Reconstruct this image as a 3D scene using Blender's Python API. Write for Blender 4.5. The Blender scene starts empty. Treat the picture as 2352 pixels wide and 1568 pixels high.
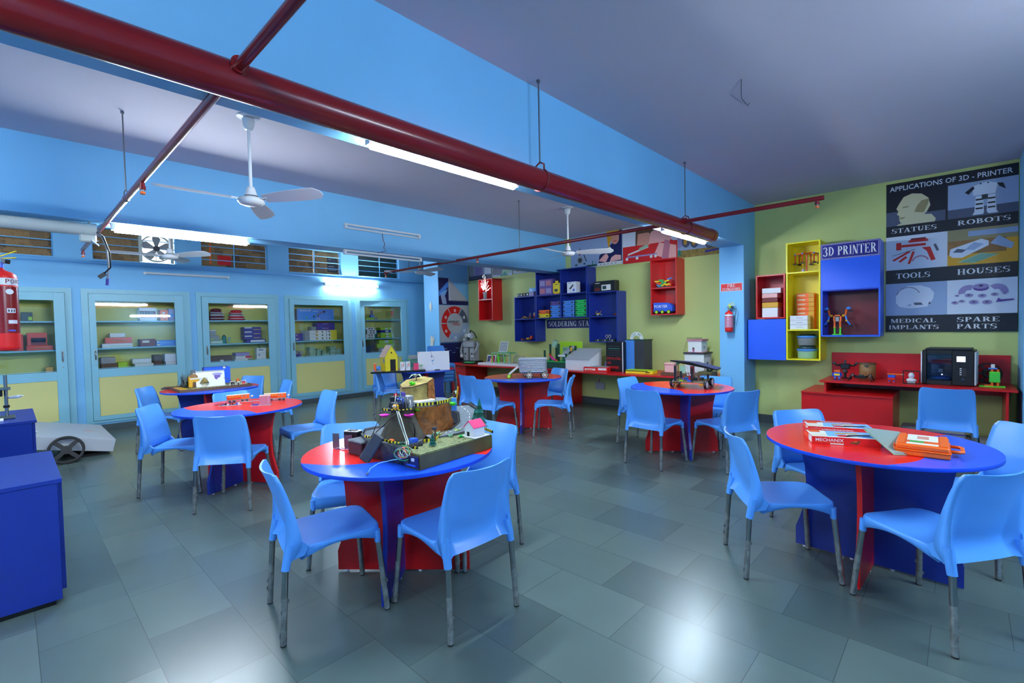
import bpy, math, random
from mathutils import Matrix, Vector, Euler
random.seed(7)
S = bpy.context.scene
COL = S.collection
PI = math.pi

# ------------------------------------------------------------------ camera, world, exposure
cam_d = bpy.data.cameras.new('camera'); cam = bpy.data.objects.new('camera', cam_d); COL.objects.link(cam)
cam_d.sensor_width = 36.0; cam_d.lens = 1093.52 / 2352 * 36.0; cam_d.clip_start = 0.02; cam_d.clip_end = 200
yaw, pitch, roll = 0.757274, 0.0308856, -0.0211621
fwd = Vector((-math.sin(yaw) * math.cos(pitch), math.cos(yaw) * math.cos(pitch), -math.sin(pitch)))
right = Vector((math.cos(yaw), math.sin(yaw), 0)); up = right.cross(fwd)
r2 = math.cos(roll) * right + math.sin(roll) * up
u2 = -math.sin(roll) * right + math.cos(roll) * up
cam.matrix_world = Matrix(((r2.x, u2.x, -fwd.x, 0), (r2.y, u2.y, -fwd.y, 0), (r2.z, u2.z, -fwd.z, 1.5), (0, 0, 0, 1)))
S.camera = cam
world = bpy.data.worlds.new('world'); S.world = world; world.use_nodes = True
world.node_tree.nodes['Background'].inputs[0].default_value = (0.80, 0.92, 1.0, 1)
world.node_tree.nodes['Background'].inputs[1].default_value = 1.2
S.view_settings.view_transform = 'Standard'; S.view_settings.look = 'None'
S.view_settings.exposure = 1.88; S.view_settings.gamma = 1.0; S.view_settings.use_curve_mapping = False
TUBE_STRENGTH = 60.0
TUBE_COLOR = (0.84, 0.93, 1.0, 1)
S.cycles.max_bounces = 8; S.cycles.diffuse_bounces = 5; S.cycles.glossy_bounces = 4
S.cycles.sample_clamp_indirect = 6.0

# ------------------------------------------------------------------ materials
def lin(c):
    out = []
    for v in c[:3]:
        v = v / 255.0
        out.append(v / 12.92 if v <= 0.04045 else ((v + 0.055) / 1.055) ** 2.4)
    return (out[0], out[1], out[2], 1)
MATS = {}
def mat(name, rgb=None, rough=0.5, metal=0.0, noise=0.0, nscale=6.0, bump=0.0, coat=0.0, alpha=None, spec=0.5, stretch=None):
    if name in MATS: return MATS[name]
    m = bpy.data.materials.new(name); m.use_nodes = True; MATS[name] = m
    nt = m.node_tree; b = nt.nodes['Principled BSDF']
    c = lin(rgb)
    b.inputs['Base Color'].default_value = c; b.inputs['Roughness'].default_value = rough; b.inputs['Metallic'].default_value = metal
    b.inputs['Specular IOR Level'].default_value = spec
    if coat: b.inputs['Coat Weight'].default_value = coat; b.inputs['Coat Roughness'].default_value = 0.08
    if noise or bump:
        tc = nt.nodes.new('ShaderNodeTexCoord'); nz = nt.nodes.new('ShaderNodeTexNoise'); nz.inputs['Scale'].default_value = nscale; nz.inputs['Detail'].default_value = 5
        if stretch:
            mp = nt.nodes.new('ShaderNodeMapping'); mp.inputs['Scale'].default_value = stretch
            nt.links.new(tc.outputs['Object'], mp.inputs[0]); nt.links.new(mp.outputs[0], nz.inputs['Vector'])
        else: nt.links.new(tc.outputs['Object'], nz.inputs['Vector'])
        if noise:
            rp = nt.nodes.new('ShaderNodeValToRGB'); e = rp.color_ramp.elements
            e[0].position = 0.3; e[1].position = 0.7
            e[0].color = (c[0] * (1 - noise), c[1] * (1 - noise), c[2] * (1 - noise), 1)
            e[1].color = tuple(min(1, v * (1 + noise)) for v in c[:3]) + (1,)
            nt.links.new(nz.outputs['Fac'], rp.inputs[0]); nt.links.new(rp.outputs[0], b.inputs['Base Color'])
        if bump:
            bp = nt.nodes.new('ShaderNodeBump'); bp.inputs['Strength'].default_value = bump; bp.inputs['Distance'].default_value = 0.02
            nt.links.new(nz.outputs['Fac'], bp.inputs['Height']); nt.links.new(bp.outputs[0], b.inputs['Normal'])
    return m
def emit(name, rgba, strength):
    if name in MATS: return MATS[name]
    m = bpy.data.materials.new(name); m.use_nodes = True; MATS[name] = m
    nt = m.node_tree; nt.nodes.clear()
    e = nt.nodes.new('ShaderNodeEmission'); o = nt.nodes.new('ShaderNodeOutputMaterial')
    e.inputs[0].default_value = rgba; e.inputs[1].default_value = strength; nt.links.new(e.outputs[0], o.inputs[0])
    return m
def glass_mat(name, tint=(0.95, 0.98, 1.0, 1), refl=1.0):
    m = bpy.data.materials.new(name); m.use_nodes = True; MATS[name] = m
    nt = m.node_tree; nt.nodes.clear(); N = nt.nodes.new
    o = N('ShaderNodeOutputMaterial'); mx = N('ShaderNodeMixShader'); t = N('ShaderNodeBsdfTransparent'); g = N('ShaderNodeBsdfGlossy'); f = N('ShaderNodeFresnel')
    t.inputs[0].default_value = tint; g.inputs['Roughness'].default_value = 0.02; f.inputs[0].default_value = 1.5
    g.inputs[0].default_value = (refl, refl, refl, 1)
    nt.links.new(f.outputs[0], mx.inputs[0]); nt.links.new(t.outputs[0], mx.inputs[1]); nt.links.new(g.outputs[0], mx.inputs[2]); nt.links.new(mx.outputs[0], o.inputs[0])
    return m
def floor_mat():
    m = bpy.data.materials.new('kota_stone_floor'); m.use_nodes = True; MATS['floor'] = m
    nt = m.node_tree; b = nt.nodes['Principled BSDF']; N = nt.nodes.new; L = nt.links.new
    tc = N('ShaderNodeTexCoord'); mp = N('ShaderNodeMapping'); mp.inputs['Location'].default_value = (0.10, -0.045, 0)
    L(tc.outputs['Object'], mp.inputs[0])
    br = N('ShaderNodeTexBrick'); br.offset = 0.5; br.inputs['Scale'].default_value = 1.0
    br.inputs['Brick Width'].default_value = 0.56; br.inputs['Row Height'].default_value = 0.375
    br.inputs['Mortar Size'].default_value = 0.0016; br.inputs['Mortar Smooth'].default_value = 0.3; br.inputs['Bias'].default_value = 0.0
    br.inputs['Color1'].default_value = lin((76, 92, 89)); br.inputs['Color2'].default_value = lin((94, 110, 104)); br.inputs['Mortar'].default_value = lin((60, 72, 70))
    L(mp.outputs[0], br.inputs['Vector'])
    n1 = N('ShaderNodeTexNoise'); n1.inputs['Scale'].default_value = 1.7; n1.inputs['Detail'].default_value = 1; L(tc.outputs['Object'], n1.inputs['Vector'])
    mp2 = N('ShaderNodeMapping'); mp2.inputs['Scale'].default_value = (2.2, 7.0, 1); mp2.inputs['Rotation'].default_value = (0, 0, 0.3); L(tc.outputs['Object'], mp2.inputs[0])
    n2 = N('ShaderNodeTexNoise'); n2.inputs['Scale'].default_value = 1.6; n2.inputs['Detail'].default_value = 2; n2.inputs['Roughness'].default_value = 0.45; L(mp2.outputs[0], n2.inputs['Vector'])
    r1 = N('ShaderNodeMapRange'); r1.inputs[1].default_value = 0.25; r1.inputs[2].default_value = 0.75; r1.inputs[3].default_value = 0.95; r1.inputs[4].default_value = 1.05; L(n1.outputs['Fac'], r1.inputs[0])
    r2_ = N('ShaderNodeMapRange'); r2_.inputs[1].default_value = 0.25; r2_.inputs[2].default_value = 0.75; r2_.inputs[3].default_value = 0.985; r2_.inputs[4].default_value = 1.015; L(n2.outputs['Fac'], r2_.inputs[0])
    mu = N('ShaderNodeMath'); mu.operation = 'MULTIPLY'; L(r1.outputs[0], mu.inputs[0]); L(r2_.outputs[0], mu.inputs[1])
    vm = N('ShaderNodeVectorMath'); vm.operation = 'SCALE'; L(br.outputs['Color'], vm.inputs[0]); L(mu.outputs[0], vm.inputs['Scale'])
    L(vm.outputs[0], b.inputs['Base Color'])
    r3 = N('ShaderNodeMapRange'); r3.inputs[1].default_value = 0.3; r3.inputs[2].default_value = 0.7; r3.inputs[3].default_value = 0.26; r3.inputs[4].default_value = 0.31; L(n1.outputs['Fac'], r3.inputs[0])
    b.inputs['Roughness'].default_value = 0.27
    bp = N('ShaderNodeBump'); bp.inputs['Strength'].default_value = 0.01; bp.inputs['Distance'].default_value = 0.01
    return m
def top_mat():
    # round table laminate: red with a blue segment behind an S shaped seam (local x points to the blue side)
    m = bpy.data.materials.new('table_laminate_two_tone'); m.use_nodes = True; MATS['tabletop'] = m
    nt = m.node_tree; b = nt.nodes['Principled BSDF']; N = nt.nodes.new; L = nt.links.new
    tc = N('ShaderNodeTexCoord'); sx = N('ShaderNodeSeparateXYZ'); L(tc.outputs['Object'], sx.inputs[0])
    a = N('ShaderNodeMath'); a.operation = 'MULTIPLY'; a.inputs[1].default_value = PI / 0.5; L(sx.outputs[1], a.inputs[0])
    s = N('ShaderNodeMath'); s.operation = 'SINE'; L(a.outputs[0], s.inputs[0])
    s2 = N('ShaderNodeMath'); s2.operation = 'MULTIPLY_ADD'; s2.inputs[1].default_value = -0.07; s2.inputs[2].default_value = 0.23; L(s.outputs[0], s2.inputs[0])
    g = N('ShaderNodeMath'); g.operation = 'GREATER_THAN'; L(sx.outputs[0], g.inputs[0]); L(s2.outputs[0], g.inputs[1])
    mx = N('ShaderNodeMix'); mx.data_type = 'RGBA'; mx.inputs[6].default_value = lin((232, 36, 30)); mx.inputs[7].default_value = lin((32, 92, 235))
    L(g.outputs[0], mx.inputs[0]); L(mx.outputs[2], b.inputs['Base Color'])
    b.inputs['Roughness'].default_value = 0.22
    return m
def carton_mat():
    m = bpy.data.materials.new('printed_cardboard'); m.use_nodes = True; MATS['carton'] = m
    nt = m.node_tree; b = nt.nodes['Principled BSDF']; N = nt.nodes.new; L = nt.links.new
    tc = N('ShaderNodeTexCoord')
    v = N('ShaderNodeTexVoronoi'); v.feature = 'F1'; v.distance = 'CHEBYCHEV'; v.inputs['Scale'].default_value = 7; L(tc.outputs['Object'], v.inputs['Vector'])
    rp = N('ShaderNodeValToRGB'); rp.color_ramp.interpolation = 'CONSTANT'; E = rp.color_ramp.elements
    E[0].position = 0; E[0].color = lin((150, 118, 78)); E[1].position = 0.55; E[1].color = lin((126, 100, 70))
    for p_, c_ in ((0.78, (96, 78, 60)), (0.86, (165, 132, 86)), (0.95, (170, 84, 50))):
        e = E.new(p_); e.color = lin(c_)
    L(v.outputs['Color'], rp.inputs[0])
    n = N('ShaderNodeTexNoise'); n.inputs['Scale'].default_value = 40; n.inputs['Detail'].default_value = 3; L(tc.outputs['Object'], n.inputs['Vector'])
    r = N('ShaderNodeMapRange'); r.inputs[1].default_value = 0.58; r.inputs[2].default_value = 0.62; r.inputs[3].default_value = 1.0; r.inputs[4].default_value = 0.7; L(n.outputs['Fac'], r.inputs[0])
    vm = N('ShaderNodeVectorMath'); vm.operation = 'SCALE'; L(rp.outputs[0], vm.inputs[0]); L(r.outputs[0], vm.inputs['Scale'])
    L(vm.outputs[0], b.inputs['Base Color']); b.inputs['Roughness'].default_value = 0.8
    return m
floor_mat(); top_mat(); carton_mat(); glass_mat('pane_glass'); glass_mat('dark_acrylic', (0.75, 0.8, 0.85, 1))
glass_mat('clear_plastic', (0.85, 0.9, 0.92, 1))
emit('tube_light', TUBE_COLOR, TUBE_STRENGTH); emit('wall_tube_light', TUBE_COLOR, TUBE_STRENGTH)
emit('led_white', (0.85, 0.95, 1, 1), 1.2); emit('screen_white', (0.6, 0.7, 1, 1), .8)
PAL = dict(
 maroon_brown=((58, 36, 44), .5), booklet_cover=((140, 158, 150), .6),
 blue_paint=((118, 186, 230), .55), blue_paint_dim=((92, 128, 165), .55), ceiling_paint=((186, 184, 196), .8), green_wall=((194, 206, 128), .6),
 door_blue=((130, 190, 208), .42), door_yellow=((212, 206, 130), .5), cab_inside=((214, 212, 110), .6), skirting=((72, 84, 86), .4),
 red_lam=((205, 22, 26), .3), blue_lam=((25, 48, 142), .3), blue_lam2=((42, 98, 232), .3), blue_edge=((26, 76, 215), .3), yellow_lam=((240, 226, 20), .35), orange_lam=((214, 64, 28), .3),
 dark_red_lam=((120, 16, 26), .35),
 chair_blue=((86, 160, 242), .34), chrome=((150, 152, 150), .3, 1.0), leg_wrap=((150, 153, 150), .32, .7), rubber=((28, 28, 30), .7),
 pipe_red=((126, 20, 26), .22), white_paint=((205, 210, 214), .35), white=((225, 228, 232), .5), cream=((222, 214, 190), .6), grey=((128, 132, 136), .5), lightgrey=((176, 182, 188), .5),
 darkgrey=((52, 55, 60), .5), black=((14, 15, 17), .4), beige_tube=((190, 198, 190), .5), orange=((242, 104, 22), .4), yellow=((238, 214, 30), .4), green=((30, 190, 90), .4), brightgreen=((90, 225, 50), .5),
 dkgreen=((18, 74, 58), .5), treegreen=((26, 84, 66), .7), teal=((40, 130, 120), .5), pink=((238, 60, 110), .5), magenta=((232, 40, 180), .5), lpink=((240, 178, 172), .6), purple=((96, 70, 150), .5), violet=((56, 48, 140), .45),
 navy=((20, 22, 84), .4), signnavy=((30, 20, 128), .4), red=((214, 26, 26), .4), darkred=((110, 14, 18), .5), blue=((40, 90, 210), .4), sky=((70, 140, 225), .5), lightblue=((120, 185, 240), .5), brown=((96, 66, 44), .6), wood=((150, 108, 62), .6), tan=((150, 128, 66), .7), ply=((196, 176, 130), .6),
 rust=((150, 88, 28), .4), rock_dark=((64, 58, 44), .8), road=((96, 104, 110), .8), tar=((30, 32, 40), .45), grass=((120, 126, 84), .9), olive=((84, 78, 40), .6), brickpink=((190, 120, 140), .7), gold=((218, 160, 30), .4),
 paper=((222, 226, 222), .7), mint=((150, 190, 160), .6), lilac=((150, 140, 190), .5), skin=((214, 150, 130), .6), steel=((120, 125, 130), .3, .9), silver=((170, 175, 180), .25, 1.0), posterdark=((22, 24, 34), .35), posterblue=((150, 172, 206), .35), posterwhite=((212, 222, 236), .35),
 posterslate=((78, 86, 110), .35), statue=((206, 200, 160), .4), statue_shade=((150, 138, 96), .4), tealdark=((30, 60, 60), .4), lime=((168, 214, 30), .5), greybox=((150, 154, 156), .6), plaster=((205, 205, 195), .8))
TEX = dict(green_wall=(.04, 1.2, 0), blue_paint=(.05, 1.0, .02), ceiling_paint=(.03, .8, 0), rust=(.5, 22, 1.0), tan=(.35, 18, .8), rock_dark=(.25, 14, .5), road=(.25, 60, .5), tar=(.3, 25, .8), grass=(.35, 50, .7), olive=(.3, 9, .1), leg_wrap=(.3, 30, .4), red_lam=(.04, 3, 0), pipe_red=(.08, 4, 0), door_blue=(.04, 2, 0), wood=(.2, 8, 0), brown=(.15, 10, 0))
def M(n):
    if n in MATS: return MATS[n]
    p = PAL[n]; t = TEX.get(n, (0, 6, 0))
    return mat(n, p[0], p[1], p[2] if len(p) > 2 else 0.0, noise=t[0], nscale=t[1], bump=t[2])
# ------------------------------------------------------------------ mesh builder
def T(x=0, y=0, z=0): return Matrix.Translation((x, y, z))
def RZ(a): return Matrix.Rotation(a, 4, 'Z')
def RX(a): return Matrix.Rotation(a, 4, 'X')
def RY(a): return Matrix.Rotation(a, 4, 'Y')
class MB:
    def __init__(s, m='white'):
        s.v = []; s.f = []; s.fm = []; s.sm = []; s.mats = []; s.cur = m; s.X = Matrix.Identity(4)
    def mi(s, m):
        m = m or s.cur
        if m not in s.mats: s.mats.append(m)
        return s.mats.index(m)
    def add(s, vs, fs, m=None, smooth=False):
        o = len(s.v); k = s.mi(m)
        for p in vs: s.v.append(tuple(s.X @ Vector(p)))
        for f in fs: s.f.append(tuple(o + i for i in f)); s.fm.append(k); s.sm.append(smooth)
        return s
    def box(s, x0, x1, y0, y1, z0, z1, m=None, c=0.0):
        if c <= 0:
            vs = [(x, y, z) for z in (z0, z1) for y in (y0, y1) for x in (x0, x1)]
            return s.add(vs, [(0, 2, 3, 1), (4, 5, 7, 6), (0, 1, 5, 4), (2, 6, 7, 3), (0, 4, 6, 2), (1, 3, 7, 5)], m)
        c = min(c, (x1 - x0) / 2.01, (y1 - y0) / 2.01, (z1 - z0) / 2.01)
        # chamfered box: three loops of 8
        def ring(z, i):
            a, b_, d, e = x0 + i, x1 - i, y0 + i, y1 - i
            return [(a + c, d, z), (b_ - c, d, z), (b_, d + c, z), (b_, e - c, z), (b_ - c, e, z), (a + c, e, z), (a, e - c, z), (a, d + c, z)]
        def ring2(z):
            a, b_, d, e = x0 + c, x1 - c, y0 + c, y1 - c
            return [(a, d, z), (b_, d, z), (b_, d, z), (b_, e, z), (b_, e, z), (a, e, z), (a, e, z), (a, d, z)]
        vs = ring2(z0) + ring(z0 + c, 0) + ring(z1 - c, 0) + ring2(z1); fs = []
        for r in range(3):
            for i in range(8):
                j = (i + 1) % 8; fs.append((r * 8 + i, r * 8 + j, (r + 1) * 8 + j, (r + 1) * 8 + i))
        fs.append(tuple(range(7, -1, -1))); fs.append(tuple(range(24, 32)))
        return s.add(vs, fs, m)
    def cb(s, cx, cy, cz, sx, sy, sz, m=None, c=0.0):
        return s.box(cx - sx / 2, cx + sx / 2, cy - sy / 2, cy + sy / 2, cz - sz / 2, cz + sz / 2, m, c)
    def cyl(s, p0, p1, r0, r1=None, m=None, n=16, caps=True, smooth=True):
        r1 = r0 if r1 is None else r1; p0 = Vector(p0); p1 = Vector(p1); d = (p1 - p0).normalized()
        a = d.orthogonal().normalized(); b_ = d.cross(a); vs = []
        for p, r in ((p0, r0), (p1, r1)):
            for i in range(n):
                t = 2 * PI * i / n; vs.append(p + a * (r * math.cos(t)) + b_ * (r * math.sin(t)))
        s.add(vs, [(i, (i + 1) % n, n + (i + 1) % n, n + i) for i in range(n)], m, smooth)
        if caps: s.add(vs, [tuple(range(n - 1, -1, -1)), tuple(range(n, 2 * n))], m, False)
        return s
    def tube(s, pts, r, m=None, n=8, closed=False):
        pts = [Vector(p) for p in pts]; N = len(pts); vs = []; prev = None
        for i, p in enumerate(pts):
            if closed: d = pts[(i + 1) % N] - pts[i - 1]
            else: d = pts[min(i + 1, N - 1)] - pts[max(i - 1, 0)]
            d.normalize()
            a = d.orthogonal().normalized() if prev is None else (prev - d * prev.dot(d)).normalized()
            prev = a; b_ = d.cross(a); rr = r[i] if isinstance(r, (list, tuple)) else r
            for k in range(n):
                t = 2 * PI * k / n; vs.append(p + a * (rr * math.cos(t)) + b_ * (rr * math.sin(t)))
        fs = []
        for i in range(N if closed else N - 1):
            j = (i + 1) % N
            for k in range(n): fs.append((i * n + k, i * n + (k + 1) % n, j * n + (k + 1) % n, j * n + k))
        if not closed: fs += [tuple(range(n - 1, -1, -1)), tuple(range((N - 1) * n, N * n))]
        return s.add(vs, fs, m, True)
    def lathe(s, prof, cx=0, cy=0, m=None, n=24, a0=0, a1=2 * PI, smooth=True):
        full = abs(a1 - a0 - 2 * PI) < 1e-6; vs = []; fs = []; k = n if full else n + 1
        for r, z in prof:
            for i in range(k):
                t = a0 + (a1 - a0) * i / n; vs.append((cx + r * math.cos(t), cy + r * math.sin(t), z))
        for j in range(len(prof) - 1):
            for i in range(n):
                i2 = (i + 1) % k; fs.append((j * k + i, j * k + i2, (j + 1) * k + i2, (j + 1) * k + i))
        return s.add(vs, fs, m, smooth)
    def sph(s, c, r, m=None, n=12, sc=(1, 1, 1)):
        vs = []; fs = []; h = n // 2
        for j in range(h + 1):
            ph = PI * j / h
            for i in range(n):
                t = 2 * PI * i / n; vs.append((c[0] + r * sc[0] * math.sin(ph) * math.cos(t), c[1] + r * sc[1] * math.sin(ph) * math.sin(t), c[2] - r * sc[2] * math.cos(ph)))
        for j in range(h):
            for i in range(n): fs.append((j * n + i, j * n + (i + 1) % n, (j + 1) * n + (i + 1) % n, (j + 1) * n + i))
        return s.add(vs, fs, m, True)
    def prism(s, poly, z0, z1, m=None, smooth=False):   # polygon in local xy extruded in z (counter clockwise)
        n = len(poly); vs = [(x, y, z0) for x, y in poly] + [(x, y, z1) for x, y in poly]
        s.add(vs, [tuple(range(n - 1, -1, -1)), tuple(range(n, 2 * n))], m, False)
        return s.add(vs, [(i, (i + 1) % n, n + (i + 1) % n, n + i) for i in range(n)], m, smooth)
    def flat(s, poly, z=0.0, m=None):
        return s.add([(x, y, z) for x, y in poly], [tuple(range(len(poly)))], m)
    def build(s, name, parent=None, loc=None, rz=0.0):
        me = bpy.data.meshes.new(name); me.from_pydata(s.v, [], s.f)
        for k in s.mats: me.materials.append(M(k))
        me.polygons.foreach_set('material_index', s.fm); me.polygons.foreach_set('use_smooth', s.sm)
        me.validate(); me.update()
        o = bpy.data.objects.new(name, me); COL.objects.link(o)
        if loc: o.location = loc
        if rz: o.rotation_euler.z = rz
        if parent: o.parent = parent
        return o
def thing(name, label, cat, loc=(0, 0, 0), rz=0.0, group=None):
    o = bpy.data.objects.new(name, None); COL.objects.link(o); o.empty_display_size = 0.05
    o.location = loc; o.rotation_euler.z = rz; o['label'] = label; o['category'] = cat
    if group: o['group'] = group
    return o
def tag(o, label, cat, group=None, kind=None):
    o['label'] = label; o['category'] = cat
    if group: o['group'] = group
    if kind: o['kind'] = kind
    return o
def struct(o, label=None):
    o['kind'] = 'structure'
    if label: o['label'] = label
    return o
def copy_tree(o, parent=None, kids=None):
    c = o.copy(); COL.objects.link(c)
    if parent: c.parent = parent
    for ch in list(o.children): copy_tree(ch, c)
    return c
# ------------------------------------------------------------------ lettering
_TC = {}
def sans(s):
    if s in _TC: return _TC[s]
    cu = bpy.data.curves.new('lettering', 'FONT'); cu.body = s; cu.resolution_u = 2; cu.offset = 0.012
    o = bpy.data.objects.new('lettering', cu); COL.objects.link(o)
    dg = bpy.context.evaluated_depsgraph_get(); me = bpy.data.meshes.new_from_object(o.evaluated_get(dg))
    vs = [(v.co.x, v.co.y) for v in me.vertices]; fs = [tuple(p.vertices) for p in me.polygons]
    bpy.data.objects.remove(o); bpy.data.curves.remove(cu); bpy.data.meshes.remove(me)
    x0 = min(v[0] for v in vs); x1 = max(v[0] for v in vs); y0 = min(v[1] for v in vs); y1 = max(v[1] for v in vs)
    _TC[s] = ([((a - x0) / (x1 - x0), (b - y0) / (y1 - y0)) for a, b in vs], fs); return _TC[s]
def _r(x0, y0, x1, y1): return [(x0, y0), (x1, y0), (x1, y1), (x0, y1)]
def _ln(x0, y0, x1, y1, w): return [(x0, y0), (x0 + w, y0), (x1 + w, y1), (x1, y1)]
def _arc(cx, cy, ro, so, ri, si, a0, a1, n=9):
    q = []
    for i in range(n):
        t0 = math.radians(a0 + (a1 - a0) * i / n); t1 = math.radians(a0 + (a1 - a0) * (i + 1) / n)
        q.append([(cx + ri * math.cos(t0), cy + si * math.sin(t0)), (cx + ro * math.cos(t0), cy + so * math.sin(t0)), (cx + ro * math.cos(t1), cy + so * math.sin(t1)), (cx + ri * math.cos(t1), cy + si * math.sin(t1))])
    return q
def serif_glyph(c):
    W, t, e = .18, .065, .055
    def stem(x, w=W, a=0., b=1.): return [_r(x, a, x + w, b)] + ([_r(x - .07, 0, x + w + .07, e)] if a == 0 else []) + ([_r(x - .07, 1 - e, x + w + .07, 1)] if b == 1 else [])
    if c == 'I': return stem(.09), .38
    if c == 'T': return stem(.27) + [_r(0, 1 - t, .72, 1), _r(0, .74, .05, 1), _r(.67, .74, .72, 1)], .76
    if c == 'L': return stem(.08) + [_r(.1, 0, .66, t), _r(.61, 0, .66, .28)], .70
    if c in 'EF': return stem(.08) + [_r(.1, 1 - t, .66, 1), _r(.61, .76, .66, 1), _r(.2, .48, .5, .48 + t), _r(.46, .38, .5, .64)] + ([_r(.1, 0, .68, t), _r(.63, 0, .68, .28)] if c == 'E' else []), .74
    if c == 'H': return stem(.08) + stem(.56) + [_r(.2, .47, .6, .47 + t)], .86
    if c == 'N': return stem(.08, .07) + stem(.64, .07) + [_ln(.5, 0, .04, 1, .22)], .82
    if c == 'M': return stem(.08, .07) + stem(.74, W) + [_ln(.38, 0, .06, 1, .2), _ln(.44, 0, .74, 1, .07)], 1.04
    if c == 'D': return stem(.08) + _arc(.2, .5, .56, .5, .37, .5 - t, -90, 90) + [_r(.1, 0, .22, t), _r(.1, 1 - t, .22, 1)], .82
    if c == 'P': return stem(.08) + _arc(.24, .73, .42, .27, .24, .27 - t, -90, 90), .70
    if c == 'R': return stem(.08) + _arc(.24, .74, .40, .26, .22, .26 - t, -90, 90) + [_ln(.55, 0, .3, .5, .2), _r(.5, 0, .82, e)], .84
    if c == 'B': return stem(.08) + _arc(.24, .76, .36, .24, .18, .24 - t, -90, 90) + _arc(.24, .27, .44, .27, .26, .27 - t, -90, 90), .74
    if c == 'O': return _arc(.42, .5, .42, .5, .22, .5 - t, 0, 360, 20), .88
    if c in 'CG': return _arc(.42, .5, .42, .5, .22, .5 - t, 50, 310, 16) + [_r(.66, .66, .72, 1)] + ([_r(.56, 0, .72, .42), _r(.46, .38, .8, .43)] if c == 'G' else []), .84
    if c == 'S': return _arc(.34, .74, .32, .26, .14, .26 - t, 60, 250) + _arc(.34, .27, .34, .27, .16, .27 - t, -110, 80) + [_r(.56, .70, .61, 1), _r(.03, 0, .08, .30), _ln(.5, .38, .16, .55, .16)], .74
    if c == '3': return _arc(.3, .75, .32, .25, .13, .25 - t, -80, 160) + _arc(.3, .27, .36, .27, .17, .27 - t, -160, 85), .74
    if c == 'U': return [_r(.08, .35, .26, 1), _r(0, 1 - e, .34, 1), _r(.6, .35, .67, 1), _r(.52, 1 - e, .78, 1)] + _arc(.375, .36, .295, .36, .115, .29, 180, 360), .82
    if c == 'X': return [_ln(.52, 0, .02, 1, .22), _ln(.06, 0, .58, 1, .07), _r(0, 0, .24, e), _r(.48, 0, .82, e), _r(0, 1 - e, .32, 1), _r(.5, 1 - e, .76, 1)], .84
    if c == 'A': return [_ln(.06, 0, .36, 1, .07), _ln(.56, 0, .3, 1, .2), _r(.2, .28, .56, .28 + t), _r(0, 0, .24, e), _r(.48, 0, .86, e)], .88
    return [], .4
def write(mb, s, X, w, h, m='white', serif=False, z=0.0008):
    """letters fitted in a w x h rectangle whose lower left corner is the origin of X"""
    old = mb.X; mb.X = old @ X
    if serif:
        x = 0; qs = []
        for c in s:
            g, a = serif_glyph(c); qs += [[(px + x, py) for px, py in q] for q in g]; x += a + .04
        for q in qs: mb.add([(px / x * w, py * h, z) for px, py in q], [(0, 1, 2, 3)], m)
    else:
        vs, fs = sans(s); mb.add([(a * w, b * h, z) for a, b in vs], fs, m)
    mb.X = old; return mb
def face_B(x, y, z): return Matrix(((1, 0, 0, x), (0, 0, -1, y), (0, 1, 0, z), (0, 0, 0, 1)))      # local x,y on a surface facing -y
def face_A(x, y, z): return Matrix(((0, 0, 1, x), (1, 0, 0, y), (0, 1, 0, z), (0, 0, 0, 1)))       # surface facing +x
def circle(cx, cy, r, n=20, ry=None): return [(cx + r * math.cos(2 * PI * i / n), cy + (ry or r) * math.sin(2 * PI * i / n)) for i in range(n)]
def band(cx, cy, ro, ri, a0, a1, n=10):
    a = [math.radians(a0 + (a1 - a0) * i / n) for i in range(n + 1)]
    return [[(cx + ri * math.cos(a[i]), cy + ri * math.sin(a[i])), (cx + ro * math.cos(a[i]), cy + ro * math.sin(a[i])), (cx + ro * math.cos(a[i + 1]), cy + ro * math.sin(a[i + 1])), (cx + ri * math.cos(a[i + 1]), cy + ri * math.sin(a[i + 1]))] for i in range(n)]
# ================================================================== ROOM
XA, YB, ZC, XR, YF = -9.8, 7.69, 3.225, 1.95, -3.6
b = MB('floor'); b.box(XA - .4, XR + .2, YF - .2, YB + .2, -0.1, 0); struct(b.build('floor'), 'grey green polished stone tile floor')
b = MB('ceiling_paint'); b.box(XA - .4, XR + .2, YF - .2, YB + .2, ZC, ZC + .15); struct(b.build('ceiling'), 'pale lilac grey painted ceiling slabs between the beams')
CABS = [(-.72, .68, -.62, .60, -.52, .48), (.785, 2.20, .87, 2.09, .95, 1.97), (2.29, 3.68, 2.37, 3.60, 2.47, 3.47), (3.79, 5.215, 3.88, 5.13, 3.97, 5.01), (5.33, 6.70, 5.43, 6.625, 5.55, 6.48)]
WINS = [(-.55, .506, 2.69, 3.18), (.945, 2.035, 2.69, 3.18), (2.405, 3.52, 2.70, 3.18), (3.917, 5.03, 2.70, 3.19), (5.427, 6.485, 2.71, 3.19)]
holes = [(c[0], c[1], .13, 2.225) for c in CABS] + WINS
ys = sorted({YF, YB} | {h[0] for h in holes} | {h[1] for h in holes}); zs = sorted({0, ZC} | {h[2] for h in holes} | {h[3] for h in holes})
b = MB('blue_paint')
for i in range(len(ys) - 1):
    for j in range(len(zs) - 1):
        cy, cz = (ys[i] + ys[i + 1]) / 2, (zs[j] + zs[j + 1]) / 2
        if any(h[0] < cy < h[1] and h[2] < cz < h[3] for h in holes): continue
        b.add([(XA, ys[i], zs[j]), (XA, ys[i + 1], zs[j]), (XA, ys[i + 1], zs[j + 1]), (XA, ys[i], zs[j + 1])], [(0, 1, 2, 3)])
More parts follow.
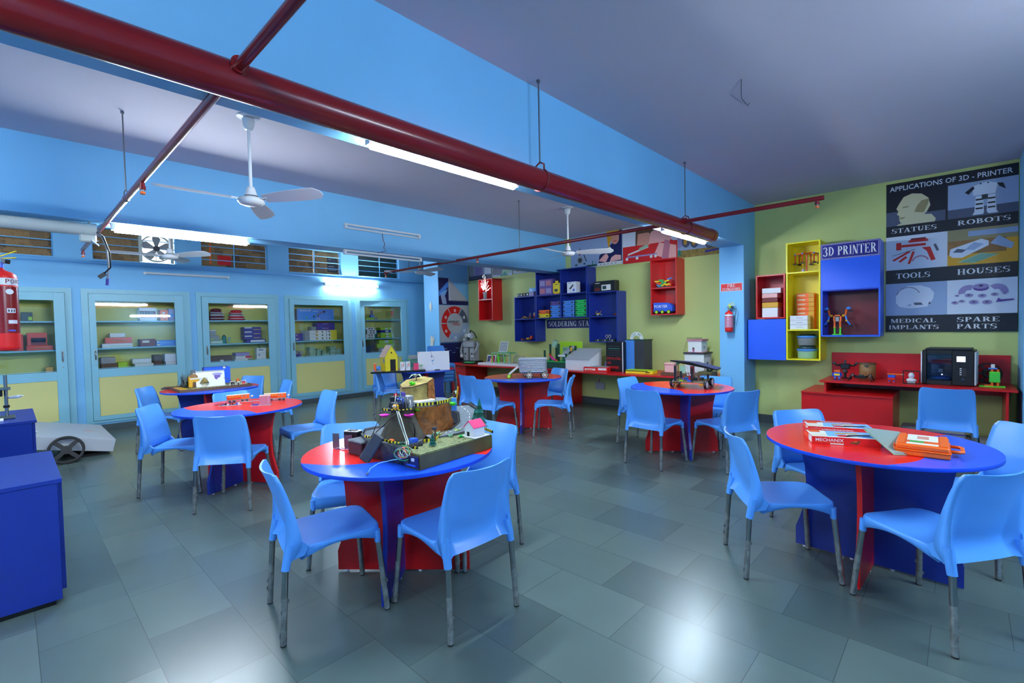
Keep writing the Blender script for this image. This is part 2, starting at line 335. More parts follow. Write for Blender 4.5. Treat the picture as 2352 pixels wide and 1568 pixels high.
for h in holes:       # reveals
    d = .16 if h[2] > 2.5 else .42
    y0, y1, z0, z1 = h; x0 = XA - d
    b.add([(XA, y0, z0), (XA, y1, z0), (XA, y1, z1), (XA, y0, z1), (x0, y0, z0), (x0, y1, z0), (x0, y1, z1), (x0, y0, z1)],
          [(0, 4, 5, 1), (2, 6, 7, 3), (1, 5, 6, 2), (0, 3, 7, 4)])
struct(b.build('wall_left'), 'light blue painted wall with built in cupboards and high windows')
b = MB('green_wall'); b.box(XA - .4, XR + .2, YB, YB + .15, 0, ZC); struct(b.build('wall_back'), 'yellow green painted wall behind the shelves')
b = MB('blue_paint'); b.box(XR, XR + .15, YF, YB, 0, ZC); struct(b.build('wall_right'))
b = MB('blue_paint'); b.box(XA - .4, XR + .2, YF - .15, YF, 0, ZC); struct(b.build('wall_front'))
b = MB('skirting'); b.box(-8.685, -2.587, YB - .012, YB, 0, .12); b.box(-2.25, .45, YB - .012, YB, 0, .12); struct(b.build('baseboard_back'), 'dark grey stone skirting under the yellow green wall')
b = MB('skirting'); b.box(XA, XA + .012, YF, 6.9, 0, .10); struct(b.build('baseboard_left'), 'dark grey stone skirting under the blue cupboards')
def trim(n, label, *bx):
    b = MB('blue_paint')
    for q in bx: b.box(*q)
    struct(b.build('trim_%d' % n), label)
trim(1, 'deep light blue ceiling beam behind the thick red pipe', (-2.587, -2.25, YF, YB, 2.587, ZC))
trim(2, 'deep light blue ceiling beam nearer the cupboards', (-6.08, -5.75, YF, YB, 2.55, ZC))
trim(3, 'light blue column carrying the fire extinguisher sign', (-2.587, -2.25, 7.19, YB, 0, 2.5869))
trim(4, 'light blue column at the far right end of the desk wall', (.455, 1.0, 7.05, YB, 0, ZC))
b = MB('blue_paint'); b.box(-9.23, -8.69, 6.78, YB, 0, ZC)
b.add([(-8.685, 6.775, 0), (-8.685, YB, 0), (-8.685, YB, ZC), (-8.685, 6.775, ZC), (-8.69, 6.775, 0), (-8.69, 6.775, ZC)], [(0, 1, 2, 3), (0, 3, 5, 4)], 'blue_paint')
rr = random.Random(3)
for cx, cz, w in ((-8.98, 2.02, .09), (-8.97, 1.18, .11), (-9.0, .98, .07), (-8.9, 1.24, .06)):     # peeled paint patches
    b.X = face_B(cx, 6.774, cz); b.flat([((w * .6) * math.cos(2 * PI * k / 11) * rr.uniform(.6, 1.1), w * 1.4 * math.sin(2 * PI * k / 11) * rr.uniform(.6, 1.1)) for k in range(11)], 0.0035, 'plaster')
b.X = Matrix.Identity(4); struct(b.build('trim_5'), 'light blue column with peeling paint in the far left corner')

# windows: painted opening with bars, blocked by printed cartons
for i, (y0, y1, z0, z1) in enumerate(WINS):
    b = MB('blue_paint'); x = XA - .05
    nb = 3
    for k in range(nb): zz = z0 + (z1 - z0) * (k + 1) / (nb + 1); b.cyl((x, y0, zz), (x, y1, zz), .008, n=8)
    if i in (2, 3, 4): b.cyl((x, (y0 + y1) / 2 + (.03 if i == 4 else -.02), z0), (x, (y0 + y1) / 2 + (.03 if i == 4 else -.02), z1), .011, n=8)
    for yy in (y0 + .006, y1 - .006): b.cyl((x, yy, z0), (x, yy, z1), .006, n=6)
    b.box(XA - .14, XA + .012, y0 - .02, y1 + .02, z0 - .02, z0 - .0005)
    w = struct(b.build('window_%d' % (i + 1)), ['high barred window above the first cupboard', 'high barred window with the exhaust fan', 'high barred window left of centre blocked with red printed cartons', 'high barred window with pale printed cartons', 'high barred window with dark panes near the corner'][i])
    c = MB('carton'); xp = XA - .11
    rr = random.Random(i)
    if i == 0: c.box(xp - .01, xp, y0, y1 - .004, z0 + .003, z1)
    if i == 1: c.box(xp - .01, xp, y0 + .001, y0 + .61, z0 + .003, z1); c.box(xp - .01, xp, y1 - .07, y1 - .03, z0 + .1, z1 - .03, 'carton')
    if i == 2: c.box(xp - .01, xp, y0 + .006, y0 + .545, z0 + .003, z1 - .006); c.box(xp - .022, xp - .012, y0 + .53, y1 - .003, z0 + .003, z1 - .002)
    if i == 3: c.box(xp - .01, xp, y0 + .004, y0 + .54, z0 + .003, z1); c.box(xp - .022, xp - .012, y0 + .552, y1 - .006, z0 + .003, z1 - .004)
    if i == 3:
        c.box(xp - .0019, xp - .0005, y1 - .27, y1 - .04, z0 + .06, z1 - .12, 'darkgrey')
        for k in range(4): c.box(xp - .0004, xp + .0003, y1 - .24, y1 - .24 + (.17, .12, .17, .06)[k], z0 + .1 + k * .075, z0 + .112 + k * .075, 'gold' if k == 2 else 'greybox')
    if i == 2: c.box(xp + .0001, xp + .001, y0 + .28, y0 + .50, z0 + .05, z0 + .22, 'red'); c.box(xp + .0001, xp + .001, y0 + .15, y0 + .185, z0 + .05, z1 - .06, 'orange')
    if i == 4: c.cur = 'darkgrey'; c.box(xp - .01, xp, y0, y1, z0, z1, 'tealdark')
    co = c.build('cardboard_panel' if i < 4 else 'dark_pane', w)

# conduit along the left wall
b = MB('lightblue'); b.tube([(XA + .015, YF + .1, 2.62), (XA + .015, 7.6, 2.63)], .009); o = b.build('conduit'); tag(o, 'thin light blue conduit running under the high windows', 'pipe')
# ------------------------------------------------------------------ cupboards in the left wall
def text_panel(b, s, X, w, h, m, serif=False): write(b, s, X, w, h, m, serif)
NAMES = ['leftmost built-in cupboard, beside the big red extinguisher', 'second built-in cupboard from the left, below the exhaust fan window', 'middle built-in cupboard, with red bags on its top shelf', 'fourth built-in cupboard, with the blue telescope carton', 'built-in cupboard nearest the corner, its door slightly ajar']
for i, (f0, f1, d0, d1, g0, g1) in enumerate(CABS):
    root = thing('glazed_cupboard', NAMES[i], 'cupboard', (XA, f0, 0), 0, None)
    Y = f0
    b = MB('door_blue')                                   # frame
    z0, z1 = .13, 2.225
    for q in ((0, d0 - .004 - Y, z0, z1), (d1 + .004 - Y, f1 - Y, z0, z1), (d0 - .004 - Y, d1 + .004 - Y, 2.155, z1), (d0 - .004 - Y, d1 + .004 - Y, z0, .17)): b.box(-.05, .018, q[0], q[1], q[2], q[3])
    b.build('frame', root)
    b = MB('cab_inside')                                  # inside box
    w = f1 - f0; b.box(-.415, -.40, .003, w - .003, .14, 2.215); b.box(-.40, -.052, .003, .02, .14, 2.215); b.box(-.40, -.052, w - .02, w - .003, .14, 2.215); b.box(-.40, -.052, .02, w - .02, 2.2, 2.215); b.box(-.40, -.052, .02, w - .02, .14, .155)
    b.build('back_panel', root)
    for zz in (1.73, 1.30, .955):
        b = MB('door_blue'); b.box(-.40, -.055, .02, w - .02, zz - .022, zz); b.build('shelf', root)
    ajar = math.radians(3.0) if i == 4 else (math.radians(.8) if i == 1 else 0)
    # the door hinges on its right (far) side
    hy = (d1 if i else d0)
    dr = MB('door_blue'); sgn = -1 if i else 1; W = d1 - d0
    def Dy(a): return a - hy
    dr.box(.0, .03, Dy(d0), Dy(g0), .175, 2.15, c=.002); dr.box(.0, .03, Dy(g1), Dy(d1), .175, 2.15, c=.002)
    for a, c_ in ((2.046, 2.15), (.845, .975), (.175, .238)): dr.box(.0, .03, Dy(g0), Dy(g1), a, c_)
    for a, c_ in ((.985, .99), (2.035, 2.046)): dr.box(.026, .034, Dy(g0), Dy(g1), a, c_)
    dob = dr.build('door', root, (0.019, hy - Y, 0), 0)
    if ajar: dob.rotation_euler.z = -ajar if i else ajar
    p = MB('pane_glass'); p.add([(x_ + dx_, y_, z_) for dx_ in (0, -.003) for (x_, z_) in ((.019, .975), (.006, 2.046)) for y_ in (Dy(g0), Dy(g1))], [(0, 1, 3, 2), (4, 6, 7, 5), (0, 4, 5, 1), (2, 3, 7, 6), (0, 2, 6, 4), (1, 5, 7, 3)]); p.build('pane', dob)
    p = MB('door_yellow'); p.box(.008, .022, Dy(g0) + .002, Dy(g1) - .002, .24, .843); p.build('lower_panel', dob)
    hp = Dy(.551 if i == 0 else d0 + .055); p = MB('chrome')
    p.tube([(.032, hp, 1.26), (.055, hp, 1.235), (.058, hp, 1.195), (.055, hp, 1.155), (.032, hp, 1.13)], .007); p.box(.03, .034, hp - .012, hp + .012, 1.11, 1.28)
    p.build('handle', dob)
    p = MB('chrome'); p.cyl((.03, hp, 1.04), (.036, hp, 1.04), .009, n=10); p.build('lock', dob)
# contents of the cupboards:  (cupboard y0, y1, z0, z1, colour, extra, label, name, category, depth, front x)
def carton(y0, y1, z0, z1, m, label, name='carton', cat='box', depth=.2, fx=-9.9, text=None, side=None, group=None, rz=0, deco=None):
    b = MB(m); w = y1 - y0; h = z1 - z0
    b.box(-depth, 0, -w / 2, w / 2, 0, h, c=min(.003, h * .1))
    if side: b.box(-depth * .8, .0006, -w / 2 - .0006, -w / 2 + .001, h * .1, h * .9, side)
    if text:
        for (s, cx, cy, tw, th, tm) in text:
            if s: write(b, s, face_A(.0004, -w / 2 + cx * w, cy * h), tw * w, th * h, tm)
            else: b.box(.0001, .0008, -w / 2 + cx * w, -w / 2 + (cx + tw) * w, cy * h, (cy + th * .6) * h, tm)
    if deco:
        b.X = face_A(0, -w / 2, 0)
        for (x0, x1, yy0, yy1, dm) in deco: b.box(x0 * w, x1 * w, yy0 * h, yy1 * h, .0001, .0008, dm)
        b.X = Matrix.Identity(4)
    o = b.build(name, None, (fx, (y0 + y1) / 2, z0 + .0005), rz)
    tag(o, label, cat, group); return o
C_ = carton
C_(.14, .26, 1.73, 1.86, 'tealdark', 'dark gadget with yellow wheels on the top shelf of the leftmost cupboard', 'gadget', 'gadget', .2, deco=[(.62, .95, .1, .5, 'lime')])
C_(.18, .46, 1.30, 1.368, 'orange_lam', 'flat orange carton at the bottom of the pile in the leftmost cupboard', text=[('', .25, .35, .6, .3, 'tan')])
C_(.19, .40, 1.370, 1.56, 'orange_lam', 'tall orange carton with a white and red printed label in the leftmost cupboard', text=[('Tippy Boxes', .24, .36, .6, .18, 'navy')], deco=[(.18, .95, .05, .62, 'darkred'), (.2, .92, .26, .56, 'white')])
C_(.04, .15, 1.30, 1.54, 'orange_lam', 'orange brown carton just right of the big extinguisher in the leftmost cupboard')
C_(.37, .45, .955, 1.045, 'gold', 'small mustard box low down in the leftmost cupboard')
C_(1.51, 1.74, 1.73, 1.95, 'white', 'white boxed tech kit with a red and yellow picture, second cupboard top shelf', text=[('Tech Kit', .03, .5, .66, .14, 'navy')], deco=[(.01, .95, .22, .74, 'darkred'), (.02, .8, .46, .66, 'white'), (.6, .95, .66, .74, 'gold')])
C_(1.79, 1.90, 1.73, 1.915, 'orange', 'orange box beside the white tech kit box', deco=[(.3, .6, .6, .8, 'cream'), (.3, .6, .25, .4, 'cream')])
C_(1.91, 1.99, 1.73, 1.935, 'lilac', 'pale lilac box at the right end of the second cupboard top shelf', deco=[(.2, .8, .3, .6, 'sky')])
C_(1.02, 1.40, 1.30, 1.366, 'paper', 'flat white carton at the bottom of the pile under the orange kit box', deco=[(.25, .95, .3, .45, 'mint')])
C_(1.06, 1.40, 1.368, 1.462, 'orange_lam', 'flat orange kit carton on a white one in the second cupboard', text=[('', .25, .38, .55, .26, 'tan')])
C_(1.12, 1.31, 1.464, 1.53, 'paper', 'small white carton on top of the orange kit carton')
C_(1.50, 1.71, 1.30, 1.425, 'darkred', 'dark red game box leaning beside the blue box, second cupboard', deco=[(.15, .6, .5, .8, 'cream')])
C_(1.72, 1.99, 1.30, 1.396, 'sky', 'bright blue carton at the right end of the second cupboard middle shelf', text=[('', .2, .5, .6, .22, 'lightblue')], deco=[(.03, .15, .6, .9, 'cream'), (.03, .2, .1, .35, 'cream')])
C_(1.00, 1.20, .955, 1.045, 'brown', 'brown carton at the bottom left of the second cupboard')
C_(1.00, 1.18, 1.047, 1.15, 'greybox', 'grey carton on top of the brown one in the second cupboard', fx=-9.93)
C_(1.21, 1.33, .955, 1.055, 'lime', 'yellow green carton beside the brown one low in the second cupboard', fx=-9.94)
C_(1.42, 1.67, .955, 1.02, 'paper', 'lower of two white cartons at the bottom of the second cupboard')
C_(1.39, 1.64, 1.022, 1.098, 'paper', 'upper of two white cartons at the bottom of the second cupboard')
C_(1.69, 1.80, .955, 1.15, 'brown', 'brown carton in shadow behind the white ones, second cupboard', fx=-9.98)
C_(1.84, 1.99, .955, 1.02, 'white', 'lower white packet at the right end of the second cupboard bottom')
C_(1.83, 1.99, 1.022, 1.16, 'white', 'upper white packet at the right end of the second cupboard bottom')
def bag(y0, y1, z0, z1, label, m, seed):
    b = MB(m); r = random.Random(seed); w = y1 - y0; h = z1 - z0
    n = 5
    for k in range(n):
        f = 1 - k / n * .45; y = w * (.5 + .06 * (r.random() - .5)); hh = h / n
        b.sph((-.12, y, hh * (k + .5)), 1, m if k % 2 else 'greybox' if k == 2 else m, 14, (.11, w * .5 * f, hh * .75))
    for k in range(3): b.box(-.02, -.01, w * .1, w * .85, h * (.15 + .25 * k), h * (.15 + .25 * k) + .008, 'white')
    tag(b.build('craft_bag', None, (-9.9, y0, z0 + .004)), label, 'bag')
bag(2.51, 2.80, 1.73, 1.94, 'dark red and grey folded bag on the left of the middle cupboard top shelf', 'darkred', 1)
bag(2.83, 3.14, 1.73, 1.92, 'bright red packed bag on the middle cupboard top shelf', 'red', 2)
C_(2.51, 2.72, 1.30, 1.37, 'mint', 'pale green kit box at the bottom of the left pile, middle cupboard', deco=[(.1, .9, .3, .6, 'white')])
C_(2.51, 2.66, 1.372, 1.455, 'greybox', 'grey kit box in the middle of the left pile, middle cupboard', deco=[(.1, .5, .1, .3, 'lime')])
C_(2.51, 2.61, 1.457, 1.56, 'greybox', 'grey kit box topping the left pile, middle cupboard', deco=[(0, 1, .8, .95, 'paper')])
b = MB('teal'); b.cyl((0, 0, 0), (0, 0, .14), .035, n=14); b.cyl((0, .08, .03), (0, .09, .12), .02, m='mint', n=10); b.cyl((0, 0, .14), (0, .0, .16), .02, m='black', n=10)
tag(b.build('kit_bottle', None, (-9.94, 2.75, 1.30)), 'teal bottle beside the left pile in the middle cupboard', 'bottle')
C_(3.12, 3.46, 1.30, 1.36, 'violet', 'violet book at the bottom of the right pile, middle cupboard', 'book', 'book', deco=[(.2, .95, .2, .8, 'paper')])
for k in range(3):
    C_(3.08, 3.38, 1.362 + .08 * k, 1.44 + .08 * k, 'violet', ('lowest', 'middle', 'topmost')[k] + ' of three violet kit boxes piled in the middle cupboard', 'kit_box', group='violet kit boxes', text=[('', .55, .3, .4, .25, 'gold')], deco=[(.03, .45, .7, .95, 'paper')])
C_(2.50, 2.86, .955, 1.08, 'brown', 'long brown carton at the bottom of the middle cupboard', deco=[(.45, .6, .05, .4, 'white')])
C_(2.90, 3.13, .955, .998, 'paper', 'white book under two others at the bottom of the middle cupboard', 'book', 'book')
C_(2.92, 3.20, 1.0, 1.055, 'paper', 'red and white book in the pile at the bottom of the middle cupboard', 'book', 'book', deco=[(.6, .98, .3, .95, 'red')])
C_(2.92, 3.16, 1.057, 1.12, 'lilac', 'lilac book on top of the pile at the bottom of the middle cupboard', 'book', 'book')
b = MB('paper'); b.box(-.1, 0, 0, .17, 0, .235, c=.004)
b.X = face_A(0, 0, 0); b.box(.03, .12, .19, .205, .0001, .001, 'darkgrey'); b.box(.02, .06, .09, .12, .0001, .001, 'lilac')
for k in range(5): b.flat(circle(.02 + .03 * k, .02, .006, 8), .001, 'black'); b.flat(circle(.03 + .025 * k, .14, .005, 8), .001, 'darkgrey')
b.X = Matrix.Identity(4); b.tube([(.0, .06, .23), (.01, .05, .27), (0, .02, .3)], .006, 'black')
tag(b.build('meter_unit', None, (-9.9, 3.29, .956)), 'white electrical meter panel at the bottom right of the middle cupboard', 'meter')
# fourth cupboard
b = MB('sky'); b.box(-.2, 0, 0, .79, 0, .235, c=.003)
b.X = face_A(0, 0, 0)
write(b, 'TELESCOPE', T(.05, .18, 0), .24, .035, 'white'); b.box(.33, .45, .183, .191, .0001, .001, 'white')
b.flat([(.33, .075), (.345, .06), (.56, .165), (.55, .185)], .001, 'silver'); b.flat(circle(.575, .175, .024, 10), .0012, 'black'); b.flat(circle(.345, .07, .02, 10), .0012, 'black')
b.flat([(.43, .06), (.45, .06), (.445, .11), (.435, .11)], .0013, 'black'); b.flat([(.43, .06), (.435, .06), (.415, 0), (.405, 0)], .001, 'white'); b.flat([(.45, .06), (.455, .06), (.48, 0), (.47, 0)], .001, 'white'); b.flat(circle(.2, .05, .02, 8), .001, 'green')
for k in range(3): b.box(.58, .73, .03 + k * .025, .034 + k * .025, .0001, .001, 'lightblue')
tag(b.build('telescope_carton', None, (-9.9, 4.08, 1.7305)), 'long blue telescope carton on the top shelf of the fourth cupboard', 'box')
for k in range(3):
    C_(4.23, 4.92, 1.301 + .071 * k, 1.37 + .071 * k, 'paper', ('lowest', 'middle', 'topmost')[k] + ' of three long white robot kit cartons with yellow ends', 'kit_carton', group='long robot kit cartons', deco=[(.8, 1, 0, 1, 'yellow'), (0, .14, 0, 1, 'greybox'), (.33, .4, .3, .8, 'gold'), (.52, .56, .25, .75, 'darkgrey'), (.65, .69, .3, .9, 'lilac'), (.74, .78, .25, .8, 'dkgreen')])
C_(4.48, 4.88, 1.515, 1.67, 'violet', 'violet carton on top of the long robot kit cartons', text=[('', .35, .8, .3, .12, 'lilac')], deco=[(.3, .65, .2, .3, 'lilac')])
C_(4.37, 4.47, 1.515, 1.59, 'greybox', 'small grey box beside the violet carton on the long cartons')
C_(4.03, 4.19, 1.30, 1.455, 'violet', 'violet box at the left end of the fourth cupboard middle shelf', deco=[(.05, .4, .2, .3, 'paper'), (.1, .3, .7, .85, 'lilac')])
C_(4.03, 4.14, .955, 1.03, 'violet', 'small violet box at the bottom left of the fourth cupboard')
C_(4.03, 4.17, 1.032, 1.09, 'greybox', 'small grey box on the violet one at the bottom left of the fourth cupboard', deco=[(.3, .6, .2, .7, 'darkgrey')])
q = [(4.33, .12, 3, .07), (4.47, .12, 2, .08), (4.55, .11, 2, .06), (4.66, .09, 1, .065), (4.77, .12, 3, .068), (4.90, .115, 2, .07)]
for n_, (y, w, c_, h) in enumerate(q):
    for k in range(c_):
        C_(y + (.01 if k % 2 else 0), y + w + (.01 if k % 2 else 0), .9555 + h * k, .954 + h * (k + 1), 'mint', 'small pale green parts box, ' + ('lowest', 'middle', 'top')[k] + ' layer of the ' + ('leftmost', 'second', 'third', 'fourth', 'fifth', 'rightmost')[n_] + ' low pile', 'parts_box', group='pale green parts boxes', fx=-9.92)
# fifth cupboard
for k in range(5):
    C_(5.62 + (.0 if k in (0, 1, 4) else .03), 5.84 + (.0 if k in (0, 1, 4) else .05), 1.301 + .05 * k, 1.349 + .05 * k, 'paper', ('lowest', 'second', 'third', 'fourth', 'topmost')[k] + ' white printed box, counted from below, in the left pile of the corner cupboard', 'parts_box', group='white printed boxes in the corner cupboard', deco=[(.3, .5, .25, .75, 'darkgrey'), (.6, .8, .25, .75, 'darkgrey')])
for k, m_ in enumerate(('lime', 'lime', 'violet', 'lime')):
    C_(6.0, 6.36 - .02 * k, 1.301 + .062 * k, 1.361 + .062 * k, m_, ('lowest green', 'second green', 'violet', 'topmost green')[k] + ' kit box in the right pile of the corner cupboard', 'kit_box', deco=[(.4, .65, .2, .8, 'paper'), (.85, .97, .1, .9, 'paper')])
b = MB('gold'); b.lathe([(0, .0), (.035, .0), (.035, .01), (0, .01)], n=18); b.X = T(0, 0, 0)
b = MB('gold'); b.X = T(0, 0, .06) @ RY(PI / 2); b.lathe([(.012, -.008), (.035, -.008), (.035, .008), (.012, .008), (.012, -.008)], n=18, m='gold')
for k in range(3): b.X = T(0, 0, .06) @ RX(k * PI / 3); b.box(-.006, .006, -.034, .034, -.004, .004, 'gold')
b.X = Matrix.Identity(4); b.cyl((-.02, 0, 0), (-.02, 0, .06), .008, m='darkgrey', n=8); b.box(-.05, 0, -.03, .03, 0, .01, 'green')
tag(b.build('toy_windmill', None, (-9.9, 5.94, 1.3005)), 'yellow wheel toy between the piles in the corner cupboard', 'toy')
b = MB('teal'); b.cyl((0, 0, 0), (0, 0, .2), .035, n=14); tag(b.build('canister', None, (-10.0, 5.93, 1.3005)), 'teal canister behind the yellow wheel toy', 'canister')
C_(5.95, 6.29, .955, 1.07, 'greybox', 'grey box at the bottom of the pile low in the corner cupboard', fx=-9.92, deco=[(.2, .5, .2, .8, 'paper'), (.6, .9, .2, .8, 'paper')])
C_(5.91, 6.37, 1.072, 1.165, 'lime', 'lime green kit box in the pile low in the corner cupboard', fx=-9.92, deco=[(.55, .85, .15, .85, 'paper')])
C_(5.97, 6.34, 1.167, 1.25, 'lime', 'lime green kit box topping the low pile in the corner cupboard', fx=-9.93, deco=[(.4, .7, .15, .85, 'paper')])
C_(5.75, 5.93, .955, 1.1, 'olive', 'dull green box low on the left of the corner cupboard', fx=-9.95)
C_(5.76, 5.93, 1.102, 1.24, 'darkgrey', 'dark box on the dull green one in the corner cupboard', fx=-9.98)
b = MB('lime'); b.box(-.08, 0, 0, .3, 0, .05); b.box(-.07, -.01, .13, .22, .05, .11, 'sky'); b.box(-.05, -.03, .15, .165, .11, .22, 'purple'); b.box(-.05, -.03, .185, .2, .11, .22, 'purple'); b.box(-.07, .005, .22, .3, .01, .05, 'greybox')
tag(b.build('toy_building', None, (-9.9, 5.63, 1.7305)), 'small coloured block building on the corner cupboard top shelf', 'toy')
b = MB('green'); b.box(-.05, .02, -.06, .06, 0, .01); b.tube([(-.01, 0, .01), (0, 0, .05), (0, -.01, .1)], .005, 'orange'); b.box(-.01, .01, -.03, .03, .09, .21, 'orange')
tag(b.build('toy_flag', None, (-9.93, 6.34, 1.7305)), 'orange flag shaped toy on a green base, corner cupboard top shelf', 'toy')
# ================================================================== PIPES, LAMPS, FANS
def head(parent, x, y, z, h=.05):
    b = MB('pipe_red'); b.cyl((x, y, z), (x, y, z - h), .014, n=10); b.cyl((x, y, z - h * .55), (x, y, z - h), .019, n=10); o = b.build('drop_nipple', parent)
    b = MB('chrome'); b.cyl((x, y, z - h), (x, y, z - h - .014), .009, n=8); b.cyl((x, y, z - h - .014), (x, y, z - h - .03), .016, .016, 'orange', n=8)
    b.build('sprinkler_head', o)
PX, PZ = -2.17, 2.53
b = MB('pipe_red'); b.cyl((PX, -2.9, PZ), (PX, 5.79, PZ), .074, n=32); b.cyl((PX, 5.70, PZ), (PX, 5.795, PZ), .078, n=32)
main = tag(b.build('sprinkler_main_pipe'), 'thick dark red fire pipe running along the ceiling beam', 'pipe')
for y, l in ((.67, 1), (4.87, 1)):
    b = MB('pipe_red'); b.cyl((PX - .09, y, PZ + .03), (PX + .09, y, PZ + .03), .034, n=16); b.build('tee_joint', main)
b = MB('pipe_red'); b.cyl((PX, -.12, PZ), (PX, -.12, 3.2245), .03, n=16); b.cyl((PX, -.16, PZ), (PX, -.08, PZ), .079, n=32); b.build('riser_clamp', main)
b = MB('pipe_red'); b.cyl((-7.86, .67, 2.555), (1.6, .67, 2.555), .021, n=16); br1 = tag(b.build('sprinkler_branch_pipe'), 'thin red branch pipe crossing the thick red pipe at the upper left', 'pipe')
head(br1, -4.08, .67, 2.545, .055); head(br1, -7.84, .67, 2.545, .05)
b = MB('pipe_red'); b.cyl((-7.83, 4.87, 2.555), (-.87, 4.87, 2.555), .021, n=16); br2 = tag(b.build('sprinkler_branch_pipe'), 'long thin red branch pipe crossing the room in front of the display shelves', 'pipe')
head(br2, -7.80, 4.87, 2.55, .05); head(br2, -5.28, 4.87, 2.55, .05); head(br2, -.92, 4.87, 2.55, .045)
def hanger(x, y, z, r, label, big=False):
    t = thing('pipe_hanger', label, 'hanger', (x, y, z))
    b = MB('steel'); b.cyl((0, 0, r + .045), (0, 0, ZC - z - .0005), .005, n=8); b.cyl((0, 0, ZC - z - .02), (0, 0, ZC - z - .0005), .012, n=8); b.build('rod', t)
    b = MB('darkred' if big else 'steel')
    pts = [(0, 0, r + .05), ((.5 * r), 0, r + .03)] + [(r * 1.03 * math.cos(a), 0, r * 1.03 * math.sin(a)) for a in [math.radians(60 - 12 * i) for i in range(26)]] + [(-.5 * r, 0, r + .03), (0, 0, r + .05)]
    if not big: pts = [(q[1], q[0], q[2]) for q in pts]
    b.tube(pts, .006 if big else .004, n=6); b.build('clamp', t)
hanger(PX, 2.62, PZ, .074, 'rod hanger holding the thick red pipe near the middle of the room', True)
hanger(PX, 5.05, PZ, .074, 'rod hanger near the far end of the thick red pipe', True)
hanger(-4.72, .67, 2.555, .021, 'rod hanger on the upper left thin red pipe')
hanger(-4.42, 4.87, 2.555, .021, 'rod hanger in the middle of the long thin red pipe')
hanger(-7.05, 4.87, 2.555, .021, 'short rod hanger near the left end of the long thin red pipe')
def tube_lamp(x, y0, y1, z, label, on=True, hang=0.0, wall=False, m='tube_light'):
    L = y1 - y0; t = thing('tube_lamp', label, 'lamp', (x, y0, z))
    b = MB('white_paint')
    if wall: b.box(-.05, -.012, 0, L, -.02, .022, c=.003)
    else: b.box(-.018, .018, 0, L, .012, .036, c=.003)
    b.build('housing', t)
    b = MB(m if on else 'white_paint')
    if wall: b.cyl((.012, .03, 0), (.012, L - .03, 0), .018, n=14)
    else: b.cyl((0, .03, -.018), (0, L - .03, -.018), .027 if on else .012, n=14)
    b.build('tube', t)
    for yy in (0.004, L - .034):
        b = MB('white_paint'); b.box(-.02, .025, yy, yy + .03, -.026, .018); b.build('end_cap', t)
    return t
tube_lamp(-2.40, 1.40, 2.62, 2.5505, 'lit tube lamp under the beam, beside the thick red pipe')
tube_lamp(-2.42, 5.02, 6.22, 2.5505, 'lit tube lamp under the far end of the beam, below the pipe end')
tube_lamp(-2.40, -2.3, -1.1, 2.5505, 'lit tube lamp under the beam, behind the viewer')
tube_lamp(-5.82, .70, 1.90, 2.5135, 'lit tube lamp under the left beam, beside the exhaust fan window')
tube_lamp(-5.82, 3.02, 4.24, 2.5135, 'unlit tube batten under the left beam, with a loose wire', on=False)
tube_lamp(-9.74, 4.60, 5.88, 2.485, 'lit wall tube lamp above the fourth cupboard', wall=True)
tube_lamp(-9.75, 1.56, 2.82, 2.51, 'thin unlit batten on the wall above the second cupboard', on=False, wall=True)
t = tube_lamp(-5.728, 2.99, 4.16, 2.83, 'unlit thin batten on the side of the left beam', on=False)
b = MB('darkred'); b.tube([(0, .55, 0), (.0, .56, -.12), (.01, .58, -.16), (.012, .56, -.22), (.012, .60, -.26), (-.04, .5, -.29)], .004, n=6); b.build('wire', t)
tube_lamp(.6, -1.6, -.4, 3.188, 'lit tube lamp on the right ceiling bay, behind the viewer')
tube_lamp(1.5, 2.6, 3.8, 2.45, 'lit tube lamp outside the frame on the right side of the room')
tube_lamp(-4.2, -2.6, -1.4, 3.188, 'lit tube lamp on the middle ceiling bay, behind the viewer')
tube_lamp(-7.8, -2.6, -1.4, 3.188, 'lit tube lamp on the left ceiling bay, outside the frame')
# projection screen case and its loose cables
b = MB('beige_tube'); b.cyl((-5.85, -1.9, 2.475), (-5.85, .60, 2.475), .055, n=20); b.box(-5.875, -5.83, .48, .60, 2.36, 2.48, c=.01); b.cyl((-5.845, .55, 2.525), (-5.845, .55, 2.549), .01, n=8)
pc = tag(b.build('screen_case'), 'long pale roller screen case hanging under the left beam', 'screen case')
b = MB('white'); b.tube([(-5.83, .56, 2.38), (-5.80, .585, 2.35), (-5.82, .61, 2.33)], .006, n=6); b.box(-5.83, -5.79, .60, .61, 2.37, 2.375); b.build('hook', pc)
b = MB('greybox'); b.tube([(-5.80, .60, 2.44), (-5.72, .62, 2.42), (-5.70, .65, 2.30), (-5.71, .66, 2.15), (-5.72, .65, 2.02)], .007, n=8); b.cyl((-5.72, .65, 2.02), (-5.725, .645, 1.96), .012, m='violet', n=8)
tag(b.build('cable'), 'grey cable with a violet plug dangling from the screen case', 'cable')
b = MB('black'); b.tube([(-5.79, .60, 2.45), (-5.70, .63, 2.40), (-5.68, .67, 2.25), (-5.69, .67, 2.12), (-5.73, .63, 2.07)], .007, n=8); b.X = T(-5.745, .615, 2.05) @ RX(.7); b.box(-.015, .015, -.03, .03, -.018, .018)
tag(b.build('cable'), 'black cable with a rectangular plug dangling from the screen case', 'cable')
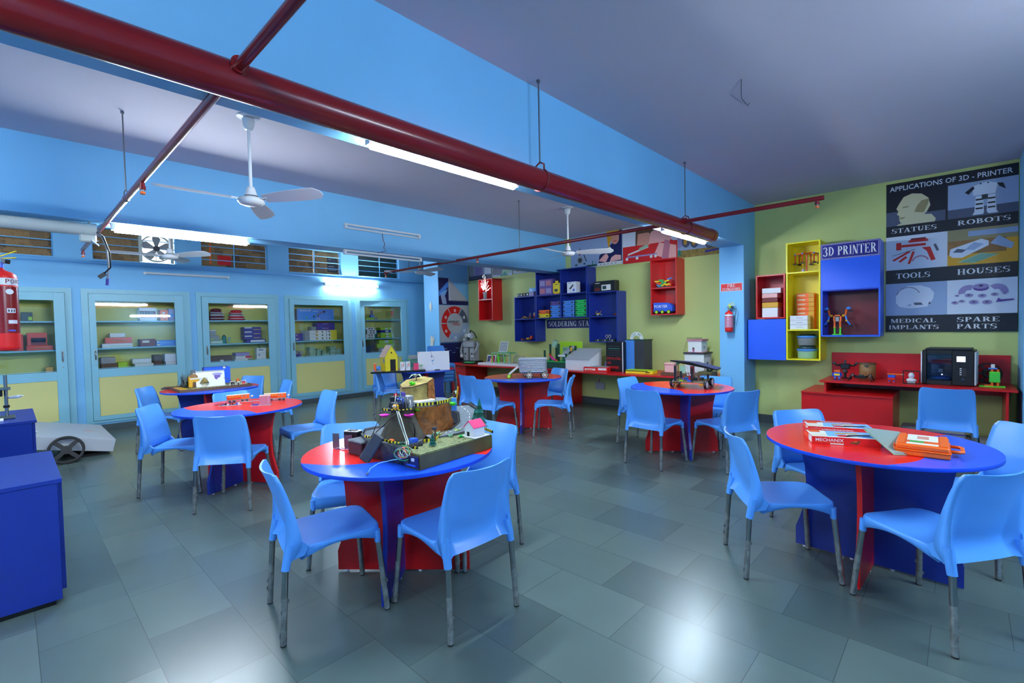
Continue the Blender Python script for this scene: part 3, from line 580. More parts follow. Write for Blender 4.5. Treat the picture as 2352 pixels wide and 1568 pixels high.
# ceiling fans
def fan(x, y, label, a0, zh=2.575, proto=None):
    if proto:
        t = copy_tree(proto); t.location = (x, y, ZC); t['label'] = label
        for ch in t.children:
            if ch.name.startswith('fan_blade'): pass
        t.rotation_euler.z = math.radians(a0); return t
    t = thing('ceiling_fan', label, 'fan', (x, y, ZC), math.radians(a0), 'white ceiling fans')
    H = zh - ZC
    b = MB('white_paint'); b.lathe([(.0, -.001), (.085, -.001), (.082, -.008), (.0, -.01)], n=28); b.lathe([(.045, -.02), (.047, -.03), (.040, -.075), (.028, -.105), (.0, -.105)], n=24); b.cyl((0, 0, -.02), (0, 0, -.0), .02, m='black', n=12); b.build('canopy', t)
    b = MB('white_paint'); b.cyl((0, 0, -.10), (0, 0, H + .06), .013, n=14); b.build('down_rod', t)
    b = MB('white_paint'); b.lathe([(0, H + .09), (.026, H + .09), (.034, H + .07), (.044, H + .03), (.05, H + .02), (.05, H + .01), (.088, H + .0), (.10, H - .015), (.10, H - .028), (.085, H - .045), (.06, H - .055), (.0, H - .057)], n=32)
    b.lathe([(.0505, H + .012), (.052, H + .016), (.0505, H + .02)], m='darkgrey', n=24); b.build('motor', t)
    for k in range(3):
        b = MB('white_paint'); n = 12; pts = []
        for i in range(n + 1):
            s_ = i / n; xx = .12 + .53 * s_; w = .042 + .022 * math.sin(PI * min(1, s_ * .75)) if s_ < .93 else .05 * math.sqrt(max(.05, 1 - ((s_ - .93) / .07) ** 2 * .8))
            pts.append((xx, w))
        up_ = [(x_, w, -.020 * w / .05) for x_, w in pts]; dn = [(x_, -w, .020 * w / .05) for x_, w in pts]
        zb = H - .012; vs = []
        for (x_, w, dz) in up_: vs.append((x_, w, zb + dz))
        for (x_, w, dz) in dn: vs.append((x_, w, zb + dz))
        for (x_, w, dz) in up_: vs.append((x_, w, zb + dz + .0025))
        for (x_, w, dz) in dn: vs.append((x_, w, zb + dz + .0025))
        m = n + 1; fs = []
        for i in range(n): fs += [(i, m + i, m + i + 1, i + 1), (2 * m + i, 2 * m + i + 1, 3 * m + i + 1, 3 * m + i), (i, i + 1, 2 * m + i + 1, 2 * m + i), (m + i, 3 * m + i, 3 * m + i + 1, m + i + 1)]
        fs += [(0, 2 * m, 3 * m, m), (n, m + n, 3 * m + n, 2 * m + n)]
        b.X = RZ(k * 2 * PI / 3); b.add(vs, fs, None, False); b.box(.085, .15, -.018, .018, zb - .003, zb + .004)
        b.build('fan_blade', t)
    return t
f1 = fan(-4.165, 1.386, 'white ceiling fan nearest the viewer, left of the long tube lamp', -91)
fan(-4.20, 5.68, 'small looking white ceiling fan above the blue shelf unit', -88, proto=f1)
fan(-7.86, 1.56, 'white ceiling fan in front of the exhaust fan window', 30, proto=f1)
fan(-7.36, 5.33, 'white ceiling fan near the corner column', 0, proto=f1)
# exhaust fan in window 2
t = thing('exhaust_fan', 'pale metal exhaust fan with daylight behind its blades, in a high window', 'fan', (XA - .04, 1.765, 2.935))
b = MB('beige_tube')
n = 28
for (ro, ri, x0, x1) in ((.225, .205, -.03, .03),):
    b.X = RY(PI / 2); b.lathe([(ri, x0), (ro, x0), (ro, x1), (ri, x1), (ri, x0)], n=n); b.X = Matrix.Identity(4)
for s in (-1, 1): b.box(-.01, .012, s * .215 - .022, s * .215 + .022, -.235, .235)
b.box(-.01, .012, -.2, .2, .212, .235); b.build('frame', t)
b = MB('greybox')
for k in range(5):
    b.X = RX(k * 2 * PI / 5 + .3) @ RZ(.45)
    b.prism([(0, 0)] * 0 or [(-.008, .03), (-.008, .19), (.0, .195), (.008, .19), (.008, .03)], -.002, .002)
    b.X = RX(k * 2 * PI / 5 + .3); b.add([(-.012, .03, -.02), (-.012, .16, -.065), (-.012, .2, -.04), (.012, .2, .05), (.012, .15, .06), (.012, .03, .02)], [(0, 1, 2, 3, 4, 5)])
    b.add([(-.009, .03, -.02), (-.009, .16, -.065), (-.009, .2, -.04), (.015, .2, .05), (.015, .15, .06), (.015, .03, .02)], [(5, 4, 3, 2, 1, 0)])
b.X = Matrix.Identity(4); b.build('impeller', t)
b = MB('darkgrey'); b.cyl((-.03, 0, 0), (.03, 0, 0), .045, n=16)
for k in range(3): a = k * 2 * PI / 3 + .5; b.cyl((-.02, 0, 0), (-.02, .21 * math.cos(a), .21 * math.sin(a)), .005, n=6)
b.build('motor', t)
# big extinguisher at the left edge, hung on a pillar just outside the frame
b = MB('blue_paint'); b.box(-5.05, -4.63, -.65, -.135, 0, 3.2249); struct(b.build('trim_6'), 'light blue pillar at the left edge carrying the big extinguisher')
def extinguisher(name, label, loc, rz, r, h, big):
    t = thing(name, label, 'fire extinguisher', loc, rz)
    b = MB('red'); b.lathe([(0, 0), (r * .8, 0), (r * .97, .012), (r, .03), (r, h - r * .55), (r * .93, h - r * .3), (r * .72, h - r * .1), (r * .35, h + .005), (r * .22, h + .02), (r * .2, h + .04)], n=36); b.build('cylinder', t)
    b = MB('posterwhite'); e = .0012
    zt = h - r * 1.15
    b.lathe([(r + e, zt), (r + e, zt + h * .085)], a0=-PI * .95, a1=PI * .05, n=24)
    b.build('white_label_band', t)
    b = MB('brickpink' if not big else 'red')
    b.lathe([(r + e, h * .22), (r + e, zt - .01)], a0=-PI * .9, a1=PI * .0, n=24, m='pipe_red' if big else 'brickpink')
    def cw(ang, z):   # frame on the cylinder surface
        return RZ(ang) @ T(r + e * 1.6, 0, z) @ Matrix(((0, 0, 1, 0), (1, 0, 0, 0), (0, 1, 0, 0), (0, 0, 0, 1)))
    if big:
        s = 'POWDER'; a = -PI / 2 - .1
        for k, ch in enumerate(s[:4]): write(b, ch, cw(-1.26 + k * .30, zt + .010), .021, h * .055, 'darkred')
        for k in range(7): 
            for j in range(4): b.X = cw(-1.9 + j * .07, h * .28 + k * .028); b.box(0, .005, 0, .0015, 0, .0006, 'brickpink'); b.X = Matrix.Identity(4)
        for j in range(3): b.X = cw(-1.15 + j * .17, h * .5); b.box(-.009, .009, -.015, .015, 0, .0008, 'posterwhite'); b.box(-.004, .005, -.01, .008, 0.0008, .001, 'darkgrey'); b.X = Matrix.Identity(4)
        b.X = cw(-1.05, zt - .045); b.flat(circle(0, 0, .022, 20, .018), .0008, 'posterwhite'); b.X = Matrix.Identity(4)
        for j in range(2): b.X = cw(-1.05 + j * .3, h * .36); b.box(-.013, .013, -.012, .012, 0, .0008, 'posterwhite'); b.X = Matrix.Identity(4)
        b.X = cw(-1.0, h * .25); b.box(-.02, .02, -.003, .006, 0, .001, 'blue'); b.X = Matrix.Identity(4)
        b.X = cw(-1.95, h * .62); b.box(-.012, .008, -.015, .01, 0, .0008, 'skin'); b.X = Matrix.Identity(4)
    else:
        for k in range(5): b.X = cw(-1.75, h * .3 + k * .03); b.box(0, .03, 0, .006, 0, .001, 'posterwhite'); b.X = Matrix.Identity(4)
    b.build('print', t)
    b = MB('blue' if big else 'chrome'); b.cyl((0, 0, h + .02), (0, 0, h + .055), r * .28, n=16); b.build('collar', t)
    b = MB('grey' if big else 'lime'); b.box(-.018, .03, -.016, .016, h + .05, h + .085, c=.004); b.cyl((.03, 0, h + .066), (.055, 0, h + .062), .014, m='black', n=10)
    b.cyl((0, -.016, h + .066), (0, -.034, h + .066), .016, m='silver', n=14)
    v = b.build('valve', t)
    b = MB('yellow'); b.X = T(0, 0, h + .09) @ RY(-.5); b.box(-.01, .1 if big else .08, -.009, .009, 0, .006); b.X = T(0, 0, h + .085) @ RY(-.15); b.box(-.01, .085, -.009, .009, -.006, 0)
    b.X = T(-.01, 0, h + .075) @ RY(-1.1); b.box(-.02, .05, -.006, .006, 0, .005); b.X = Matrix.Identity(4); b.build('lever', v)
    b = MB('black' if big else 'darkgrey'); b.tube([(.05, 0, h + .062), (.1, 0, h + .03), (r + .03, 0, h - .06), (r + .02, .02, h * .6), (r + .015, .02, h * .35)] if not big else [(-.02, 0, h + .066), (-.05, .02, h + .03), (-r * .9, .05, h - .05)], .008 if big else .004, n=8); b.build('hose', t)
    b = MB('steel'); b.box(*((-r - .03, -r * .2, -.02, .02) if big else (-.02, .02, r * .2, r + .0)), h + .015, h + .03); b.build('bracket', t)
    return t
extinguisher('fire_extinguisher', 'big red powder fire extinguisher hanging at the left edge, cut off by the frame', (-4.72, -.025, 1.41), math.radians(90), .0856, .54, True)
extinguisher('fire_extinguisher', 'small red fire extinguisher hanging on the light blue column', (-2.43, 7.19 - .075, 1.36), 0, .055, .29, False)
b = MB('red'); b.X = face_B(-2.567, 7.186, 1.945); b.box(0, .30, 0, .115, 0, .003, 'white'); b.box(.006, .294, .006, .109, .003, .004, 'red')
b.X = Matrix.Identity(4); write(b, 'FIRE', face_B(-2.567 + .095, 7.1815, 2.005), .11, .042, 'white', True); write(b, 'EXTINGUISHER', face_B(-2.567 + .025, 7.1815, 1.957), .25, .036, 'white', True)
tag(b.build('fire_sign'), 'small red fire extinguisher sign on the light blue column', 'sign')

# ================================================================== WALL SHELVES
def board_box(b, x0, x1, z0, z1, y0, y1, m, shelves=(), verts=(), t=.018, back=None, door=None):
    b.box(x0, x1, y0, y1, z1 - t, z1, m); b.box(x0, x1, y0, y1, z0, z0 + t, m); b.box(x0, x0 + t, y0, y1, z0 + t, z1 - t, m); b.box(x1 - t, x1, y0, y1, z0 + t, z1 - t, m)
    b.box(x0 + t, x1 - t, y1 - .006, y1, z0 + t, z1 - t, back or m)
def shelf_unit(name, label, x0, x1, z0, z1, m, shelves=(), verts=(), depth=.31, t=.018, back=None, doors=(), cat='shelf'):
    r = thing(name, label, cat, (x0, YB, z0)); W, H, y0, y1 = x1 - x0, z1 - z0, -depth, -.0005
    b = MB(m); b.box(0, W, y0, y1, H - t, H, c=.001); b.box(0, W, y0, y1, 0, t, c=.001); b.box(0, t, y0, y1, t, H - t); b.box(W - t, W, y0, y1, t, H - t)
    b.build('carcass', r)
    b = MB(back or m); b.box(t, W - t, y1 - .006, y1, t, H - t); b.build('back_panel', r)
    for (a, c_, z) in shelves: b = MB(m); b.box(a + (t if a == 0 else t / 2), c_ - (t if c_ == W else t / 2), y0 + .001, y1 - .006, z - t / 2, z + t / 2); b.build('shelf_board', r)
    for (x, a, c_) in verts: b = MB(m); b.box(x - t / 2, x + t / 2, y0 + .001, y1 - .006, a + t, c_ - t); b.build('divider', r)
    for (a, c_, d, e, dm) in doors: b = MB(dm); b.box(a + .001, c_ - .001, y0 - .018, y0 - .001, d + .001, e - .001, c=.001); b.build('door', r)
    return r
def WF(x, z, y): return face_B(x, y, z)
shelf_unit('wall_shelf', 'narrow red two compartment wall shelf at the far left, holding the light tree', -8.0, -7.545, 1.655, 2.585, 'red_lam', [(0, .455, .465)])
shelf_unit('wall_shelf', 'dark blue two compartment wall shelf at the left end of the blue group', -6.89, -6.30, 1.186, 2.125, 'blue_lam', [(0, .59, .465)])
u = shelf_unit('wall_shelf', 'large dark blue four compartment wall shelf in the middle of the blue group', -6.285, -5.044, 1.648, 2.59, 'blue_lam', [(0, .63, .463), (.63, 1.241, .463)], [(.63, 0, .942)])
shelf_unit('wall_shelf', 'dark blue two compartment wall shelf at the right end of the blue group', -5.01, -4.41, 1.183, 2.10, 'blue_lam', [(0, .60, .468)])
shelf_unit('wall_shelf', 'red two compartment wall shelf above the white castle model', -3.775, -3.325, 1.641, 2.558, 'red_lam', [(0, .45, .442)])
shelf_unit('wall_shelf', 'small red open wall box holding a pile of packets', -2.125, -1.758, 1.537, 2.147, 'red_lam', depth=.385)
shelf_unit('wall_cabinet', 'closed blue square wall cabinet beside the yellow shelf', -2.235, -1.748, .96, 1.529, 'blue_lam', depth=.367, doors=[(0, .487, 0, .569, 'blue_lam2')], cat='cabinet')
shelf_unit('wall_shelf', 'tall yellow three compartment wall shelf', -1.745, -1.345, .967, 2.552, 'yellow_lam', [(0, .40, .407), (0, .40, 1.178)], depth=.385)
u = shelf_unit('wall_cabinet', 'blue wall cabinet with the printer sign and a dark red open bay', -1.34, -.722, 1.285, 2.476, 'blue_lam2', [(0, .618, .60)], depth=.385, back='dark_red_lam', doors=[(0, .618, .60, 1.191, 'blue_lam2')], cat='cabinet')
# signs
b = MB('white'); y = YB - .405; b.X = face_B(-1.338, y, 2.276); b.box(0, .614, 0, .20, 0, .004, 'lilac'); b.box(.006, .608, .006, .194, .004, .0046, 'signnavy'); b.box(.012, .602, .012, .015, .0046, .005, 'white'); b.box(.012, .602, .185, .188, .0046, .005, 'white'); b.box(.012, .015, .015, .185, .0046, .005, 'white'); b.box(.599, .602, .015, .185, .0046, .005, 'white')
b.X = Matrix.Identity(4); write(b, '3D PRINTER', face_B(-1.338 + .028, y - .0046, 2.276 + .042), .56, .118, 'white', True)
tag(b.build('printer_sign'), 'dark blue sign reading 3D PRINTER in white letters', 'sign')
b = MB('white'); y = YB - .001; b.X = face_B(-6.262, y, 1.447); b.box(0, 1.42, 0, .176, 0, .003, 'lilac'); b.box(.005, 1.415, .006, .170, .003, .004, 'navy')
b.X = Matrix.Identity(4); write(b, 'SOLDERING STATION', face_B(-6.262 + .05, y - .004, 1.447 + .04), 1.30, .105, 'white', True)
tag(b.build('soldering_sign'), 'navy sign reading SOLDERING STATION partly hidden by the blue shelf', 'sign')

# ------------------------------------------------------------------ posters
def poster(name, label, X, w, h, m, fn, cat='poster'):
    b = MB(m); b.X = X; b.box(0, w, 0, h, 0, .003)
    class P: lay = .0034
    def pl(pts, c): b.flat(pts, P.lay, c); P.lay += .00022
    def rc(x0, y0, x1, y1, c): pl([(x0, y0), (x1, y0), (x1, y1), (x0, y1)], c)
    def tx(s, x, y, tw, th, c='white', serif=False):
        b.add([], []); old = b.X; b.X = X; write(b, s, T(x, y, P.lay), tw, th, c, serif); b.X = old; P.lay += .0003
    fn(b, pl, rc, tx); b.X = Matrix.Identity(4)
    return tag(b.build(name), label, cat)
def apps(b, pl, rc, tx):
    W, H = 1.15, 1.855; c = .575
    tx('APPLICATIONS OF 3D - PRINTER', .035, 1.755, 1.07, .06, 'posterwhite')
    # statues
    rc(0, 1.325, c, 1.72, 'posterdark'); rc(0, 1.325, c - .02, 1.45, 'posterslate'); rc(.0, 1.325, .12, 1.50, 'posterslate')
    pl([(.10, 1.325), (.46, 1.325), (.47, 1.36), (.43, 1.42), (.36, 1.43), (.30, 1.42), (.2, 1.38), (.12, 1.34)], 'statue')
    pl([(.125, 1.41), (.14, 1.36), (.22, 1.35), (.32, 1.38), (.39, 1.46), (.42, 1.53), (.40, 1.62), (.34, 1.68), (.25, 1.70), (.17, 1.67), (.13, 1.60), (.10, 1.535), (.12, 1.50), (.105, 1.465), (.13, 1.445)], 'statue')
    pl([(.27, 1.47), (.36, 1.45), (.40, 1.55), (.41, 1.61), (.34, 1.60), (.30, 1.55)], 'statue_shade'); pl([(.16, 1.535), (.22, 1.54), (.21, 1.555), (.16, 1.55)], 'statue_shade'); pl([(.12, 1.40), (.17, 1.405), (.19, 1.425), (.13, 1.42)], 'statue_shade')
    rc(.01, 1.20, c, 1.325, 'posterdark'); tx('STATUES', .055, 1.235, .43, .055, 'white', True)
    # robots
    rc(c, 1.325, W, 1.72, 'posterblue'); rc(c, 1.325, W, 1.43, 'posterslate')
    pl([(.79, 1.56), (.97, 1.56), (.99, 1.67), (.90, 1.70), (.78, 1.67)], 'posterwhite')
    for s in (0, 1):
        x = .80 + .10 * s; pl([(x, 1.36), (x + .08, 1.36), (x + .07, 1.55), (x + .01, 1.55)], 'posterwhite'); pl([(x - .015 + .03 * s, 1.34), (x + .075 + .02 * s, 1.34), (x + .075, 1.375), (x, 1.375)], 'posterwhite')
        for zz in (1.40, 1.45, 1.50): rc(x + .01, zz, x + .07, zz + .018, 'posterdark')
    pl([(.72, 1.61), (.75, 1.58), (.80, 1.64), (.79, 1.67)], 'posterdark'); pl([(.98, 1.67), (1.0, 1.63), (1.05, 1.59), (1.03, 1.66)], 'posterdark'); rc(.86, 1.505, .91, 1.56, 'darkgrey'); pl(circle(.85, 1.685, .008, 8), 'posterdark'); pl(circle(.91, 1.685, .008, 8), 'posterdark')
    rc(c, 1.20, W, 1.325, 'posterdark'); tx('ROBOTS', .66, 1.24, .44, .055, 'white', True)
    # tools
    rc(0, .775, c, 1.19, 'posterwhite')
    rc(.10, 1.02, .15, 1.11, 'red'); rc(.15, 1.05, .38, 1.08, 'red'); rc(.22, 1.10, .40, 1.13, 'red'); rc(.24, 1.13, .38, 1.15, 'darkred')
    for a, q in ((((.06, .90), (.08, .885), (.24, .985), (.22, 1.0)), 'red'), (((.12, .88), (.14, .865), (.21, .92), (.19, .94)), 'red'), (((.06, .955), (.06, .95), (.28, 1.01), (.28, 1.017)), 'darkgrey'), (((.21, .84), (.235, .84), (.28, .985), (.255, .99)), 'red'), (((.34, 1.03), (.42, 1.03), (.43, 1.0), (.47, .87), (.43, .86), (.39, .98)), 'red'), (((.45, 1.05), (.47, 1.06), (.50, .98), (.48, .97)), 'slate')):
        pl(list(a), 'posterslate' if q == 'slate' else q)
    for q in band(.33, .85, .085, .07, 20, 165, 8): pl(q, 'brickpink')
    rc(0, .615, c, .775, 'posterdark'); tx('TOOLS', .10, .665, .33, .065, 'white', True)
    # houses
    rc(c, .775, W, 1.19, 'gold'); rc(c, 1.05, W, 1.19, 'statue_shade'); rc(c, .90, 1.06, 1.06, 'wood'); rc(.75, 1.10, W, 1.16, 'posterblue')
    pl([(.59, .90), (.62, .87), (.70, .86), (.92, .98), (.92, 1.03), (.86, 1.06), (.60, .97)], 'posterwhite'); pl([(.62, .93), (.70, .92), (.74, .95), (.66, .97)], 'posterslate'); pl([(.72, .95), (.80, .94), (.88, 1.0), (.80, 1.03)], 'posterblue')
    pl([(.93, 1.0), (1.10, .92), (1.12, .98), (1.0, 1.08)], 'posterblue'); pl([(.66, .81), (.80, .79), (1.0, .87), (.86, .90)], 'mint')
    for k in range(5): pl([(.69 + .03 * k, .80), (.70 + .03 * k, .80), (.88 + .03 * k, .89), (.87 + .03 * k, .89)], 'teal')
    rc(c, .615, W, .775, 'posterdark'); tx('HOUSES', .66, .665, .44, .065, 'white', True)
    # implants
    rc(0, .205, c, .605, 'posterblue')
    pl([(.10, .36), (.14, .31), (.25, .29), (.40, .31), (.45, .40), (.46, .47), (.42, .53), (.33, .57), (.22, .57), (.13, .52), (.10, .45)], 'posterwhite'); pl([(.12, .50), (.18, .54), (.26, .53), (.32, .47), (.24, .41), (.14, .42)], 'posterwhite')
    for q in band(.22, .44, .115, .108, 20, 170, 10): pl(q, 'posterslate')
    pl([(.28, .33), (.36, .33), (.34, .36), (.27, .36)], 'posterslate'); pl([(.4, .33), (.43, .34), (.42, .37)], 'posterslate'); pl([(.2, .32), (.25, .32), (.24, .35)], 'posterblue')
    rc(0, 0, c, .205, 'posterdark'); tx('MEDICAL', .05, .115, .43, .05, 'white', True); tx('IMPLANTS', .03, .035, .48, .05, 'white', True)
    # spare parts
    rc(c, .205, W, .605, 'posterwhite')
    for q in band(.76, .45, .09, .03, 60, 190, 8) + band(.99, .45, .09, .03, -10, 130, 8): pl(q, 'lilac')
    pl(circle(.86, .50, .065, 18, .035), 'purple'); pl(circle(.86, .52, .065, 18, .03), 'lilac'); pl(circle(.86, .525, .02, 10, .01), 'navy')
    for (x, y, r) in ((.66, .42, .02), (.76, .42, .035), (.87, .41, .035), (.97, .42, .03), (1.05, .43, .02), (.64, .34, .03), (.70, .355, .025), (.80, .34, .04), (.91, .335, .04)): pl(circle(x, y, r, 14, r * .65), 'lilac'); pl(circle(x, y + .003, r * .4, 10, r * .25), 'posterslate')
    pl([(.98, .33), (1.12, .35), (1.12, .365), (1.02, .36), (1.0, .38)], 'purple')
    rc(c, 0, W, .205, 'posterdark'); tx('SPARE', .66, .115, .36, .055, 'white', True); tx('PARTS', .66, .035, .34, .055, 'white', True)
poster('printer_poster', 'large printed poster of 3D printing applications with six captioned pictures', face_B(-.703, YB - .0002, 1.332), 1.15, 1.855, 'posterdark', apps)
def iot(b, pl, rc, tx):
    rc(.01, .0, .87, .01, 'navy')
    cx, cy = .45, .44
    segs = [(62, 118, 'red'), (122, 178, 'red'), (182, 238, 'red'), (242, 298, 'posterblue'), (302, 358, 'posterblue'), (2, 58, 'posterslate')]
    for a, c_, m in segs:
        for q in band(cx, cy, .40, .24, a, c_, 8): pl(q, m)
    for a in (90, 150, 210, 30, 330, 270): x, y = cx + .32 * math.cos(math.radians(a)), cy + .32 * math.sin(math.radians(a)); pl(circle(x, y - .02, .035, 10), 'white'); pl(circle(x, y - .02, .018, 8), 'red' if a in (90, 150, 210) else 'posterblue')
    tx('INTERNET', cx - .2, cy + .01, .32, .05, 'darkgrey'); tx('THINGS', cx - .09, cy - .05, .23, .05, 'red')
poster('internet_poster', 'grey INTERNET THINGS poster with a ring of red and blue segments', face_A(-8.6845, 6.79, 1.17), .885, .86, 'lightgrey', iot)
poster('torn_poster', 'torn dark blue poster with a folded grey flap above the ring poster', face_A(-8.6845, 6.785, 2.04), .30, .62, 'navy', lambda b, pl, rc, tx: (pl([(0, .30), (.28, .55), (.28, .42), (0, .18)], 'sky'), pl([(.02, .26), (.10, .18), (.17, .20), (.26, .36), (.14, .32)], 'lightblue'), pl([(.05, .22), (.10, .02), (.22, .02), (.2, .16), (.14, .24)], 'posterblue')))
b = MB('lightgrey'); b.X = face_A(-8.6845, 7.07, 2.04); b.add([(0, .10, .002), (.6, .10, .002), (0, .62, .002), (.02, .11, .05), (.55, .12, .02), (.02, .58, .03)], [(0, 1, 2), (3, 4, 5), (0, 3, 5, 2), (0, 1, 4, 3), (1, 2, 5, 4)]); b.box(0, .60, 0, .095, 0, .003, 'navy')
tag(b.build('poster_flap'), 'loose grey folded flap of the torn poster on the corner column', 'poster')
poster('lower_poster', 'dark navy poster strip with small pale writing below the ring poster', face_A(-8.6845, 6.80, .62), .87, .54, 'navy', lambda b, pl, rc, tx: [rc(.1 + .12 * k, .40 - .05 * (k % 3), .19 + .12 * k, .41 - .05 * (k % 3), 'posterblue') for k in range(6)])
def ph1(b, pl, rc, tx):
    rc(.02, .02, .78, .8, 'posterblue'); rc(.02, .02, .78, .1, 'posterslate'); rc(.04, .1, .18, .5, 'greybox'); rc(.55, .12, .76, .6, 'posterwhite'); pl([(.22, .1), (.5, .1), (.46, .42), (.36, .5), (.25, .42)], 'lilac'); pl(circle(.35, .56, .075), 'skin'); pl([(.3, .44), (.35, .28), (.41, .44)], 'white')
poster('wall_photo', 'dim photo of a person in a lilac shirt, high at the far left end', face_B(-8.655, YB - .0002, 2.625), .80, .55, 'posterdark', ph1)
def ph2(b, pl, rc, tx):
    rc(0, .0, .62, .5, 'posterblue'); pl([(0, .05), (.3, .02), (.35, .25), (.02, .2)], 'posterslate'); pl([(.05, .25), (.3, .24), (.3, .3), (.05, .32)], 'dkgreen'); pl([(.3, .02), (.6, .05), (.58, .2), (.35, .18)], 'mint'); pl([(.25, .0), (.5, .0), (.4, .1)], 'teal')
poster('wall_photo', 'photo panel of grey green gadgets, second from the left on the yellow green wall', face_B(-7.84, YB - .0002, 2.645), .64, .5, 'posterslate', ph2)
poster('wall_photo', 'photo panel with an orange streak, just left of the blue shelf tops', face_B(-7.18, YB - .0002, 2.655), .9, .48, 'posterslate', lambda b, pl, rc, tx: (rc(.01, .01, .9, .48, 'posterblue'), pl([(.05, .05), (.5, .02), (.5, .12), (.2, .1)], 'tan'), pl([(.2, .12), (.7, .06), (.7, .16), (.3, .18)], 'skin')))
def girl(b, pl, rc, tx):
    pl([(.64, .05), (1.14, .05), (1.14, .62), (1.0, .62), (.95, .40), (.8, .30), (.66, .2)], 'navy'); pl([(.82, .62), (.86, .28), (.93, .5), (1.1, .62)], 'gold'); pl(circle(1.0, .48, .085, 16, .11), 'skin'); pl([(.96, .42), (1.04, .42), (1.03, .435), (.97, .435)], 'red')
    pl([(.64, .10), (.80, .06), (.86, .16), (.82, .22), (.76, .2)], 'lpink'); pl([(.88, .06), (1.12, .08), (1.12, .16), (1.0, .18), (.92, .14)], 'lpink'); pl([(.66, .26), (.9, .34), (.92, .30), (.68, .22)], 'paper'); rc(.62, 0, 1.14, .06, 'paper')
    pl(circle(.22, .16, .075, 14), 'greybox'); pl(circle(.22, .16, .045, 12), 'darkgrey'); pl([(.19, .26), (.24, .26), (.22, .42)], 'darkred'); rc(.10, .06, .16, .09, 'dkgreen'); rc(.30, .07, .34, .10, 'dkgreen'); pl([(.30, .26), (.32, .26), (.38, .12), (.36, .12)], 'darkgrey')
    rc(.36, .02, .60, .05, 'dkgreen'); rc(.50, .05, .52, .12, 'teal'); rc(.57, .05, .58, .12, 'teal')
    for k in range(5): rc(.68 + .08 * k, .02, .70 + .08 * k, .035, 'darkred')
poster('wall_photo', 'photo panel of a girl in navy building a robot, above the blue shelves', face_B(-5.62, YB - .0002, 2.60), 1.155, .62, 'posterblue', girl)
def boys(b, pl, rc, tx):
    rc(0, 0, 1.02, .30, 'red'); rc(0, .30, 1.02, .625, 'posterwhite'); pl([(.25, .3), (.62, .34), (.66, .6), (.26, .6)], 'brown'); pl([(.28, .30), (.52, .28), (.6, .42), (.5, .5), (.3, .5)], 'skin'); pl([(.5, .3), (.9, .3), (.95, .52), (.7, .56), (.55, .5)], 'lpink'); pl([(.6, .1), (.86, .0), (1.0, 0), (1.0, .22), (.7, .3)], 'lpink'); pl([(.74, .02), (.86, .0), (.9, .3), (.8, .34)], 'brickpink')
    for k in range(4): pl([(.02 + .05 * k, .30), (.05 + .05 * k, .30), (.06 + .05 * k, .48), (.02 + .05 * k, .48)], 'posterwhite')
    pl([(.10, .14), (.5, .24), (.5, .27), (.10, .17)], 'paper'); pl([(.33, .2), (.5, .25), (.48, .3), (.32, .25)], 'mint'); rc(.08, .10, .66, .125, 'lilac')
    for x in (.08, .28, .55, .63): pl(circle(x, .08, .028, 8), 'paper')
    pl([(.88, .27), (1.0, .22), (1.0, .28), (.9, .33)], 'red')
poster('wall_photo', 'photo panel of two boys over a red table with a metal model', face_B(-4.46, YB - .0002, 2.585), 1.02, .635, 'posterwhite', boys)
def cars(b, pl, rc, tx):
    rc(0, 0, .83, .17, 'tan'); rc(0, .12, .83, .62, 'posterblue'); pl([(0, .15), (.1, .2), (.1, .35), (0, .4)], 'lilac')
    for x, y in ((.14, .26), (.28, .24), (.52, .2)): pl(circle(x, y, .07, 14, .10), 'posterslate'); pl(circle(x - .01, y, .03, 12, .055), 'gold' if x < .4 else 'lilac')
    pl([(0, .02), (.06, .06), (.04, .14), (0, .12)], 'teal'); pl([(.45, .04), (.8, .08), (.8, .1), (.45, .08)], 'violet')
poster('wall_photo', 'photo panel of toy wheels on a tan table, beside the light blue column', face_B(-3.435, YB - .0002, 2.575), .845, .64, 'posterblue', cars)
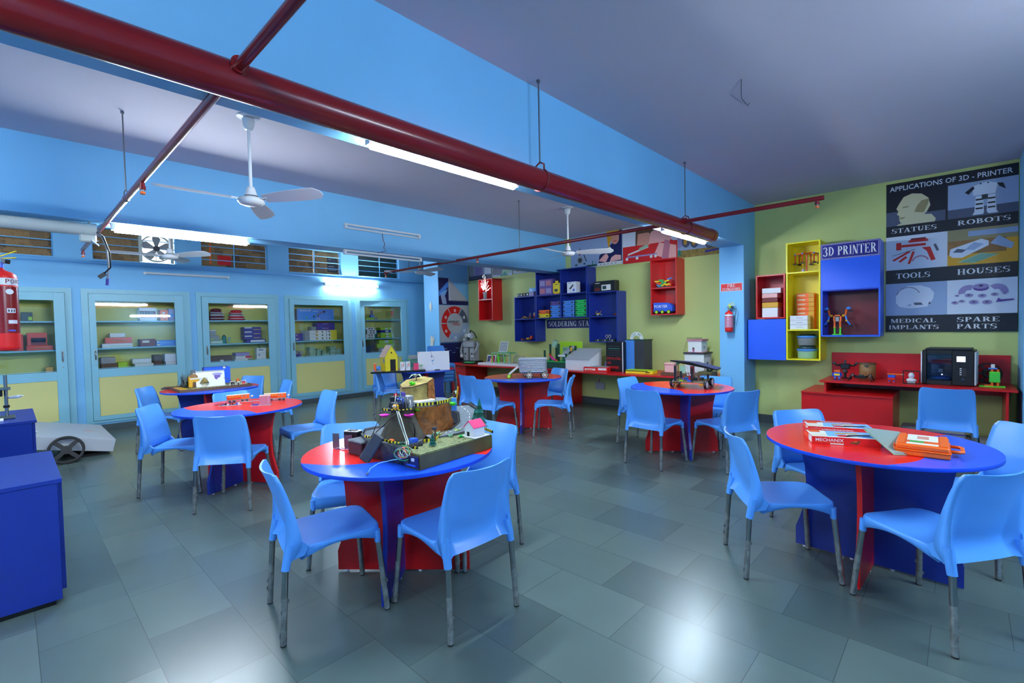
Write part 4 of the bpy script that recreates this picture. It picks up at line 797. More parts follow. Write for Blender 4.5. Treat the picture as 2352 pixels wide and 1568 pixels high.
# ================================================================== CHAIRS
def loft(b, loops, m, caps=True, smooth=True):
    n = len(loops[0]); vs = [p for l in loops for p in l]; fs = []
    for j in range(len(loops) - 1):
        for i in range(n): fs.append((j * n + i, j * n + (i + 1) % n, (j + 1) * n + (i + 1) % n, (j + 1) * n + i))
    b.add(vs, fs, m, smooth)
    if caps: b.add(vs, [tuple(range(n - 1, -1, -1)), tuple(range((len(loops) - 1) * n, len(loops) * n))], m, False)
def lerp(a, t):
    n = len(a) - 1; x = min(max(t, 0), 1) * n; i = min(int(x), n - 1); f = x - i
    f = f * f * (3 - 2 * f) if False else f
    return a[i] * (1 - f) + a[i + 1] * f
def curve(keys, t):
    for (t0, v0), (t1, v1) in zip(keys, keys[1:]):
        if t <= t1:
            f = (t - t0) / (t1 - t0); return v0 + (v1 - v0) * f
    return keys[-1][1]
def chair_parts(t, legs=True):
    # local: +y is the front, origin on the floor under the middle of the seat; rear legs at y=-0.255
    O = -.255
    # backrest: horizontal sections from the lower rim to the top edge
    b = MB('chair_blue'); loops = []
    yf = [(.395, .055), (.44, .090), (.47, .100), (.50, .098), (.56, .086), (.64, .066), (.72, .042), (.78, .020), (.82, .002)]
    yr = [(.395, .008), (.44, .018), (.50, .026), (.58, .030), (.66, .026), (.74, .012), (.79, -.004), (.82, -.016)]
    wd = [(.395, .218), (.45, .216), (.52, .212), (.62, .210), (.72, .207), (.78, .203), (.805, .196), (.82, .182)]
    conc = [(.395, .012), (.46, .022), (.55, .036), (.70, .042), (.82, .040)]
    N = 16
    for k in range(23):
        z = .395 + (.82 - .395) * (k / 22) ** .95
        w = curve(wd, z); F = curve(yf, z); Rr = curve(yr, z); cc = curve(conc, z); th = .011
        lo = []; v = k / 22
        if z < .47: F0 = F; F = F
        for i in range(N + 1):
            u = -1 + 2 * i / N; zz = z - (.012 * (1 - u * u)) * v - (.008 * u ** 8) * v
            lo.append((w * u, O + F - cc * (1 - u * u), zz))
        for i in range(N + 1):
            u = 1 - 2 * i / N; inner = F - cc * (1 - u * u) - th
            p = min(1, max(0, (abs(u) - .80) / .12)); p = p * p * (3 - 2 * p); y = inner * (1 - p) + min(Rr, inner) * p
            zz = z - (.012 * (1 - u * u)) * v - (.008 * u ** 8) * v
            lo.append((w * u, O + y, zz))
        loops.append(lo)
    loft(b, loops, None)
    bk = b.build('backrest', t)
    # seat pan with aprons and sockets
    b = MB('chair_blue'); P = []; n = 48
    for i in range(n):     # rounded rectangle
        a = 2 * PI * i / n; c, s_ = math.cos(a), math.sin(a); e = 6.0
        r = 1 / (abs(c) ** e + abs(s_) ** e) ** (1 / e)
        x = r * c; y = r * s_; wy = .205 + .003 * y
        P.append((x, y, x * wy, O + .29 + y * .212))
    def top(x, y): return .452 - .010 * max(0, 1 - (x / 1.0) ** 2) * (.6 + .4 * max(0, -y)) + .006 * y - .004
    rings = []
    for f in (.02, .35, .65, .86, .95): rings.append([(px * f, O + .29 + (py - O - .29) * f, top(x * f, y * f)) for x, y, px, py in P])
    rings.append([(px * .985, O + .29 + (py - O - .29) * .99, top(x, y) - .001) for x, y, px, py in P])
    rings.append([(px, py, top(x, y) - .008) for x, y, px, py in P])
    def low(x, y):
        if abs(x) > .80 and y < .93: return .368 + .058 * max(0, 1 - ((y - .02) / .93) ** 2) ** .8
        if y > .8: return .368 + .014 * (1 - x * x)
        return .385
    rings.append([(px * 1.012, py + (.003 if y > .8 else 0), low(x, y)) for x, y, px, py in P])
    rings.append([(px * .975, O + .29 + (py - O - .29) * .975, low(x, y)) for x, y, px, py in P])
    rings.append([(px * .965, O + .29 + (py - O - .29) * .965, .432) for x, y, px, py in P])
    rings.append([(px * .02, O + .29 + (py - O - .29) * .02, .430) for x, y, px, py in P])
    loft(b, rings, None)
    for sx in (-1, 1):
        b.cyl((sx * .188, O + .479, .366), (sx * .186, O + .476, .43), .0165, .017, n=14)
        b.cyl((sx * .209, O + .022, .355), (sx * .203, O + .045, .47), .0195, .022, n=14)
        # side web joining seat and back pillar
        b.add([(sx * .212, O + .02, .39), (sx * .209, O + .11, .405), (sx * .209, O + .13, .445), (sx * .209, O + .10, .475), (sx * .212, O + .028, .50),
               (sx * .196, O + .02, .39), (sx * .196, O + .11, .405), (sx * .196, O + .13, .445), (sx * .196, O + .10, .475), (sx * .196, O + .028, .50)],
              [(0, 1, 2, 3, 4), (9, 8, 7, 6, 5), (0, 5, 6, 1), (1, 6, 7, 2), (2, 7, 8, 3), (3, 8, 9, 4), (4, 9, 5, 0)])
    b.build('seat', t)
    if legs:
        for i, (sx, y0, yt, zt) in enumerate(((-1, .51, .487, .375), (1, .51, .487, .375), (-1, .0, .022, .362), (1, .0, .022, .362))):
            b = MB('chrome'); a = Vector((sx * .22, O + y0, .004)); c = Vector((sx * (.189 if yt > .1 else .209), O + (yt if yt < .1 else .480), zt))
            b.cyl(a, c, .0138, .0145, n=14)
            b.cyl(a.lerp(c, .01), a.lerp(c, .62), .0146, .0146, 'leg_wrap', n=14, caps=False)
            b.cyl((a.x, a.y, 0.0005), a.lerp(c, .02), .0142, m='rubber', n=12)
            r = random.Random(i * 7 + 3)
            for k in range(3):       # tatters of protective film
                p = a.lerp(c, .05 + .5 * r.random()); an = r.random() * 2 * PI; d = Vector((math.cos(an), math.sin(an), 0))
                b.add([p + d * .013, p + d * .013 + Vector((0, 0, .03)), p + d * (.018 + .005 * r.random()) + Vector((.003, 0, .02)), p + d * .020 + Vector((0, .003, .006))], [(0, 1, 2), (0, 2, 3)], 'leg_wrap')
            b.build('leg', t)
proto_chair = thing('chair', '', 'chair', (0, 0, 0)); chair_parts(proto_chair)
_first = [True]
def chair(x, y, deg, label, z=0, group='light blue plastic chairs', tilt=0):
    if _first[0]: t = proto_chair; _first[0] = False
    else: t = copy_tree(proto_chair)
    t.location = (x, y, z); t.rotation_euler = (0, 0, math.radians(deg)); t['label'] = label; t['group'] = group
    return t
chair(-2.504, 1.144, -12.4, 'light blue chair seen side-on at the near left of the mountain model table')
chair(-1.996, 1.615, 87.8, 'light blue chair seen from behind at the near right of the mountain model table')
chair(-3.061, 1.568, -124.2, 'light blue chair behind the left side of the table with the mountain road model')
chair(-2.427, 2.132, 179.2, 'light blue chair beyond the little white house of the mountain road model')
chair(-.090, 3.144, 54.1, 'nearest light blue chair in the right foreground, its back to the viewer')
chair(-.817, 3.234, -56.3, 'light blue chair seen side-on at the left of the table with the red game boxes')
chair(-.721, 3.987, -129.5, 'light blue chair behind the left end of the table with the red game boxes')
chair(.156, 4.159, 139.9, 'light blue chair cut by the right edge, beyond the orange case')
chair(-2.409, 4.788, -5.4, 'light blue chair seen from behind at the front left of the solar rover table')
chair(-1.802, 5.143, 63.3, 'light blue chair seen from behind at the front right of the solar rover table')
chair(-2.89, 5.45, -95, 'light blue chair at the left side of the solar rover table, facing right')
chair(-2.278, 5.93, 181.3, 'light blue chair behind the solar rover table, beside the blue column')
chair(-4.70, 4.572, 3, 'light blue chair seen from behind at the front of the basket robot table')
chair(-5.19, 4.80, -6, 'light blue chair directly left of the chair at the front of the basket robot table')
chair(-4.10, 5.15, 121.1, 'light blue chair seen side-on at the right of the basket robot table')
chair(-4.78, 5.86, 165, 'light blue chair behind the basket robot table')
chair(-4.686, 1.341, 50.6, 'light blue chair seen from behind at the front of the toy train table')
chair(-5.533, 1.105, -34.2, 'light blue chair at the left of the toy train table, its seat toward the train')
chair(-5.25, 2.24, 176, 'light blue chair at the right end of the toy train table, facing left')
chair(-5.93, 1.80, -80, 'light blue chair behind the toy train table, only its back top showing')
chair(-7.59, 1.40, -36, 'leftmost light blue chair, beside the castle model table and the cupboards')
chair(-8.02, 2.42, -150.5, 'light blue chair behind the right end of the castle model table, close to the cupboards')
chair(-6.93, 2.43, 174.9, 'light blue chair seen edge-on at the right end of the castle model table')
chair(-7.145, 4.521, -40.8, 'light blue chair seen side-on before the yellow toy house table')
chair(-7.68, 4.72, -120, 'light blue chair behind the side-on one at the yellow toy house table')
chair(-.108, 6.50, 0.7, 'light blue chair pushed up to the red desk with the desktop printer')
for k in range(5):
    chair(-8.05 + .012 * k, 6.30 - .006 * k, -100, ('lowest', 'second', 'third', 'fourth', 'topmost')[k] + ' light blue chair of the stack beside the corner column, counted from the floor', z=.0005 + .078 * k, group='stacked light blue chairs')

# ================================================================== ROUND TABLES
def table(x, y, phi, base, label, wide='red_lam', other='blue_lam', R=.565, top='tabletop', zt=.762):
    t = thing('round_table', label, 'table', (x, y, 0), math.radians(phi), 'round craft tables')
    b = MB(top); n = 72; th = .02
    b.lathe([(0, zt), (R - .0005, zt)], n=n, m=top, smooth=False)
    b.lathe([(R - .0005, zt), (R, zt - .001), (R, zt - th + .001), (R - .001, zt - th), (0, zt - th)], n=n, m='blue_edge'); b.build('tabletop', t)
    prof = [(.41, .012), (.41, .13), (.385, .20), (.358, .30), (.348, .42), (.355, .54), (.375, .64), (.40, .72), (.405, zt - th - .0005)]
    for i, (m, a) in enumerate(((wide, 0), (other, 90))):
        b = MB(m); b.X = RZ(math.radians(base - phi + a)) @ RX(PI / 2); w = .0125
        for s in (1, -1):     # two wings per panel, clear of the crossing
            g = 0 if i == 0 else .0127
            poly = [(g * s, .012)] + [(s * u, v) for u, v in prof] + [(g * s, zt - th - .0005)]
            if s < 0: poly = poly[::-1]
            if i == 0 and s < 0: continue
            if i == 0: poly = [(-u, v) for u, v in prof[::-1]] + [(u, v) for u, v in prof]; 
            b.prism(poly, -w, w, m)
        b.build('base_panel', t)
    b = MB('white')
    for a in (0, 90, 180, 270): b.X = RZ(math.radians(base - phi + a)); b.cyl((.36, 0, 0.0003), (.36, 0, .012), .012, n=10); b.cyl((.1, 0, 0.0003), (.1, 0, .012), .012, n=10)
    b.build('foot_pad', t)
    return t
table(-2.515, 1.64, -40, 41, 'round red and blue table carrying the mountain road model')
table(-.392, 3.575, -11, -2.6, 'round red and blue table on the right with red game boxes and an orange case', 'blue_lam', 'red_lam')
table(-2.37, 5.345, -128, 37.5, 'round red and blue table carrying the solar rover')
table(-4.68, 5.17, -60, 36, 'round red and blue table carrying the wheeled basket robot')
table(-5.24, 1.57, -69, 30, 'round red and blue table carrying the two toy train carriages')
table(-7.36, 1.86, -5, 65, 'round table near the cupboards under the castle model tray', 'blue_lam', 'red_lam')
table(-7.10, 5.16, -45, 62, 'round table near the corner carrying the whiteboard and the yellow toy house', 'blue_lam', 'red_lam')

# ================================================================== DESKS AND COUNTER
r = thing('desk', 'long red desk with a red splash panel, carrying the desktop printer', 'desk', (-1.30, YB, 0))
b = MB('red_lam'); b.box(0, 1.72, -.70, -.020, .722, .745, c=.002); b.build('desktop', r)
b = MB('red_lam'); b.box(.02, 1.70, -.018, -.0005, .60, 1.062, c=.001); b.build('splash_panel', r)
for xx in (.075, 1.665): b = MB('red_lam'); b.box(xx - .03, xx - .008, -.66, -.03, .0005 if xx > 1 else .6105, .7215, c=.001); b.build('side_panel', r)
b = MB('black'); b.box(.12, 1.05, -.06, -.021, .61, .7215, 'dark_red_lam'); b.build('rear_rail', r)
r = thing('low_cabinet', 'low red cabinet sticking out under the left half of the red desk', 'cabinet', (-1.475, YB, 0))
b = MB('red_lam'); b.box(0, .91, -.80, -.02, .03, .589, c=.001); b.build('body', r)
b = MB('red_lam'); b.box(-.003, .913, -.82, -.0, .590, .609, c=.001); b.build('top_board', r)
b = MB('black'); b.box(.02, .89, -.76, -.04, 0.0005, .03); b.build('plinth', r)
# counter on the long wall: bowed front edges
def counter(x0, x1, bow, label, ped):
    r = thing('counter', label, 'counter', (x0, YB, 0)); W = x1 - x0; n = 20
    fr = [(W * i / n, -.70 - bow * math.sin(PI * i / n) ** 1.0) for i in range(n + 1)]
    poly = fr + [(W, -.001), (0, -.001)]
    b = MB('red_lam'); b.prism(poly, .677, .70, 'red_lam'); b.build('counter_top', r)
    for (a, c_, side) in ped:
        b = MB('red_lam'); b.box(a, c_, -.66, -.02, .001, .6765, c=.002); p = b.build('pedestal', r)
        if side:
            b = MB('red_lam')
            for k in range(3): b.box(a + .01, c_ - .01, -.672, -.661, .08 + .2 * k, .27 + .2 * k, c=.003)
            b.build('drawer_front', r)
            b = MB('chrome'); b.box((a + c_) / 2 - .05, (a + c_) / 2 + .05, -.682, -.673, .60, .61); b.build('drawer_handle', r)
    return r
counter(-8.62, -5.86, .22, 'left part of the long red counter, with the drawer pedestal', [(.02, .55, True)])
counter(-5.85, -2.60, .26, 'right part of the long red counter, under the soldering sign and castle models', [(.02, .46, False), (2.72, 3.2, False)])
# left edge cabinets
r = thing('blue_cabinet', 'near dark blue cabinet at the left edge, flat top level with a table', 'cabinet', (-3.66, -.90, 0))
b = MB('blue_lam'); b.box(-.95, 0, 0, 1.058, .03, .683, c=.001); b.build('body', r)
b = MB('blue_lam'); b.box(-.952, .004, 0, 1.078, .684, .706, c=.001); b.build('top_board', r)
b = MB('blue_lam')
for k in range(2): b.box(-.90 + .43 * k, -.48 + .43 * k - .04 * k, 1.059, 1.081, .05 if k else .05, .672, c=.001)
b.build('door', r)
b = MB('black'); b.box(-.93, -.02, .02, 1.03, 0.0005, .03); b.build('plinth', r)
r = thing('blue_cabinet', 'farther dark blue cabinet at the left edge, with lab stands on top', 'cabinet', (-5.62, -.95, 0))
b = MB('blue_lam'); b.box(-.94, 0, 0, 1.06, .03, .783, c=.001); b.build('body', r)
b = MB('blue_lam'); b.box(-.95, .004, 0, 1.09, .784, .806, c=.001); b.build('top_board', r)
b = MB('blue_lam'); b.box(-.92, -.02, 1.061, 1.08, .05, .775, c=.001); b.build('door', r)
b = MB('white'); b.cyl((-.03, 1.081, .7), (-.03, 1.089, .7), .01, n=10); b.cyl((-.03, 1.081, .4), (-.03, 1.089, .4), .01, n=10); b.build('hinge_screw', r)
# ================================================================== SMALL HELPERS
def tuft(b, x, y, z, r, h, m, n=14, seed=0, w=.006):
    R_ = random.Random(seed)
    for i in range(n):
        a = R_.random() * 2 * PI; q = r * R_.random(); e = r * (.5 + R_.random()); hh = h * (.5 + .5 * R_.random())
        p = Vector((x + q * math.cos(a) * .3, y + q * math.sin(a) * .3, z)); t_ = Vector((x + e * math.cos(a), y + e * math.sin(a), z + hh)); s_ = Vector((-math.sin(a), math.cos(a), 0)) * w
        mid = (p + t_) / 2 + Vector((0, 0, hh * .15)); b.add([p - s_ * .5, p + s_ * .5, mid + s_, t_, mid - s_], [(0, 1, 2, 3, 4)], m)
def fir(b, x, y, z, h, r, m='treegreen', tiers=7):
    b.cyl((x, y, z), (x, y, z + h * .3), r * .12, m='brown', n=6)
    for k in range(tiers):
        z0 = z + h * (.1 + .8 * k / tiers); rr = r * (1 - .85 * k / tiers); n = 12
        vs = [(x, y, z0 + h * .24)]
        for i in range(n * 2): a = PI * i / n + k; q = rr * (1 if i % 2 else .55); vs.append((x + q * math.cos(a), y + q * math.sin(a), z0 - (.02 * h if i % 2 else 0)))
        b.add(vs, [(0, 1 + i, 1 + (i + 1) % (2 * n)) for i in range(2 * n)], m if k % 2 else 'teal')
def pinetree_frost(b): pass
def spoked(b, c, ax, r, w, tyre='black', hub='white', spokes=6):
    """wheel with centre c and its axis along ax"""
    a = Vector(ax).normalized(); Mx = T(*c) @ a.to_track_quat('Z', 'Y').to_matrix().to_4x4(); old = b.X; b.X = old @ Mx
    b.lathe([(r * .82, -w / 2), (r * .97, -w / 2), (r, -w * .35), (r, w * .35), (r * .97, w / 2), (r * .82, w / 2), (r * .82, -w / 2)], n=24, m=tyre)
    b.lathe([(r * .70, -w * .3), (r * .83, -w * .3), (r * .83, w * .3), (r * .70, w * .3), (r * .70, -w * .3)], n=24, m=hub)
    for k in range(spokes):
        b.X = old @ Mx @ RZ(2 * PI * k / spokes); b.box(r * .1, r * .74, -r * .09, r * .09, -w * .2, w * .2, hub)
    b.X = old @ Mx; b.cyl((0, 0, -w * .5), (0, 0, w * .5), r * .2, m=hub, n=12); b.X = old
TZ = .7625
# ================================================================== MOUNTAIN ROAD MODEL
D = thing('mountain_road_model', 'large craft model of a mountain road with rocks, trees, wiring and a little house', 'model', (-2.046, 1.448, TZ), math.radians(4.6))
def UV(l): return [(-u, v) for u, v in l][::-1]
b = MB('olive'); b.prism(UV([(0, 0), (0, .57), (.33, .66), (.38, .34), (.16, .13), (.12, 0)]), .0, .076); b.build('base_board', D)
b = MB('grass'); b.prism(UV([(.004, .004), (.004, .566), (.33, .655), (.30, .45), (.20, .30), (.16, .14), (.12, .004)]), .0762, .082)
rr = random.Random(5)
for k in range(90): u, v = .02 + .2 * rr.random(), .12 + .42 * rr.random(); b.cb(-u, v, .083, .006 + .008 * rr.random(), .003, .003, ('ply', 'grass', 'olive')[k % 3])
b.build('turf', D)
b = MB('tar'); loops = []
hull = [(.12, -.004), (.14, .14), (.36, .36), (.36, .62), (.60, .56), (.74, .40), (.735, .16), (.62, .06), (.46, -.01), (.30, -.015)]
def sub(poly, n=4):
    out = []
    for i in range(len(poly)):
        a, c = poly[i - 1], poly[i]; out += [(a[0] + (c[0] - a[0]) * k / n, a[1] + (c[1] - a[1]) * k / n) for k in range(n)]
    return out
hs = sub(UV(hull)); cx = sum(p[0] for p in hs) / len(hs); cy = sum(p[1] for p in hs) / len(hs)
for z, f in ((0, .94), (.03, .99), (.06, 1.0), (.075, 1.0), (.085, .99), (.105, .985), (.107, .95), (.088, .945)):
    loops.append([(cx + (x - cx) * f + rr.uniform(-.003, .003), cy + (y - cy) * f + rr.uniform(-.003, .003), z + (rr.uniform(-.004, .004) if .02 < z < .1 else 0)) for x, y in hs])
loft(b, loops, 'tar'); b.build('dark_hull', D)
b = MB('road'); b.prism([(cx + (x - cx) * .945, cy + (y - cy) * .945) for x, y in UV(hull)], .0885, .0905)
for k in range(6): b.X = T(-.60 + .03 * k, .30 - .045 * k, .0915) @ RZ(-.9); b.box(-.012, .012, -.0015, .0015, 0, .0006, 'white'); b.X = Matrix.Identity(4)
b.build('lower_road', D)
b = MB('maroon_brown'); b.box(-.625, -.49, -.025, .10, 0, .072, 'maroon_brown', c=.006); b.box(-.63, -.485, -.028, .105, .0722, .086, 'road', c=.006); b.build('side_block', D)
# dark cone mountain
b = MB('rock_dark'); loops = []; n = 26
for k in range(7):
    f = k / 6; z = .09 + .165 * f; rx = .075 * (1 - f) ** 1.2 + .078; ry = .065 * (1 - f) ** 1.2 + .055
    loops.append([(-.385 + (.01 * f) + rx * math.cos(2 * PI * i / n) * (1 + .05 * math.sin(5 * i)), .19 + ry * math.sin(2 * PI * i / n) * (1 + .06 * math.sin(3 * i + k * .3)), z) for i in range(n)])
loft(b, loops, None); b.build('dark_mountain', D)
# orange rock with the shelf road
b = MB('rust'); rk = sub(UV([(.315, .25), (.27, .34), (.275, .46), (.33, .565), (.45, .60), (.56, .55), (.56, .30), (.44, .22)]), 4); cx = sum(p[0] for p in rk) / len(rk); cy = sum(p[1] for p in rk) / len(rk); loops = []
for k in range(8):
    z = .088 + .175 * k / 7; f = 1.03 - .10 * math.sin(PI * k / 7 * .9) + .02 * (k / 7); loops.append([(cx + (x - cx) * f * (1 + rr.uniform(-.05, .05)), cy + (y - cy) * f * (1 + rr.uniform(-.05, .05)), z) for x, y in rk])
loft(b, loops, None); b.build('orange_rock', D)
b = MB('road'); b.prism([(cx + (x - cx) * .99, cy + (y - cy) * .99) for x, y in rk], .264, .270)
b.box(-.47, -.36, .30, .44, .271, .289, 'paper', c=.004); b.build('shelf_road', D)
def hazard(b, pts, h=.014, w=.006):
    for i in range(len(pts) - 1):
        a, c = Vector(pts[i]), Vector(pts[i + 1]); L = (c - a).length; n = max(1, int(L / .011)); ang = math.atan2(c.y - a.y, c.x - a.x)
        for k in range(n):
            p = a.lerp(c, (k + .5) / n); old = b.X; b.X = T(*p) @ RZ(ang); b.box(-L / n * .5, L / n * .5, -w / 2, w / 2, 0, h, 'yellow' if k % 2 else 'black'); b.X = old
b = MB('yellow'); hazard(b, [(-.325, .245, .270), (-.272, .36, .270), (-.278, .47, .270), (-.335, .57, .270)], .018); b.build('striped_barrier', D)
b = MB('yellow'); hazard(b, [(-.46, .11, .256), (-.40, .115, .256), (-.33, .14, .256), (-.30, .20, .256)], .012); b.build('striped_barrier', D)
b = MB('yellow'); hazard(b, [(-.02, .60, .08), (-.12, .635, .082), (-.22, .62, .082), (-.25, .50, .082), (-.24, .40, .082), (-.20, .31, .082), (-.155, .25, .082), (-.20, .20, .082)], .016); b.build('striped_barrier', D)
b = MB('yellow'); hazard(b, [(-.10, .07, .08), (-.20, .06, .09), (-.34, .02, .105), (-.5, .01, .108)], .012); b.build('striped_barrier', D)
# rising road at the right
b = MB('road'); inn = [(.33, .30, .092), (.27, .36, .094), (.25, .46, .10), (.28, .57, .125), (.38, .66, .16), (.50, .70, .19)]; out = [(.22, .26, .092), (.17, .38, .094), (.145, .50, .10), (.16, .64, .125), (.27, .76, .16), (.42, .82, .19)]
vs = [(-u, v, z) for u, v, z in inn] + [(-u, v, z) for u, v, z in out] + [(-u, v, .083 if v < .64 else .02) for u, v, z in out]; n = 6
b.add(vs, [(i, i + 1, n + i + 1, n + i) for i in range(5)] + [(n + i, n + i + 1, 2 * n + i + 1, 2 * n + i) for i in range(5)])
for i in range(5):
    for k in range(3):
        f0, f1 = (k + .15) / 3, (k + .7) / 3
        P_ = [Vector(((-(inn[i][0] + out[i][0]) / 2), (inn[i][1] + out[i][1]) / 2, (inn[i][2] + out[i][2]) / 2)), Vector(((-(inn[i + 1][0] + out[i + 1][0]) / 2), (inn[i + 1][1] + out[i + 1][1]) / 2, (inn[i + 1][2] + out[i + 1][2]) / 2))]
        a, c = P_[0].lerp(P_[1], f0), P_[0].lerp(P_[1], f1); b.tube([a + Vector((0, 0, .002)), c + Vector((0, 0, .002))], .0028, 'white', n=4)
b.build('rising_road', D)
b = MB('black'); b.tube([(-u, v, z + .012) for u, v, z in out[2:]], .012, n=6); b.tube([(-u, v, z + .0) for u, v, z in inn[2:]], .008, n=6); b.build('road_kerb', D)
# upper tower
b = MB('tan'); tw = sub(UV([(.42, .30), (.39, .40), (.44, .50), (.56, .52), (.62, .42), (.56, .32), (.48, .275)]), 3); cx = sum(p[0] for p in tw) / len(tw); cy = sum(p[1] for p in tw) / len(tw); loops = []
for k in range(6): f = 1.04 - .07 * k / 5; loops.append([(cx + (x - cx) * f * (1 + rr.uniform(-.02, .02)), cy + (y - cy) * f * (1 + rr.uniform(-.02, .02)), .268 + (.105 + .18 * (y - .3)) * k / 5) for x, y in tw])
loft(b, loops, None); 
b.add([tuple(p) for p in loops[0]] + [tuple(p) for p in loops[-1]], [], 'rust')
nn = len(tw)
for i in range(nn):
    x, y = tw[i]
    if x > -.46 and y > .40: b.add([Vector(loops[0][i]) * 1.0 + Vector((.004, .002, 0)), Vector(loops[0][(i + 1) % nn]) + Vector((.004, .002, 0)), Vector(loops[-1][(i + 1) % nn]) + Vector((.005, .002, 0)), Vector(loops[-1][i]) + Vector((.005, .002, 0))], [(0, 1, 2, 3)], 'rust')
b.build('upper_tower', D)
b = MB('ply'); b.add([(x * 1.0, y, .376 + .18 * (y - .3)) for x, y in tw], [tuple(range(nn))], 'tan'); b.add([(x, y, .370 + .18 * (y - .3)) for x, y in tw] + [(x, y, .377 + .18 * (y - .3)) for x, y in tw], [(i, (i + 1) % nn, nn + (i + 1) % nn, nn + i) for i in range(nn)], 'brown'); b.build('tower_cap', D)
b = MB('brightgreen'); tuft(b, -.45, .33, .38, .022, .03, 'brightgreen', 40, 1, .005); tuft(b, -.262, .50, .245, .022, .025, 'brightgreen', 40, 2, .005); tuft(b, -.31, .25, .245, .02, .012, 'brightgreen', 30, 3, .005); tuft(b, -.10, .40, .08, .02, .02, 'green', 24, 4, .004)
tuft(b, -.20, .02, .09, .03, .03, 'treegreen', 26, 5, .007); tuft(b, -.23, .33, .09, .025, .03, 'mint', 26, 7, .004); tuft(b, -.20, .46, .082, .03, .03, 'lime', 26, 8, .004); tuft(b, -.16, .37, .082, .02, .025, 'mint', 20, 9, .003); b.build('shrub', D)
for (u, v, z, h, r, s_) in ((.53, .43, .40, .05, .055, 1), (.36, .62, .27, .07, .03, 2)):
    b = MB('treegreen'); b.cyl((-u, v, z - .02), (-u + .004, v, z + h * .5), .0028, m='black', n=6)
    for k in range(7):
        a = 2 * PI * k / 7 + s_; d = Vector((math.cos(a), math.sin(a), 0)); s2 = Vector((-math.sin(a), math.cos(a), 0)) * r * .18; p = Vector((-u, v, z + h * .5))
        b.add([p, p + d * r * .5 + s2 + Vector((0, 0, .014)), p + d * r + Vector((0, 0, -.008)), p + d * r * .5 - s2 + Vector((0, 0, .014))], [(0, 1, 2, 3)], 'rock_dark' if k % 2 else 'mint')
    b.build('palm_tree', D)
for (u, v, z, h, r) in ((.155, .63, .082, .20, .055), (.21, .65, .082, .13, .045), (.085, .165, .082, .07, .024)):
    b = MB('treegreen'); fir(b, -u, v, z, h, r); b.build('fir_tree', D)
# little house on the corner
b = MB('white'); b.box(-.115, .005, .415, .545, .0823, .088, c=.001); b.box(-.095, -.02, .43, .525, .0882, .145); 
b.prism([(-.095, 0), (-.02, 0), (-.0575, .032)], 0, 0, 'white') if False else None
b.add([(-.095, .43, .145), (-.02, .43, .145), (-.0575, .43, .178), (-.095, .525, .145), (-.02, .525, .145), (-.0575, .525, .178)], [(0, 1, 2), (3, 5, 4)], 'white')
b.box(-.075, -.055, .4285, .43, .0885, .115, 'black'); b.flat([], 0) if False else None
h_ = b.build('little_house', D)
b = MB('pink'); b.add([(-.102, .424, .142), (-.0575, .424, .183), (-.0575, .531, .183), (-.102, .531, .142), (-.013, .424, .142), (-.013, .531, .142), (-.102, .424, .138), (-.0575, .424, .179), (-.0575, .531, .179), (-.102, .531, .138), (-.013, .424, .138), (-.013, .531, .138)], [(0, 1, 2, 3), (1, 4, 5, 2), (6, 9, 8, 7), (7, 8, 11, 10), (0, 6, 7, 1), (1, 7, 10, 4), (3, 2, 8, 9), (2, 5, 11, 8), (4, 10, 11, 5), (0, 3, 9, 6)]); b.build('roof', h_)
# electronics on the dark mountain
b = MB('black'); b.prism(circle(-.39, .19, .10, 24, .075), .2555, .262); b.box(-.44, -.36, .15, .23, .262, .30, 'darkgrey', c=.004); b.box(-.47, -.43, .17, .21, .262, .33, 'black', c=.003); b.box(-.40, -.34, .20, .25, .262, .335, 'greybox', c=.003)
b.box(-.385, -.355, .19, .2, .335, .36, 'purple'); b.cyl((-.45, .2, .33), (-.45, .2, .345), .01, m='red', n=8); b.box(-.455, -.435, .215, .245, .30, .32, 'blue'); b.build('control_electronics', D)
b = MB('blue'); b.X = T(-.352, .158, .318); b.box(-.03, .03, -.002, .002, -.012, .012)
for s in (-1, 1): b.cyl((s * .016, -.002, 0), (s * .016, -.014, 0), .010, m='silver', n=14); b.cyl((s * .016, -.0142, 0), (s * .016, -.0146, 0), .006, m='black', n=10)
b.X = Matrix.Identity(4); b.build('ultrasonic_sensor', D)
b = MB('orange'); b.box(-.385, -.345, .125, .145, .263, .295, 'gold', c=.005); b.cyl((-.376, .125, .285), (-.376, .121, .285), .006, m='white', n=10); b.cyl((-.355, .125, .285), (-.355, .121, .285), .006, m='white', n=10); b.build('toy_face', D)
b = MB('magenta')
for (x, y) in ((-.41, .085), (-.285, .165)): b.X = T(x, y, .235); b.lathe([(.0, -.008), (.018, -.008), (.028, .002), (.03, .004), (.025, .004), (.0, -.002)], n=18)
b.X = Matrix.Identity(4); b.build('pink_cup', D)
b = MB('black'); cols = ('black', 'white', 'violet', 'darkred', 'greybox', 'teal', 'darkgrey')
for k in range(22):
    p = Vector((-.46 + .14 * rr.random(), .13 + .12 * rr.random(), .265)); q = p + Vector((rr.uniform(-.05, .05), rr.uniform(-.04, .04), 0)); 
    b.tube([p, (p + q) / 2 + Vector((0, 0, .04 + .06 * rr.random())), q], .0018, cols[k % 7], n=5)
b.build('wire_bundle', D)
b = MB('mint')   # twisted bundle running down the front
for k in range(6):
    o = (k - 2.5) * .004; b.tube([(-.33 + o, .12, .26), (-.28 + o, .10, .20 + .004 * k), (-.25 + o, .10, .15), (-.20 + o, .08, .11), (-.16 + o, .05, .10)], .0022, ('mint', 'white', 'darkgrey', 'rust', 'teal', 'white')[k], n=5)
b.tube([(-.33, .11, .25), (-.36, .06, .20), (-.40, .02, .15), (-.42, -.01, .12)], .003, 'black', n=6); b.build('cable_loom', D)
